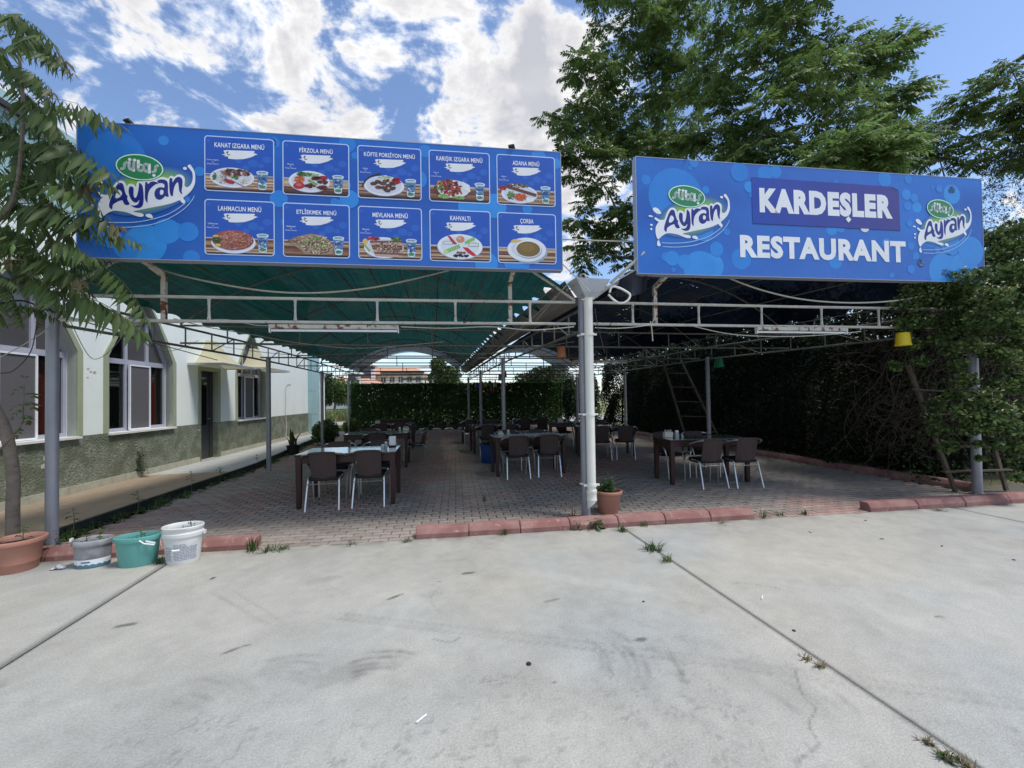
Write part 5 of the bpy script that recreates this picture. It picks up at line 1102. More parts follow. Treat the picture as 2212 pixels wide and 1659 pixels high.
# ------------------------------------------------------------------ tube lamps, cup shades, cables
def tubelamp(p,q,label,rusty=True):
    p,q=Vector(p),Vector(q); t=thing('tube_lamp',label,'lamp',p,0,'unlit tube lamps under the trusses'); d=q-p; L=d.length; u=d/L; z=Vector((0,0,1))
    b=MB(); b.bar((0,0,.055),d+Vector((0,0,.055)),.055,.045); b.build('housing',m_rust if rusty else m_steel,t)
    for s in (0.006,L-.006): b=MB(); b.bar(u*s-u*.006+z*.012,u*s+u*.006+z*.012,.045,.05); b.build('end_cap',m_ceramic,t)
    b=MB(); b.tube([u*.02+z*.012,u*(L-.02)+z*.012],.015,10); b.build('tube',m_tube,t,smooth=True)
tubelamp((-1.80,5.20,2.30),(-.36,5.115,2.30),'rusty white tube lamp hanging on the front truss of the left canopy')
tubelamp((4.26,4.80,2.31),(5.64,4.74,2.31),'rusty white tube lamp hanging on the front truss of the right canopy')
tubelamp((3.32,9.42,2.29),(4.70,9.42,2.29),'grey tube lamp on an inner truss of the right canopy',False)
tubelamp((-1.55,13.86,2.30),(-.20,13.86,2.30),'grey tube lamp deep in the left canopy, over the third table',False)
tubelamp((-1.2,18.26,2.30),(.2,18.26,2.30),'farthest tube lamp of the left canopy, low against the far houses',False)
def cup(p,r,h,c,label,top=2.40,taper=.72):
    t=thing('cup_shade',label,'lampshade',p,0,'coloured plastic cups hung as lampshades'); m=mat('cup_plastic',rgb(*c),.4,var=.05,transl=.15)
    b=MB(); b.lathe([(0,h),(r*taper*.85,h),(r*taper,h-.01),(r*.93,.03),(r*.97,.028),(r,.0),(r-.006,.0),(r*.9,.03),(r*taper-.01,h-.02),(0,h-.012)],n=24); b.build('cup',m,t,smooth=True)
    z1=top-p[2]; b=MB(); b.tube([(0,0,h-.005),(.004,0,(h+z1)/2),(0,0,z1)],.004,5); b.build('cord',m_cabled,t)
    b=MB(); b.lathe([(0,.05),(.018,.055),(.018,.09),(0,.1)],n=10); b.build('bulb_holder',m_ceramic,t)
cup((6.50,4.66,2.14),.094,.185,(222,196,34),'yellow cup shade hanging at the right end of the front truss',2.42,.82)
c_=at(1213,772,7.35); cup((c_.x,c_.y,c_.z),.088,.19,(206,138,100),'orange brown cup shade hanging just left of the white downpipe',2.40,.8)
c_=at(1553,793,9.3); cup((c_.x,c_.y,c_.z),.10,.19,(26,140,100),'green cup shade hanging on an inner truss of the right canopy',2.38)
c_=at(1089,815,12.6); cup((c_.x,c_.y,c_.z),.085,.20,(30,74,170),'blue cup shade hanging beside the second middle post',2.40,.8)
for (x_,y_,c,nm) in ((1031,839,(40,70,170),'deep blue cup in the far cluster, leftmost'),(1041,834,(150,100,180),'purple cup in the far cluster by the third middle post'),(1049,835,(214,190,50),'yellow cup in the far cluster'),(1058,833,(70,130,60),'green cup in the far cluster'),(1069,836,(214,214,210),'white cup in the far cluster'),(1064,846,(150,36,34),'red cup hanging lowest in the far cluster')):
    p=at(x_,y_,16.6); cup((p.x,p.y,p.z),.075,.19,c,nm,2.38)
c_=at(1081,822,13.0); cup((c_.x,c_.y,c_.z),.08,.2,(150,148,140),'grey cup hanging left of the blue cup',2.4)
def cable(pts,r,label,m=None,k=8,group='loose cables strung along the trusses'):
    b=MB(); b.tube(spline(pts,k,False),r,6); return tag(b.build('cable',m or m_cable,smooth=True),label,'cable',group)
A=lambda *q:[at(x,y,d) for x,y,d in q]
cable(A((322,574,4.75),(395,596,4.7),(500,618,4.75),(600,631,4.8),(700,632,4.85),(800,622,4.95),(880,606,5.0),(970,584,5.1)),.010,'long pale cable sagging beneath the menu sign')
cable(A((1566,597,5.35),(1640,625,5.4),(1730,646,5.45),(1830,654,5.5),(1930,650,5.6),(2010,636,5.7)),.010,'long pale cable sagging beneath the name sign')
cable(A((1216,517,5.0),(1295,520,5.05),(1372,522,5.1)),.008,'thin pale cable bridging the gap between the two signs')
cable(A((140,690,4.6),(260,692,4.6),(380,697,4.65),(480,690,4.7),(560,703,4.75),(620,700,4.8)),.005,'thin cable wound along the lower truss bar at the left')
cable(A((375,688,4.7),(450,707,4.8),(540,722,5.6),(640,740,6.4),(760,752,6.9),(860,747,6.9),(960,738,6.9)),.006,'cable drooping behind the front tube lamp')
cable(A((866,706,4.85),(960,709,4.9),(1060,706,4.95),(1150,713,5.0),(1240,706,5.0)),.006,'cable running right from the front left tube lamp')
cable(A((880,745,7.4),(960,760,8),(1050,764,8.3),(1150,752,8.0),(1240,738,7.6)),.006,'cable looping under the second truss of the left canopy')
cable(A((460,745,7.6),(560,760,8.4),(660,768,9.2),(760,764,9.8),(860,758,9.8)),.006,'thin cable sagging along the back trusses at the left')
cable(A((1285,665,4.95),(1290,700,4.95),(1298,730,4.95),(1306,762,4.95)),.004,'thin dark wire dangling right of the white downpipe',m_cabled)
cable(A((1285,708,4.95),(1340,709,5.0),(1400,702,5.05),(1412,690,5.05),(1418,668,5.05)),.005,'wire tied from the downpipe to the name sign bracket')
cable(A((1405,694,5.0),(1408,712,5.0),(1410,737,5.0)),.006,'short knotted cord hanging beneath the name sign bracket')
cable(A((1480,700,5.2),(1580,722,5.3),(1700,727,5.4),(1800,722,5.5),(1860,716,5.5)),.005,'faint wire sagging behind the right tube lamp')
cable(A((1210,565,4.85),(1235,590,4.8),(1252,606,4.78),(1262,618,4.76),(1274,630,4.74)),.007,'white cord tied over the gutter beside the hopper')
cable(A((1222,630,5.2),(1240,608,4.9),(1258,592,4.75),(1268,602,4.7),(1262,622,4.7)),.006,'white cord looped round the front of the hopper')
cable(A((1160,690,6.2),(1190,655,5.6),(1225,615,5.0),(1246,600,4.8)),.009,'thin white conduit following the left lip of the gutter')
cable(A((1060,766,8.5),(1110,722,7.4),(1160,678,6.2),(1200,640,5.5)),.009,'second conduit following the gutter further back')
b=MB(); b.tube(spline(A((1317,632,4.95),(1322,620,4.95),(1335,621,4.9),(1350,628,4.9),(1361,637,4.9),(1355,650,4.9),(1340,655,4.92),(1326,648,4.95),(1314,636,4.95),),5,False),.013,8)
tag(b.build('hose_loop',m_pvc,smooth=True),'loop of thick white hose tied beneath the black cloth right of the hopper','hose')
for i,(pts,l) in enumerate([(((0,598,3.9),(60,615,4.1),(110,640,4.4),(150,690,5.0)),'dark cable slanting down from the left edge to the first post'),(((0,655,3.9),(50,650,4.1),(110,672,4.4),(200,700,5.4),(330,740,7),(470,778,8.6)),'dark cable running back beside the white wall'),
    (((96,640,4.2),(80,700,4.2),(66,760,4.2),(30,800,4.1),(0,806,4.0)),'thin looped wire by the left window'),(((0,772,4.2),(50,745,4.3),(100,712,4.4),(113,690,4.6)),'thin pale wire climbing to the top of the left post'),(((150,690,5.2),(200,775,6.2),(250,745,6.6),(275,700,6.8)),'thin wire drooping across the white wall'),
    (((285,706,6.4),(320,745,7),(370,758,7.8),(430,735,8.6)),'fine wire drooping before the second window')]): cable([at(*p) for p in pts],.009 if i<2 else .0045,l,m_cabled if i!=3 else m_cable)
# old bars leaning out over the corner
b=MB(); b.tube(A((0,622,3.9),(35,598,4.0),(68,578,4.15)),.014,7); tag(b.build('old_pipe',m_twig),'short dark pipe poking from behind the leaves at the left edge','pipe')
# ------------------------------------------------------------------ foliage
def compound(n,L,ll,lw,side,arc,seed,tipred=0.0,four=True,dark=1.0):
    """one feather-shaped leaf along +X: rachis plus n pairs of pointed, folded leaflets"""
    r=np.random.default_rng(seed); V=[];F=[];C=[]
    def rp(s): return np.array([L*(s-0.10*arc*s*s),0.0,L*arc*(0.30*s-0.75*s*s)])
    for k in range(7):
        p=rp(k/6); w=.004*(1-.7*k/6)*(L/.5); V+= [p+[0,-w,0],p+[0,w,0]]; C+=[np.array([.07,.08,.03])]*2
        if k: a=2*k-2; F.append((a,a+1,a+3)); F.append((a,a+3,a+2))
    for i in range(n):
        s=.14+.86*(i+.5)/n; p=rp(s); sc=(1-.55*abs(s-.45)**1.3*1.6)*r.uniform(.85,1.12)
        for sg in (-1,1):
            if i==n-1 and sg==1: d=np.array([1,0,-.5])
            else: d=np.array([side[0]+.5*max(0,s-.6)+r.normal(0,.10),sg*side[1]+r.normal(0,.10),side[2]+r.normal(0,.12)])
            d/=np.linalg.norm(d); up=np.array([0,0,1.0])+r.normal(0,.25,3); wv=np.cross(d,up); wv/=np.linalg.norm(wv); nv=np.cross(wv,d)
            l=ll*sc; w=lw*sc/2; b=p; tip=b+d*l+np.array([0,0,-.12*l]); m=b+d*l*.38; o=len(V)
            base=np.array([.084,.148,.042])*r.uniform(.7,1.35)*dark; base=base*np.array([1+r.uniform(0,.22),1,1])
            red=np.clip((s-.72)/.28,0,1)*tipred; base=base*(1-red)+np.array([.11,.045,.025])*red
            if four:
                V+=[b,m+wv*w-nv*w*.25,tip,m-wv*w-nv*w*.25,m+nv*w*.22]; F+=[(o,o+1,o+4),(o+1,o+2,o+4),(o+2,o+3,o+4),(o+3,o,o+4)]; C+=[base*.9,base*.82,base*.95,base*.9,base*1.12]
            else:
                V+=[b,m+wv*w,tip,m-wv*w]; F+=[(o,o+1,o+2),(o,o+2,o+3)]; C+=[base*.9,base,base*.9,base*1.1]
    return np.array(V),np.array(F),np.array(C)
def frame(d,roll=0.0):
    d=np.array(d,float); d/=np.linalg.norm(d); up=np.array([0,0,1.0]); y=np.cross(up,d)
    if np.linalg.norm(y)<1e-3: y=np.array([0,1.0,0])
    y/=np.linalg.norm(y); z=np.cross(d,y); c,s=cos(roll),sin(roll); return np.stack([d,y*c+z*s,-y*s+z*c],1)
def bake(items,temps):
    """items (template index, R 3x3, pos, scale, tint)"""
    Vs=[];Fs=[];Cs=[];o=0
    for ti,R,p,s,c in items:
        V,F,C=temps[ti]; Vs.append((V*s)@R.T+p); Fs.append(F+o); Cs.append(C*c); o+=len(V)
    return np.concatenate(Vs),np.concatenate(Fs),np.concatenate(Cs)
def limb(pts,r0,r1,name,parent,n=7,m=None):
    P=spline(pts,5,False); k=len(P); b=MB(); b.tube(P,[r0+(r1-r0)*(i/(k-1))**.8 for i in range(k)],n); return b.build(name,m or m_bark,parent,smooth=True)
def meshes_of(temps,m=None):
    out=[]
    for V,F,C in temps:
        o=np_mesh('leaf',V,F,m or m_leaf,colors=C); out.append(o.data); bpy.data.objects.remove(o)
    return out
def leaf_obj(me,R,p,s,parent):
    o=bpy.data.objects.new('leaf',me); COL.objects.link(o); o.parent=parent; M4=Matrix([list(R[i]*s)+[p[i]] for i in range(3)]+[[0,0,0,1]])
    o.matrix_basis=M4; return o
def tree(label,base,lobes,temps,tmesh,dens,scale,fork,nobj,group='tall feathery trees behind the right canopy',tr=.17,tint=1.0,inner=True,name='ailanthus_tree'):
    base=Vector(base); t=thing(name,label,'tree',base,0,group); b0=np.array(base); items=[]
    fork=Vector(fork); limb([(0,0,0),(fork-base)*.5+Vector((.08,0,0)),fork-base],tr,tr*.72,'trunk',t,10)
    nodes=[np.array(fork)]; lobes=sorted(lobes,key=lambda q:(Vector(q[0])-fork).length)
    for (c,r) in lobes:
        c=np.array(c); pr=min(nodes,key=lambda q:np.linalg.norm(q-c)+.35*np.linalg.norm(q-nodes[0])); d=c-pr; mid=pr+d*.5+np.array([rng.normal(0,.12),rng.normal(0,.12),-.06*np.linalg.norm(d)]); k_=max(.25,1-.75*len(nodes)/len(lobes)); nodes.append(c)
        limb([tuple(pr-b0),tuple(mid-b0),tuple(c-b0)],tr*.42*k_,.014,'limb',t,6)
        tw=MB(); nr=max(6,int(dens*r*r))
        for k in range(nr):
            u=rng.normal(0,1,3); u/=np.linalg.norm(u); u[2]=u[2]*.85; f=rng.random()**.45; q=c+u*r*f*np.array([1,1,1]); 
            if k%2==0: tw.tube([tuple(c-b0+(q-c)*.15),tuple((c+q)/2-b0+rng.normal(0,.05,3)),tuple(q-b0)],[.016,.011,.006],4)
            nl=rng.integers(7,11); a0=rng.random()*6.28; bt=rng.uniform(.8,1.2)
            for a in range(nl):
                az=a0+a*2*pi/nl+rng.normal(0,.2); el=rng.uniform(-.25,.45); dd=np.array([cos(az)*cos(el),sin(az)*cos(el),sin(el)])+.35*u; s=scale*rng.uniform(.7,1.15)
                items.append((rng.integers(0,len(temps)),frame(dd,rng.normal(0,.3)),q-b0+dd*0.02,s,bt*rng.uniform(.85,1.15)*tint))
        tw.build('twigs',m_bark,t)
    # the leaves that show largest stand alone
    e=np.array(EYE)-b0; dist=np.array([np.linalg.norm(i[2]-e)/i[3] for i in items]); o=np.argsort(dist); sel=set(o[:nobj].tolist())
    for i in sel: ti,R,p,s,c=items[i]; leaf_obj(tmesh[ti],R,p,s,t)
    V,F,C=bake([it for i,it in enumerate(items) if i not in sel],temps); tag(np_mesh('crown',V,F,m_leaf,parent=t,colors=C),kind='stuff')
    return t
far_t=[compound(7,.46,.15,.068,(.40,.70,-.50),.6,s,four=False,dark=1.1) for s in range(5)]
far_t2=[compound(8,.55,.16,.066,(.38,.70,-.52),.6,s+20,four=True,dark=1.1) for s in range(5)]
far_m,far_m2=meshes_of(far_t),meshes_of(far_t2)
def Lb(depth,*l): return [(tuple(at(x,y,depth+dd)),r/900*depth*.82) for x,y,r,dd in l]
tree('tall feathery tree rising behind the gap between the two signs',(9.4,16.6,0),
     Lb(16,(1365,60,95,0),(1450,40,90,.5),(1290,150,85,0),(1400,170,100,1),(1480,190,80,0),(1235,255,75,0),(1330,280,95,1),(1225,330,55,-.5),(1290,380,80,0),(1400,330,100,.5),(1340,480,85,0),(1290,540,70,.5),(1250,470,45,0),(1450,430,90,0),(1380,560,70,0),(1330,-60,110,0),(1470,-80,120,1),(1460,290,70,-1)),
     far_t,far_m,12.0,1.45,(8.6,16.2,4.8),290,tr=.2,tint=1.2)
tree('broad feathery tree rising behind the name sign, centre right',(8.9,8.4,0),
     Lb(10.5,(1700,60,85,.5),(1790,90,75,.5),(1640,150,80,.3),(1740,180,90,0),(1560,260,70,.6),(1840,170,80,0),(1900,140,55,.3),(1925,110,35,.3),(1650,290,90,0),(1790,290,95,-.3),(1900,260,65,0),(1930,215,45,0),(1550,390,70,.3),(1700,380,80,-.3),(1830,370,70,-.5),(1620,-40,110,.8),(1760,-50,100,.6),(1500,330,60,.5),(1520,180,70,2),(1560,110,60,2),(1600,330,80,0),(1740,420,80,0),(1880,330,60,0),(1690,480,80,.2),(1560,480,70,0)),
     far_t2,far_m2,16.0,1.2,(9.0,8.5,3.9),290,tr=.15,tint=1.22)
tree('feathery tree reaching in from the right edge above the juniper',(15.5,8.2,0),
     Lb(11.5,(2190,160,60,0),(2110,220,55,0),(2180,250,75,.3),(2060,285,55,.3),(2120,320,60,0),(1990,300,45,.2),(1960,335,40,0),(2210,320,55,.5),(2270,190,90,0),(2260,300,90,0),(2030,345,42,.2),(1930,350,35,0)),
     far_t2,far_m2,15.0,1.05,(14.2,8.4,4.4),200,tr=.14,tint=.92)
# the light green shoot in front of the crown, above the name sign
tree('bright green young shoots just above the top edge of the name sign',(8.9,7.0,0),
     Lb(7.6,(1840,310,26,0),(1880,345,30,.2),(1790,345,24,0),(1930,330,22,.2)),far_t2,far_m2,48,.95,(8.0,7.2,3.9),60,'young shoots',tr=.04,tint=1.55,name='young_tree')

def leafmass(name,P,size,cols,parent=None,kind='stuff',flat=.5,m=None,jit=.25,asp=.62):
    """small single leaves: pointed quads at points P with random facing"""
    n=len(P); P=np.asarray(P); d=rng.normal(0,1,(n,3)); d[:,2]-=.3; d/=np.linalg.norm(d,axis=1)[:,None]; up=rng.normal(0,1,(n,3)); up[:,2]+=1.2
    w=np.cross(d,up); w/=np.linalg.norm(w,axis=1)[:,None]+1e-9; nv=np.cross(w,d); s=size*rng.uniform(.6,1.3,n)[:,None]
    V=np.stack([P-d*s*.5,P+w*s*asp/2+nv*s*.08,P+d*s*.5,P-w*s*asp/2+nv*s*.08],1).reshape(-1,3); F=np.array([[0,1,2],[0,2,3]])[None]+ (np.arange(n)*4)[:,None,None]
    ci=np.asarray(cols)[rng.integers(0,len(cols),n)]*rng.uniform(1-jit,1+jit,n)[:,None]; C=np.repeat(ci,4,0)
    return tag(np_mesh(name,V,F.reshape(-1,3),m or m_leaf,parent=parent,colors=C),kind=kind)
DK=[(.013,.021,.010),(.017,.028,.012),(.022,.034,.014)]; MD=[(.05,.085,.03),(.07,.11,.035),(.04,.07,.025)]; LT=[(.12,.18,.045),(.15,.21,.06),(.09,.15,.04)]
# ---- hedge along the right side
hg=thing('hedge','long dark evergreen hedge filling the right side behind the red kerb','hedge',(8.9,11,0)); hb=np.array([8.9,11,0])
n=52000; Y=rng.uniform(5.1,19.5,n); z=rng.uniform(0,1,n)**.9*(2.95); X=8.15+.25*np.sin(Y*1.7)+.22*np.sin(z*3+Y*2.3)+np.abs(rng.normal(0,.22,n))
leafmass('foliage',np.stack([X,Y,z],1)-hb,.085,DK,hg,m=m_leafd)
n=24000; X=rng.uniform(8.1,14.2,n); z=rng.uniform(0,3.5,n); Y=5.65+.2*np.sin(X*2.1+z*2)+np.abs(rng.normal(0,.18,n)); leafmass('foliage',np.stack([X,Y,z],1)-hb,.08,DK,hg,m=m_leafd)
n=12000; leafmass('foliage',np.stack([rng.uniform(8.2,14,n),rng.uniform(5.6,19.4,n),2.72+.15*rng.normal(0,1,n)],1)-hb,.11,DK+MD[:1],hg,m=m_leafd)
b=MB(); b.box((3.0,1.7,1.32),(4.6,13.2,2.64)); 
b.build('inner_light_block',mat('light_block_dark',(.012,.013,.010),1,var=.5,scale=8,bump=1,bscale=14),hg)  # added dark box hidden behind the leaves, stops light passing through the hedge
for k in range(9):
    y=6.2+1.5*k; limb([(-.1,y-11,0),(-.05+rng.normal(0,.1),y-11+rng.normal(0,.1),1.2),(.1,y-11,2.6)],.05,.03,'stem',hg,6,m_twig)
# a row of thin dark trees over the hedge that closes the view under the canopy
for k,(x_,y_,h_) in enumerate(((9.6,12.2,4.3),(10.2,15.2,4.4),(9.9,18.6,4.4),(9.7,9.6,4.0))):
    t=thing('thicket_tree',['dark bushy tree over the hedge midway back','dark bushy tree over the hedge further back','dark bushy tree over the far end of the hedge','dark bushy tree over the hedge just behind the second right post'][k],'tree',(x_,y_,0),0,'dark bushy trees over the hedge')
    limb([(0,0,0),(.1,.05,1.8),(-.1,.1,h_-.8)],.13,.06,'trunk',t,8); n=5200; u=rng.normal(0,1,(n,3)); u/=np.linalg.norm(u,axis=1)[:,None]; r=rng.random(n)**.4; P=u*r[:,None]*np.array([1.5,1.9,1.15])+np.array([0,0,h_-.75]); P+=.3*np.sin(P[:,[1,2,0]]*4); leafmass('crown',P,.13,DK+MD[:1],t,m=m_leafd)
# ---- honeysuckle over the right end post
hs=thing('honeysuckle','tangled honeysuckle with bare brown stems and cream flowers round the right end post','climbing plant',(8.2,5.0,0)); hv=np.array([8.2,5.0,0])
clumps=[(2000,628,60,5.75,1),(1955,655,35,5.7,1),(2050,640,50,5.8,1),(2110,640,45,5.9,0),(2160,600,60,5.9,0),(2190,540,55,6.0,0),(2150,560,40,6.0,0),(2120,700,55,5.9,0),(2180,680,60,5.9,0),(2060,700,45,5.8,0),(1990,690,35,5.8,1),(2200,620,60,5.9,1),(2150,515,40,6.1,1),(2200,500,45,6.1,1),(2130,755,35,5.8,0),(2205,740,45,5.9,0),
        (2125,860,42,5.35,1),(2090,890,40,5.35,0),(2160,890,42,5.4,1),(2140,915,45,5.35,0),(2095,925,30,5.35,0),(2205,830,40,5.5,0),(2190,800,28,5.5,1),(2205,880,25,5.5,0),(2020,875,28,5.9,1),(2010,905,22,5.9,1),(2115,960,16,5.4,0),(2118,990,14,5.4,0),(2030,930,28,5.9,0),(2070,790,24,5.7,0),(2190,960,22,5.5,0),(1975,745,25,5.9,1),(1935,790,20,6.0,0),(2050,760,25,5.8,0),(2170,770,35,5.7,0),(2095,660,45,5.6,0),(2190,1000,18,5.5,0),(2122,592,24,4.95,0),(2100,745,34,5.35,0),(2120,690,40,5.4,0),(2085,820,30,5.45,1),(2160,835,36,5.45,0),(2200,700,50,5.4,0),(2150,640,45,5.2,1),(2030,735,30,5.8,0),(1990,780,24,5.9,1),(2060,850,26,5.6,0),(2180,925,35,5.45,0),(2200,970,30,5.45,0),(2150,960,26,5.4,0),(2050,965,26,5.7,0),(1960,700,30,5.8,0),(2080,610,50,5.6,1),(2200,1030,24,5.4,0),(2195,590,45,5.3,0)]
P=[];Fl=[]
for x,y,r,d,fl in clumps:
    rw=r/900*d*.95; n=int(1500*rw*rw/.09*.42)+14; u=rng.normal(0,1,(n,3)); u/=np.linalg.norm(u,axis=1)[:,None]; c=np.array(at(x,y,d)); q=c+u*(rng.random(n)**.5)[:,None]*np.array([rw*1.15,rw*.6,rw*.62]); P.append(q)
    if fl: k=int(n*.10)+3; Fl.append(q[rng.integers(0,n,k)]+np.array([0,-.03,.03]))
P=np.concatenate(P); up=P[:,2]>2.2
leafmass('leaves',P-hv,.056,LT+MD+[MD[1]],hs,asp=.8); leafmass('flowers',np.concatenate(Fl)-hv,.042,[(.55,.50,.30),(.62,.60,.50),(.5,.42,.2)],hs,asp=.4)
n=3200; q=np.stack([rng.uniform(7.3,10.5,n),rng.uniform(4.9,5.4,n),rng.uniform(.1,2.7,n)],1); q=q[fbm(q[:,0]*2.2,q[:,2]*2.2,3,88)>.5]; leafmass('leaves',q-hv,.055,MD+DK+LT[:1],hs,asp=.8)
n=16000; q=np.stack([rng.uniform(7.75,11.5,n),rng.uniform(4.95,6.6,n),rng.uniform(0,1,n)],1); q[:,2]=2.6+1.45*q[:,2]*(.75+.25*np.sin(q[:,0]*2.3)); leafmass('leaves',q-hv,.065,MD+DK+LT[2:],hs,asp=.75)
for k in range(150):
    x0=rng.uniform(7.2,10.2); z0=rng.uniform(1.5,3.2); y0=rng.uniform(4.9,5.7)+max(0,7.6-x0)*.5; L=rng.uniform(.8,2.2); pts=[np.array([x0,y0,z0])]; dirv=np.array([rng.normal(0,.5),rng.normal(0,.12),-1.0])
    for j in range(7): dirv=dirv+rng.normal(0,.38,3)*np.array([1,.3,.6]); dirv/=np.linalg.norm(dirv); q=pts[-1]+dirv*L/7; q[2]=max(q[2],.02); q[1]=min(max(q[1],4.88),6.0); pts.append(q)
    limb([tuple(p-hv) for p in pts],rng.uniform(.004,.008),.002,'stem',hs,4,m_twig)
tw=MB()
for k in range(1500):
    x0=rng.uniform(7.25,10.5); z0=rng.uniform(.6,3.3); y0=rng.uniform(4.95,6.0)+max(0,7.6-x0)*.6; p=np.array([x0,y0,z0]); dirv=rng.normal(0,1,3); pts=[p]
    for j in range(5): dirv=dirv+rng.normal(0,.6,3)+np.array([0,0,-.15]); dirv/=np.linalg.norm(dirv); q=pts[-1]+dirv*rng.uniform(.08,.2); q[1]=max(q[1],4.9); q[2]=max(q[2],.03); pts.append(q)
    tw.tube(spline([tuple(a-hv) for a in pts],2,False),rng.uniform(.002,.005),3)
tag(tw.build('twig_tangle',m_twig,hs),kind='stuff')
# ---- ladders
def ladder(label,foot_l,foot_r,top_l,top_r,fr,over=.12):
    fl_,fr_,tl,tr_=[Vector(p) for p in (foot_l,foot_r,top_l,top_r)]; t=thing('wooden_ladder',label,'ladder',fl_,0)
    for a,c in ((fl_,tl),(fr_,tr_)): b=MB(); b.bar(a-fl_,c-fl_,.055,.035,up=(0,1,0)); b.build('rail',m_oldwood,t)
    for f in fr:
        a,c=fl_.lerp(tl,f)-fl_,fr_.lerp(tr_,f)-fl_; d=(c-a).normalized(); b=MB(); b.bar(a-d*over+Vector((0,-.04,0)),c+d*over+Vector((0,-.04,random.uniform(-.03,.03))),.025,.045,up=(0,1,0)); b.build('rung',m_oldwood,t)
ladder('grey weathered wooden ladder leaning in the honeysuckle beside the right end post',(7.62,4.83,0),(8.42,4.72,0),at(1962,790,6.15),at(2100,800,6.3),(.165,.37,.62,.81))
ladder('grey ladder leaning in the dark behind the second right post',(7.62,9.75,0),(6.75,10.0,0),(7.0,10.7,2.5),(6.5,10.8,2.5),(.2,.36,.52,.68,.84),.03)

# ---- juniper at the right
jn=thing('juniper_tree','dark wispy juniper standing behind the right end of the name sign','tree',(14.2,7.2,0)); jb=np.array([14.2,7.2,0]); P=[]
limb([(0,0,0),(.05,0,3),(0,0,6.2)],.14,.03,'trunk',jn,8)
for x,y,r in ((2150,375,26),(2180,360,28),(2130,410,28),(2165,420,42),(2200,400,36),(2120,455,32),(2160,475,45),(2205,470,48),(2135,510,40),(2190,340,22),(2230,430,70)):
    c=np.array(at(x,y,11.3)); rw=r/900*11.3
    for k in range(46):
        u=rng.normal(0,1,3); u/=np.linalg.norm(u); q=c+u*rw*rng.random()**.5; d=u+np.array([0,0,.7]); d/=np.linalg.norm(d); s=rng.uniform(.1,.3); m_=14; P.append(q+d*np.linspace(0,s,m_)[:,None]+rng.normal(0,.018,(m_,3)))
leafmass('foliage',np.concatenate(P)-jb,.05,[(.022,.038,.024),(.03,.05,.03)],jn,asp=.35,m=m_leafd)

# ---- the near tree at the left
nt_=thing('young_ailanthus','young ailanthus tree with long drooping leaves at the left edge, before the menu sign','tree',(-4.0,4.93,0)); nb=np.array([-4.0,4.93,0])
near_t=[compound(11,.60,.150,.042,(.22,.42,-.95),.42,s+50,tipred=(.7 if s%3==0 else .1),dark=.92) for s in range(6)]; near_m=meshes_of(near_t)
limb([(0,0,-.02),(0,0,.5),(-.0,0,.85),(-.07,.01,1.25),(-.20,.02,1.55),(-.36,.02,1.85)],.052,.04,'trunk',nt_,14)
def pxl(x,y,d): return np.array(at(x,y,d))-nb
limb([(-.36,.02,1.85),tuple(pxl(-40,700,3.95)),tuple(pxl(20,700,4.0)),tuple(pxl(60,680,4.05)),tuple(pxl(150,600,4.0))],.03,.010,'branch',nt_,7)
limb([(-.36,.02,1.85),tuple(pxl(-90,600,3.9)),tuple(pxl(-30,500,3.9)),tuple(pxl(30,430,3.85)),tuple(pxl(50,250,3.8)),tuple(pxl(40,110,3.8))],.035,.010,'branch',nt_,7)
limb([tuple(pxl(-30,500,3.9)),tuple(pxl(40,560,3.9)),tuple(pxl(100,540,3.85)),tuple(pxl(150,500,3.8))],.016,.007,'branch',nt_,6)
LV=[(70,212,262,250),(20,215,135,262),(0,120,90,62),(20,75,142,106),(40,100,172,152),(20,140,130,190),(10,180,100,232),(40,262,166,300),(0,270,60,330),(60,300,262,352),(90,340,236,382),(0,340,170,368),(10,360,130,430),(60,385,246,452),(0,420,120,500),(40,440,180,470),(100,470,266,470),(150,500,305,512),(60,470,60,600),(0,480,100,540),(0,540,80,610),(90,520,205,545),(60,560,190,590),(110,575,206,628),(40,590,150,650),(125,610,235,668),(130,635,300,690),(200,560,330,672),(0,610,60,690),(90,620,60,700),(0,60,50,20),(-20,30,60,44),(-20,90,30,150),(-30,250,50,290),(-30,380,60,450),(-20,460,40,560),(140,430,60,500),(60,330,10,420),(20,300,120,330),(40,150,120,220),(70,240,190,232),(100,400,210,415),(-30,560,40,640),(0,640,-20,720),(80,540,150,620),(100,450,180,540),(0,140,70,170),(10,30,110,70)]
for k,(x0,y0,x1,y1) in enumerate(LV):
    d0=3.95+rng.normal(0,.14); d1=d0-rng.uniform(.0,.35)
    if y0>540: d0+=.12; d1+=.12
    a=pxl(x0,y0,d0); e=pxl(x1,y1,d1); v=e-a; L=np.linalg.norm(v); ti=rng.integers(0,6) if y0>230 else (0 if x1>120 and y1<200 else rng.integers(0,6)); R=frame(v+np.array([0,0,.10*L]),rng.normal(0,.15)); leaf_obj(near_m[ti],R,a,L/.57,nt_)
its=[]
for k in range(105):
    c=[(20,130,70),(40,290,60),(40,420,80),(30,500,80),(80,580,60),(10,600,60),(130,550,40)][rng.integers(0,7)]; x,y=c[0]+rng.normal(0,c[2]*.5),c[1]+rng.normal(0,c[2]*.5); az=rng.random()*6.28; dd=np.array([cos(az),sin(az)*.8,rng.uniform(-.2,.5)]); ti=rng.integers(0,6); p=pxl(x-25,y,4.05+rng.normal(0,.2)); 
    if k<230: leaf_obj(near_m[ti],frame(dd),p,rng.uniform(.45,.85),nt_)
    else: its.append((ti,frame(dd),p,rng.uniform(.4,.8),.8))
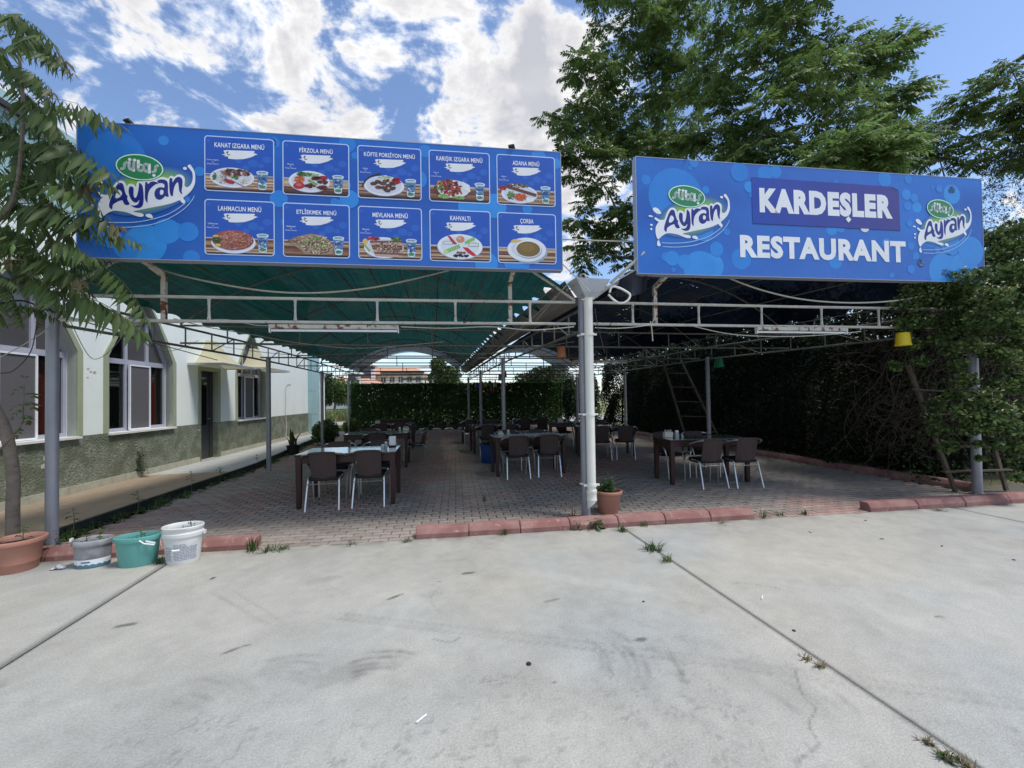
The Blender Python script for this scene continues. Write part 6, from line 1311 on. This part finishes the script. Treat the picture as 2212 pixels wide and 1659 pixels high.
# lower sprout
limb([(-.12,-.12,.95)]+[tuple(pxl(x,y,3.85)) for x,y in ((42,925),(50,880),(52,838),(56,815))],.010,.004,'branch',nt_,6)
sp_t=[compound(3,.30,.15,.070,(.6,.7,-.25),.45,s+90,tipred=.9,dark=.8) for s in range(2)]; sp_m=meshes_of(sp_t)
for x0,y0,x1,y1,s in ((52,850,108,846,.8),(52,868,106,878,.8),(50,880,20,900,.55),(50,895,88,918,.6),(46,912,92,905,.55),(54,830,24,845,.55),(56,818,48,800,.4),(44,920,30,950,.5),(50,870,22,880,.5)):
    a,e=pxl(x0,y0,3.85),pxl(x1,y1,3.75); leaf_obj(sp_m[int(x0)%2],frame(e-a),a,s*.75,nt_)

# ------------------------------------------------------------------ small plants
def blades(P,h,n,spread,cols,wd=.006):
    V=[];F=[];C=[]
    for _ in range(n):
        a=rng.random()*6.28; l=h*rng.uniform(.5,1.1); o=len(V); b=np.array(P)+[rng.normal(0,spread*.25),rng.normal(0,spread*.25),0]; d=np.array([cos(a),sin(a),0])*spread*rng.uniform(.2,1); w=np.array([-sin(a),cos(a),0])*wd*.5; c=np.array(cols[rng.integers(0,len(cols))])*rng.uniform(.7,1.3)
        V+=[b-w,b+w,b+d*.35-w*.9+[0,0,l*.6],b+d*.35+w*.9+[0,0,l*.6],b+d+[0,0,l*.95]]; F+=[(o,o+1,o+3),(o,o+3,o+2),(o+2,o+3,o+4)]; C+=[c]*5
    return V,F,C
def leafy(P,h,n,size,cols,spread=.05,asp=.45):
    V=[];F=[];C=[]
    for k in range(n):
        f=(k+.5)/n; a=k*2.4+rng.normal(0,.3); s=size*rng.uniform(.7,1.15)*(1-.35*f); b=np.array(P)+[rng.normal(0,.006),rng.normal(0,.006),h*f*.92]; el=rng.uniform(-.1,.6); d=np.array([cos(a)*cos(el),sin(a)*cos(el),sin(el)]); w=np.array([-sin(a),cos(a),0])*s*asp*.5; m=b+d*s*.5+[0,0,.02*s]; c=np.array(cols[rng.integers(0,len(cols))])*rng.uniform(.75,1.3); o=len(V)
        V+=[b,m+w,b+d*s+[0,0,-.25*s],m-w,m+[0,0,-.06*s]]; F+=[(o,o+1,o+4),(o+1,o+2,o+4),(o+2,o+3,o+4),(o+3,o,o+4)]; C+=[c,c*.9,c,c*.9,c*1.1]
    return V,F,C
def merge(*parts):
    V=[];F=[];C=[]
    for v,f,c in parts: o=len(V); V+=list(v); F+=[tuple(i+o for i in q) for q in f]; C+=list(c)
    return V,F,C
GRN=[(.06,.11,.03),(.08,.14,.035),(.05,.09,.03)]; YGR=[(.14,.17,.05),(.10,.14,.04)]; DRY=[(.25,.21,.12),(.18,.15,.09)]
def plant(name,label,cat,p,parts,group=None,stems=()):
    t=thing(name,label,cat,p,0,group); V,F,C=merge(*parts); np_mesh('leaves' if stems else 'blades',V,F,m_grass,parent=t,colors=C)
    for s in stems: b=MB(); b.tube(spline(s,3,False),.0035,5); b.build('stem',mat_stem,t)
    return t
mat_stem=mat('green_stem',rgb(88,104,60),0.7,var=.1)
def seedling(x,y,z,h,n,size,label,cat='seedling',cols=GRN,group='seedlings in the pots and buckets'):
    h*=1.2; size*=1.45; return plant('seedling',label,cat,(x,y,z),[leafy((0,0,h*.25),h*.8,n,size,cols)],group,[[(0,0,0),(.004,.003,h*.5),(0,0,h)]])
seedling(-3.66,4.60,.23,.16,9,.06,'green seedling in the terracotta pot at the left edge')
seedling(-3.145,4.57,.19,.075,7,.05,'small seedling at the left of the grimy bucket'); seedling(-3.05,4.58,.19,.13,8,.065,'taller seedling at the right of the grimy bucket')
seedling(-2.68,4.52,.19,.105,9,.06,'seedling in the middle of the turquoise bucket'); seedling(-2.75,4.53,.19,.05,5,.04,'tiny seedling at the left of the turquoise bucket')
seedling(-2.25,4.49,.255,.10,9,.06,'light green seedling in the tall white bucket'); seedling(-2.32,4.50,.255,.07,4,.035,'thin seedling at the left of the tall white bucket')
seedling(-3.86,4.62,.22,.07,5,.045,'low seedling at the far left rim of the terracotta pot')
t=plant('potted_plant','bushy green plant with lobed leaves in the pot right of the downpipe','plant',(2.235,5.07,.23),[leafy((rng.normal(0,.055),rng.normal(0,.055),0),rng.uniform(.10,.26),7,.075,[(.06,.12,.035),(.09,.17,.055)],asp=.85) for _ in range(34)]+[leafy((.0,0,.15),.14,7,.035,YGR)],None,[[(0,0,0),(.01,0,.12),(.0,0,.30)],[(0,0,0),(-.06,0,.1),(-.1,0,.16)],[(0,0,0),(.06,0,.1),(.11,.02,.15)]])
plant('potted_plant','dark leafy plant spilling over the tall blue pot','plant',(1.33,9.66,.38),[leafy((rng.normal(0,.09),rng.normal(0,.09),0),rng.uniform(.08,.25),7,.08,[(.03,.06,.02),(.04,.08,.03)],asp=.7) for _ in range(30)],None,[[(0,0,0),(.02,0,.2)]])
b_=[]; 
for a in range(9):
    az=a*.7; b_.append(blades((0,0,0),.55,1,.3,[(.05,.07,.03)],.07))
plant('potted_plant','spiky dark leaved plant in the dark pot by the walkway','plant',(-3.82,12.75,.2),b_,None,[[(0,0,0),(0,0,.1)]])
G='weeds along the kerb and in the joints'
def G_(x,y): p=ground(x,y); return (p.x,p.y,0)
plant('weed','broad grey green leafy weed against the kerb below the white downpipe','weed',G_(1290,1143),[leafy((rng.normal(0,.05),rng.normal(0,.02),0),rng.uniform(.08,.17),6,.13,[(.11,.16,.07),(.08,.13,.05)],asp=.3) for _ in range(7)],G)
plant('weed','yellow green weed against the kerb left of the downpipe','weed',G_(1247,1145),[leafy((rng.normal(0,.03),rng.normal(0,.02),0),rng.uniform(.08,.16),9,.04,YGR) for _ in range(7)],G)
for i,(x,y,h,n,sp,cl,l) in enumerate([(1345,1148,.07,40,.10,GRN,'low spreading weed at the kerb where the long joint starts'),(1413,1190,.09,70,.14,GRN,'thick grass tuft in the long joint'),(1440,1214,.07,34,.09,YGR,'smaller yellowish tuft just below the thick one in the joint'),(1090,1155,.09,26,.07,YGR,'small grass tuft at the middle kerb'),(545,1190,.17,46,.10,GRN,'tall grass at the end of the left kerb'),(580,1190,.07,40,.16,GRN,'low grass running on from the left kerb end'),(610,1188,.05,30,.12,GRN,'low grass at the paving edge right of the left kerb'),(1395,1137,.10,18,.06,YGR,'thin weed before the fourth kerb stone'),(1650,1118,.12,22,.07,YGR,'grass at the right end of the middle kerb'),(1682,1113,.06,20,.10,GRN,'sparse weed in the right paving opening'),(1738,1112,.07,34,.07,GRN,'dense green tuft in the right paving opening'),(1046,1082,.10,26,.05,DRY,'dry little tuft growing between pavers'),(1770,1440,.03,26,.05,DRY,'dry weed in the middle of the long joint'),(1740,1425,.02,20,.05,DRY,'tiny dry weed in the long joint'),(2045,1640,.03,60,.05,DRY+GRN,'dry weeds filling the near end of the long joint'),(2005,1605,.02,36,.04,DRY,'brown dry weeds at the near end of the joint'),(2085,1655,.03,30,.05,DRY,'dry stalks in the bottom right joint'),(1240,1118,.18,7,.05,DRY,'thin pale grass stalks standing left of the downpipe'),(880,1170,.04,22,.10,GRN,'low weed at the start of the middle kerb'),(760,1178,.05,14,.10,GRN,'sparse weed on the paving edge in the left opening'),(705,1100,.03,10,.05,GRN,'speck of weed between pavers by the front table'),(345,1218,.09,22,.06,GRN,'small sprig by the tall white bucket at the slab joint'),(2030,1103,.02,40,.12,DRY,'dry litter of weeds at the right slab joint'),(1560,1130,.03,20,.12,DRY,'dry crumbs of weed below the middle kerb')]):
    plant('weed',l,'weed',G_(x,y),[blades((0,0,0),h,n,sp,cl,.007)],G)
# weeds crowding the foot of the walkway, too many to count
parts=[]
for k in range(330):
    y=5.3+11*rng.random()**1.4; d=vnoise(np.array([y*1.7+30.]),np.array([3.3]),9)[0]
    if d<.33 and k%3: continue
    x=walk_x(y)+.03+abs(rng.normal(0,.09)); h=rng.uniform(.03,.15)*(1 if d>.5 else .6)
    parts.append(leafy((x,y,0),h,rng.integers(4,10),rng.uniform(.04,.09),GRN+[(.03,.06,.02)],asp=.5) if rng.random()<.6 else blades((x,y,0),h*1.4,12,.08,GRN+YGR,.008))
V,F,C=merge(*parts); o=np_mesh('ground_cover',V,F,m_grass,colors=C); tag(o,'low weeds growing along the dark edge of the walkway','weeds',kind='stuff')
for k,(x,y,h,l) in enumerate([(-3.96,5.55,.34,'tall weed behind the first post at the walkway edge'),(-3.9,6.5,.30,'thin stalked weed at the walkway edge'),(-3.86,7.7,.36,'umbrella topped weed standing against the walkway'),(-3.84,8.6,.30,'small upright weed further along the walkway'),(-3.82,10.2,.32,'weed beside the second post on the walkway edge')]):
    plant('weed',l,'weed',(x,y,0),[leafy((0,0,h*.6),h*.45,7,.11,GRN,asp=.5)],G,[[(0,0,0),(.02,.01,h*.5),(.0,.02,h)]])
plant('weed','knee high leafy weed growing against the green wall base','weed',(-5.28,8.95,.13),[leafy((0,0,.05),.55,30,.12,[(.05,.09,.03),(.035,.06,.02)],asp=.5),leafy((.08,-.05,.0),.3,12,.09,GRN,asp=.5)],G,[[(0,0,0),(.02,.0,.3),(-.02,.02,.6)]])
for x,y,z,l in ((-3.9,5.0,.0,'leafy weeds behind the first grey post'),): plant('weed',l,'weed',(x,y,z),[leafy((rng.normal(0,.12),rng.normal(0,.1),0),rng.uniform(.1,.25),7,.09,GRN+[(.03,.06,.02)],asp=.5) for _ in range(16)],G)
# shrub by the third post
sh=thing('shrub','leafy green shrub at the end of the walkway behind the third post','shrub',(-3.55,15.3,0)); n=1500; u=rng.normal(0,1,(n,3)); u/=np.linalg.norm(u,axis=1)[:,None]; P=u*(rng.random(n)**.4)[:,None]*np.array([.42,.8,.42])+np.array([0,0,.42]); leafmass('foliage',P,.12,MD+LT,sh); limb([(0,0,0),(.02,0,.3),(0,.1,.6)],.02,.01,'stem',sh,5,m_twig)
sh=thing('shrub','paler low shrub beside the screen at the end of the walkway','shrub',(-3.3,18.9,0)); P=u*(rng.random(n)**.4)[:,None]*np.array([.4,.6,.35])+np.array([0,0,.35]); leafmass('foliage',P,.11,LT+YGR,sh); limb([(0,0,0),(.02,0,.3),(0,.1,.5)],.02,.01,'stem',sh,5,m_twig)
# small litter on the concrete
for x,y,l in ((910,1552,'cigarette butt lying on the near concrete'),(1646,1290,'cigarette butt on the right slab')):
    p=ground(x,y,.006); b=MB(); b.tube([(p.x-.022,p.y-.02,.006),(p.x+.022,p.y+.02,.006)],.0045,8); tag(b.build('cigarette_butt',m_ceramic),l,'litter')
for x,y,s,l in ((1142,1435,.016,'small dark pebble on the centre slab'),(1715,1363,.012,'tiny dark pebble near the long joint'),(1390,1300,.010,'dark crumb on the centre slab'),(2190,1210,.012,'small dark crumb at the right edge of the concrete')):
    p=ground(x,y); b=MB(); b.lathe([(0,0),(s,.001),(s*.8,s*.5),(0,s*.6)],(p.x,p.y,0),7); tag(b.build('pebble',m_soil),l,'pebble')
for x,y,a,l in ((2035,1180,.4,'dry fallen leaf on the right concrete'),(1905,1165,-.3,'dry curled leaf right of the middle kerb'),(460,1250,1.0,'dry leaf bit near the buckets'),(1870,1125,.2,'dry leaf bit near the right opening'),(1750,1150,1.6,'thin dry leaf on the right slab')):
    p=ground(x,y); b=MB(); c,s=cos(a),sin(a); b.add([(p.x-.03*c,p.y-.03*s,.002),(p.x-.008*s,p.y+.008*c,.009),(p.x+.03*c,p.y+.03*s,.003),(p.x+.008*s,p.y-.008*c,.004)],[(0,1,2,3)]); tag(b.build('dry_leaf',m_twig),l,'leaf',None)

# ------------------------------------------------------------------ green screen and tyres at the far end
sc=thing('hedge_screen','dark artificial leaf screen closing the far end of the paving','screen',(-3.7,20.75,0)); 
for j,(z0,z1) in enumerate(((.10,1.16),(1.12,2.26))):
    for i in range(6):
        x0=i*1.73; n=4400 if j else 3500; X=rng.uniform(x0-.01,x0+1.74,n*2); Z=rng.uniform(z0,z1,n*2); lat=(np.abs(((X+Z)/.11)%1-.5)+np.abs(((X-Z)/.11)%1-.5))>.34; keep=lat|(rng.random(n*2)<.32); X,Z=X[keep],Z[keep]; o=leafmass('leaf_panel',np.stack([X,rng.normal(0,.018,len(X)),Z],1),.10,[(.05,.125,.03),(.075,.16,.045),(.06,.13,.04)],sc,kind='stuff',m=m_leafd)
        b=MB()
        for k in range(9): b.tube([(x0+.1+.19*k,.02,z0),(x0+.1+.19*k,.02,z1)],.006,4)
        for k in range(5): b.tube([(x0,.025,z0+(z1-z0)*(k+.1)/4.4),(x0+1.72,.025,z0+(z1-z0)*(k+.1)/4.4)],.006,4)
        b.build('wire_grid',m_cabled,sc)
for x in (-.03,3.46,6.92,10.4): b=MB(); b.tube([(x,.05,0),(x,.05,2.4)],.03,8); b.build('screen_post',m_steel if x<0 else m_cabled,sc)
for k in range(5):
    t=thing('tyre',['leftmost half buried tyre before the green screen','second half buried tyre from the left before the green screen','middle half buried tyre before the green screen','second half buried tyre from the right before the green screen','rightmost half buried tyre before the green screen'][k],'tyre',(-1.0+.62*k,20.35,.02),0,'half buried tyres before the screen'); b=MB(); rings=[]
    for a in np.linspace(0,pi,15):
        R0=.30; rings.append([((R0+.07*cos(q))*cos(a),.09*sin(q),(R0-.08+.07*cos(q))*sin(a)*.62) for q in np.linspace(0,2*pi,11)[:-1]])
    b.loft(rings); b.build('tread',m_tyre,t,smooth=True)
g=MB(); g.quad((-4.5,20.55,-.004),(9,20.55,-.004),(9,24,-.004),(-4.5,24,-.004)); tag(g.build('verge',m_soil),kind='structure')
parts=[blades((rng.uniform(-3.8,7),rng.uniform(20.5,20.7),0),rng.uniform(.06,.16),8,.12,YGR+DRY,.012) for _ in range(260)]; V,F,C=merge(*parts); tag(np_mesh('dry_grass',V,F,m_grass,colors=C),'dry grass at the foot of the green screen','grass',kind='stuff')

# ------------------------------------------------------------------ far background
m_orange=mat('orange_tiles',rgb(198,146,118),0.8,var=.15,scale=3); m_cream=mat('cream_facade',rgb(214,206,192),0.85,var=.06); m_greyf=mat('grey_facade',rgb(84,86,96),0.8,var=.08); m_farwin=mat('far_window',rgb(70,78,90),0.2,var=.1); m_white2=mat('white_trim',rgb(226,226,222),0.7,var=.04)
def building(label,cx,depth,wd,dp,storeys,z0,towers=(),roofh=1.5,facade=None,name='apartment_block',nwin=8):
    c=at(cx,843,depth); t=thing(name,label,'building',(c.x,c.y,0),-YAW); h=z0; b=MB(); b.box((0,dp/2,h/2),(wd,dp,h)); b.build('wall',facade or m_cream,t)
    b=MB(); e=.5; b.loft([[(-wd/2-e,-e,h),(wd/2+e,-e,h),(wd/2+e,dp+e,h),(-wd/2-e,dp+e,h)],[(-wd/2+roofh*1.6,dp*.45,h+roofh),(wd/2-roofh*1.6,dp*.45,h+roofh),(wd/2-roofh*1.6,dp*.55,h+roofh),(-wd/2+roofh*1.6,dp*.55,h+roofh)]]); b.build('roof',m_orange,t)
    b=MB(); b.box((0,-e-.02,h-.12),(wd+2*e,.15,.22)); b.build('eaves',m_white2,t)
    for s in range(storeys):
        z=(s+.5)*h/storeys
        for k in range(nwin):
            x=-wd/2+wd*(k+.5)/nwin
            if any(abs(x-tx)<tw/2+.5 for tx,tw in towers): continue
            b=MB(); b.box((x,-.03,z),(wd/nwin*.5,.08,h/storeys*.5)); w=b.build('window',m_farwin,t)
            b=MB(); b.box((x,-.09,z),(.08,.05,h/storeys*.5)); b.build('mullion',m_white2,w)
        if s: b=MB(); b.box((0,-.35,s*h/storeys),(wd*.9,.7,.16)); b.build('balcony',m_white2,t)
    for tx,tw in towers:
        b=MB(); b.box((tx,-.6,(h+1.4)/2),(tw,1.4,h+1.4)); q=b.build('tower',m_greyf,t); b=MB(); b.box((tx,-.7,h+1.5),(tw+1,1.8,.25)); b.build('tower_roof',m_white2,q)
        b=MB(); b.box((tx+tw*.55,-1.35,(h+.9)/2),(.7,.3,h+.9)); b.build('pilaster',m_white2,q)
    return t
building('cream apartment block with orange roof and grey stair tower seen under the left canopy arch',838,78,13.0,9,3,6.2,[(-3.6,2.4)],1.5)
building('smaller cream house with orange roof right of the apartment block',932,88,5.6,7,2,3.6,roofh=1.0,nwin=4,name='house')
building('long low house with faded red roof behind the green screen',1050,66,12,8,1,2.4,roofh=1.3,nwin=6,name='house')
building('grey white house at the left behind the roof edge of the annex',738,70,9,8,2,4.4,[(2.4,1.6)],1.0,m_white2,'house',6)
def bushtree(label,px,depth,wpx,top,bottom,cols,n=5000,group='trees far beyond the screen',size=.3,kind='tree'):
    c=at(px,843,depth); zt=at(px,top,depth).z; zb=max(0,at(px,bottom,depth).z); r=wpx/900*depth/2; t=thing('background_tree' if kind=='tree' else 'bush',label,kind,(c.x,c.y,0),0,group)
    limb([(0,0,0),(.1,0,(zb+zt)*.35),(0,0,(zb+zt)*.6)],r*.07+.04,.05,'trunk',t,7); u=rng.normal(0,1,(n,3)); u/=np.linalg.norm(u,axis=1)[:,None]; nb_=12; cs=rng.normal(0,.42,(nb_,3)); k=rng.integers(0,nb_,n); P=cs[k]*[r,r,(zt-zb)/2]+u*(rng.random(n)**.35)[:,None]*np.array([r*.5,r*.5,(zt-zb)*.27]); P[:,2]+=(zt+zb)/2; P[:,2]=np.clip(P[:,2],.02,None); leafmass('crown',P,size,cols,t)
bushtree('pale green poplar right of the apartment block under the arch',962,60,66,782,850,LT+MD,size=.42)
bushtree('rounded dark green tree right of the second middle post',1175,48,110,788,850,MD+DK,6000,size=.34)
bushtree('second dark tree further right behind the screen end',1235,42,70,800,930,MD+DK,5000,size=.3)
bushtree('bright bush in the field left of the screen',722,44,62,808,872,LT+MD,5000,size=.24,kind='bush')
bushtree('darker bush just behind the annex corner',700,32,30,815,880,MD,3500,size=.2,kind='bush')
bushtree('grey green tree filling the gap behind the right end of the screen',1225,24,44,826,935,MD+DK,5000,size=.13,group=None)
bushtree('dark scrub closing the view right of the green screen',1262,23,60,800,937,DK+MD,6000,size=.14,group=None)
bushtree('scrubby tree left of the screen post',757,52,30,820,868,MD+LT,2500,size=.25,group=None)
parts=[blades((rng.uniform(-14,-4),rng.uniform(31.5,46),0),rng.uniform(.3,.8),10,.5,YGR+DRY+LT,.06) for _ in range(900)]; V,F,C=merge(*parts); tag(np_mesh('field_grass',V,F,m_grass,colors=C),'tall dry grass in the field beyond the road','grass',kind='stuff')
parts=[blades((rng.uniform(-5.5,-3.9),rng.uniform(21,24),0),rng.uniform(.1,.35),10,.2,YGR+GRN,.02) for _ in range(160)]; V,F,C=merge(*parts); tag(np_mesh('verge_grass',V,F,m_grass,colors=C),'rough grass at the end of the walkway','grass',kind='stuff')
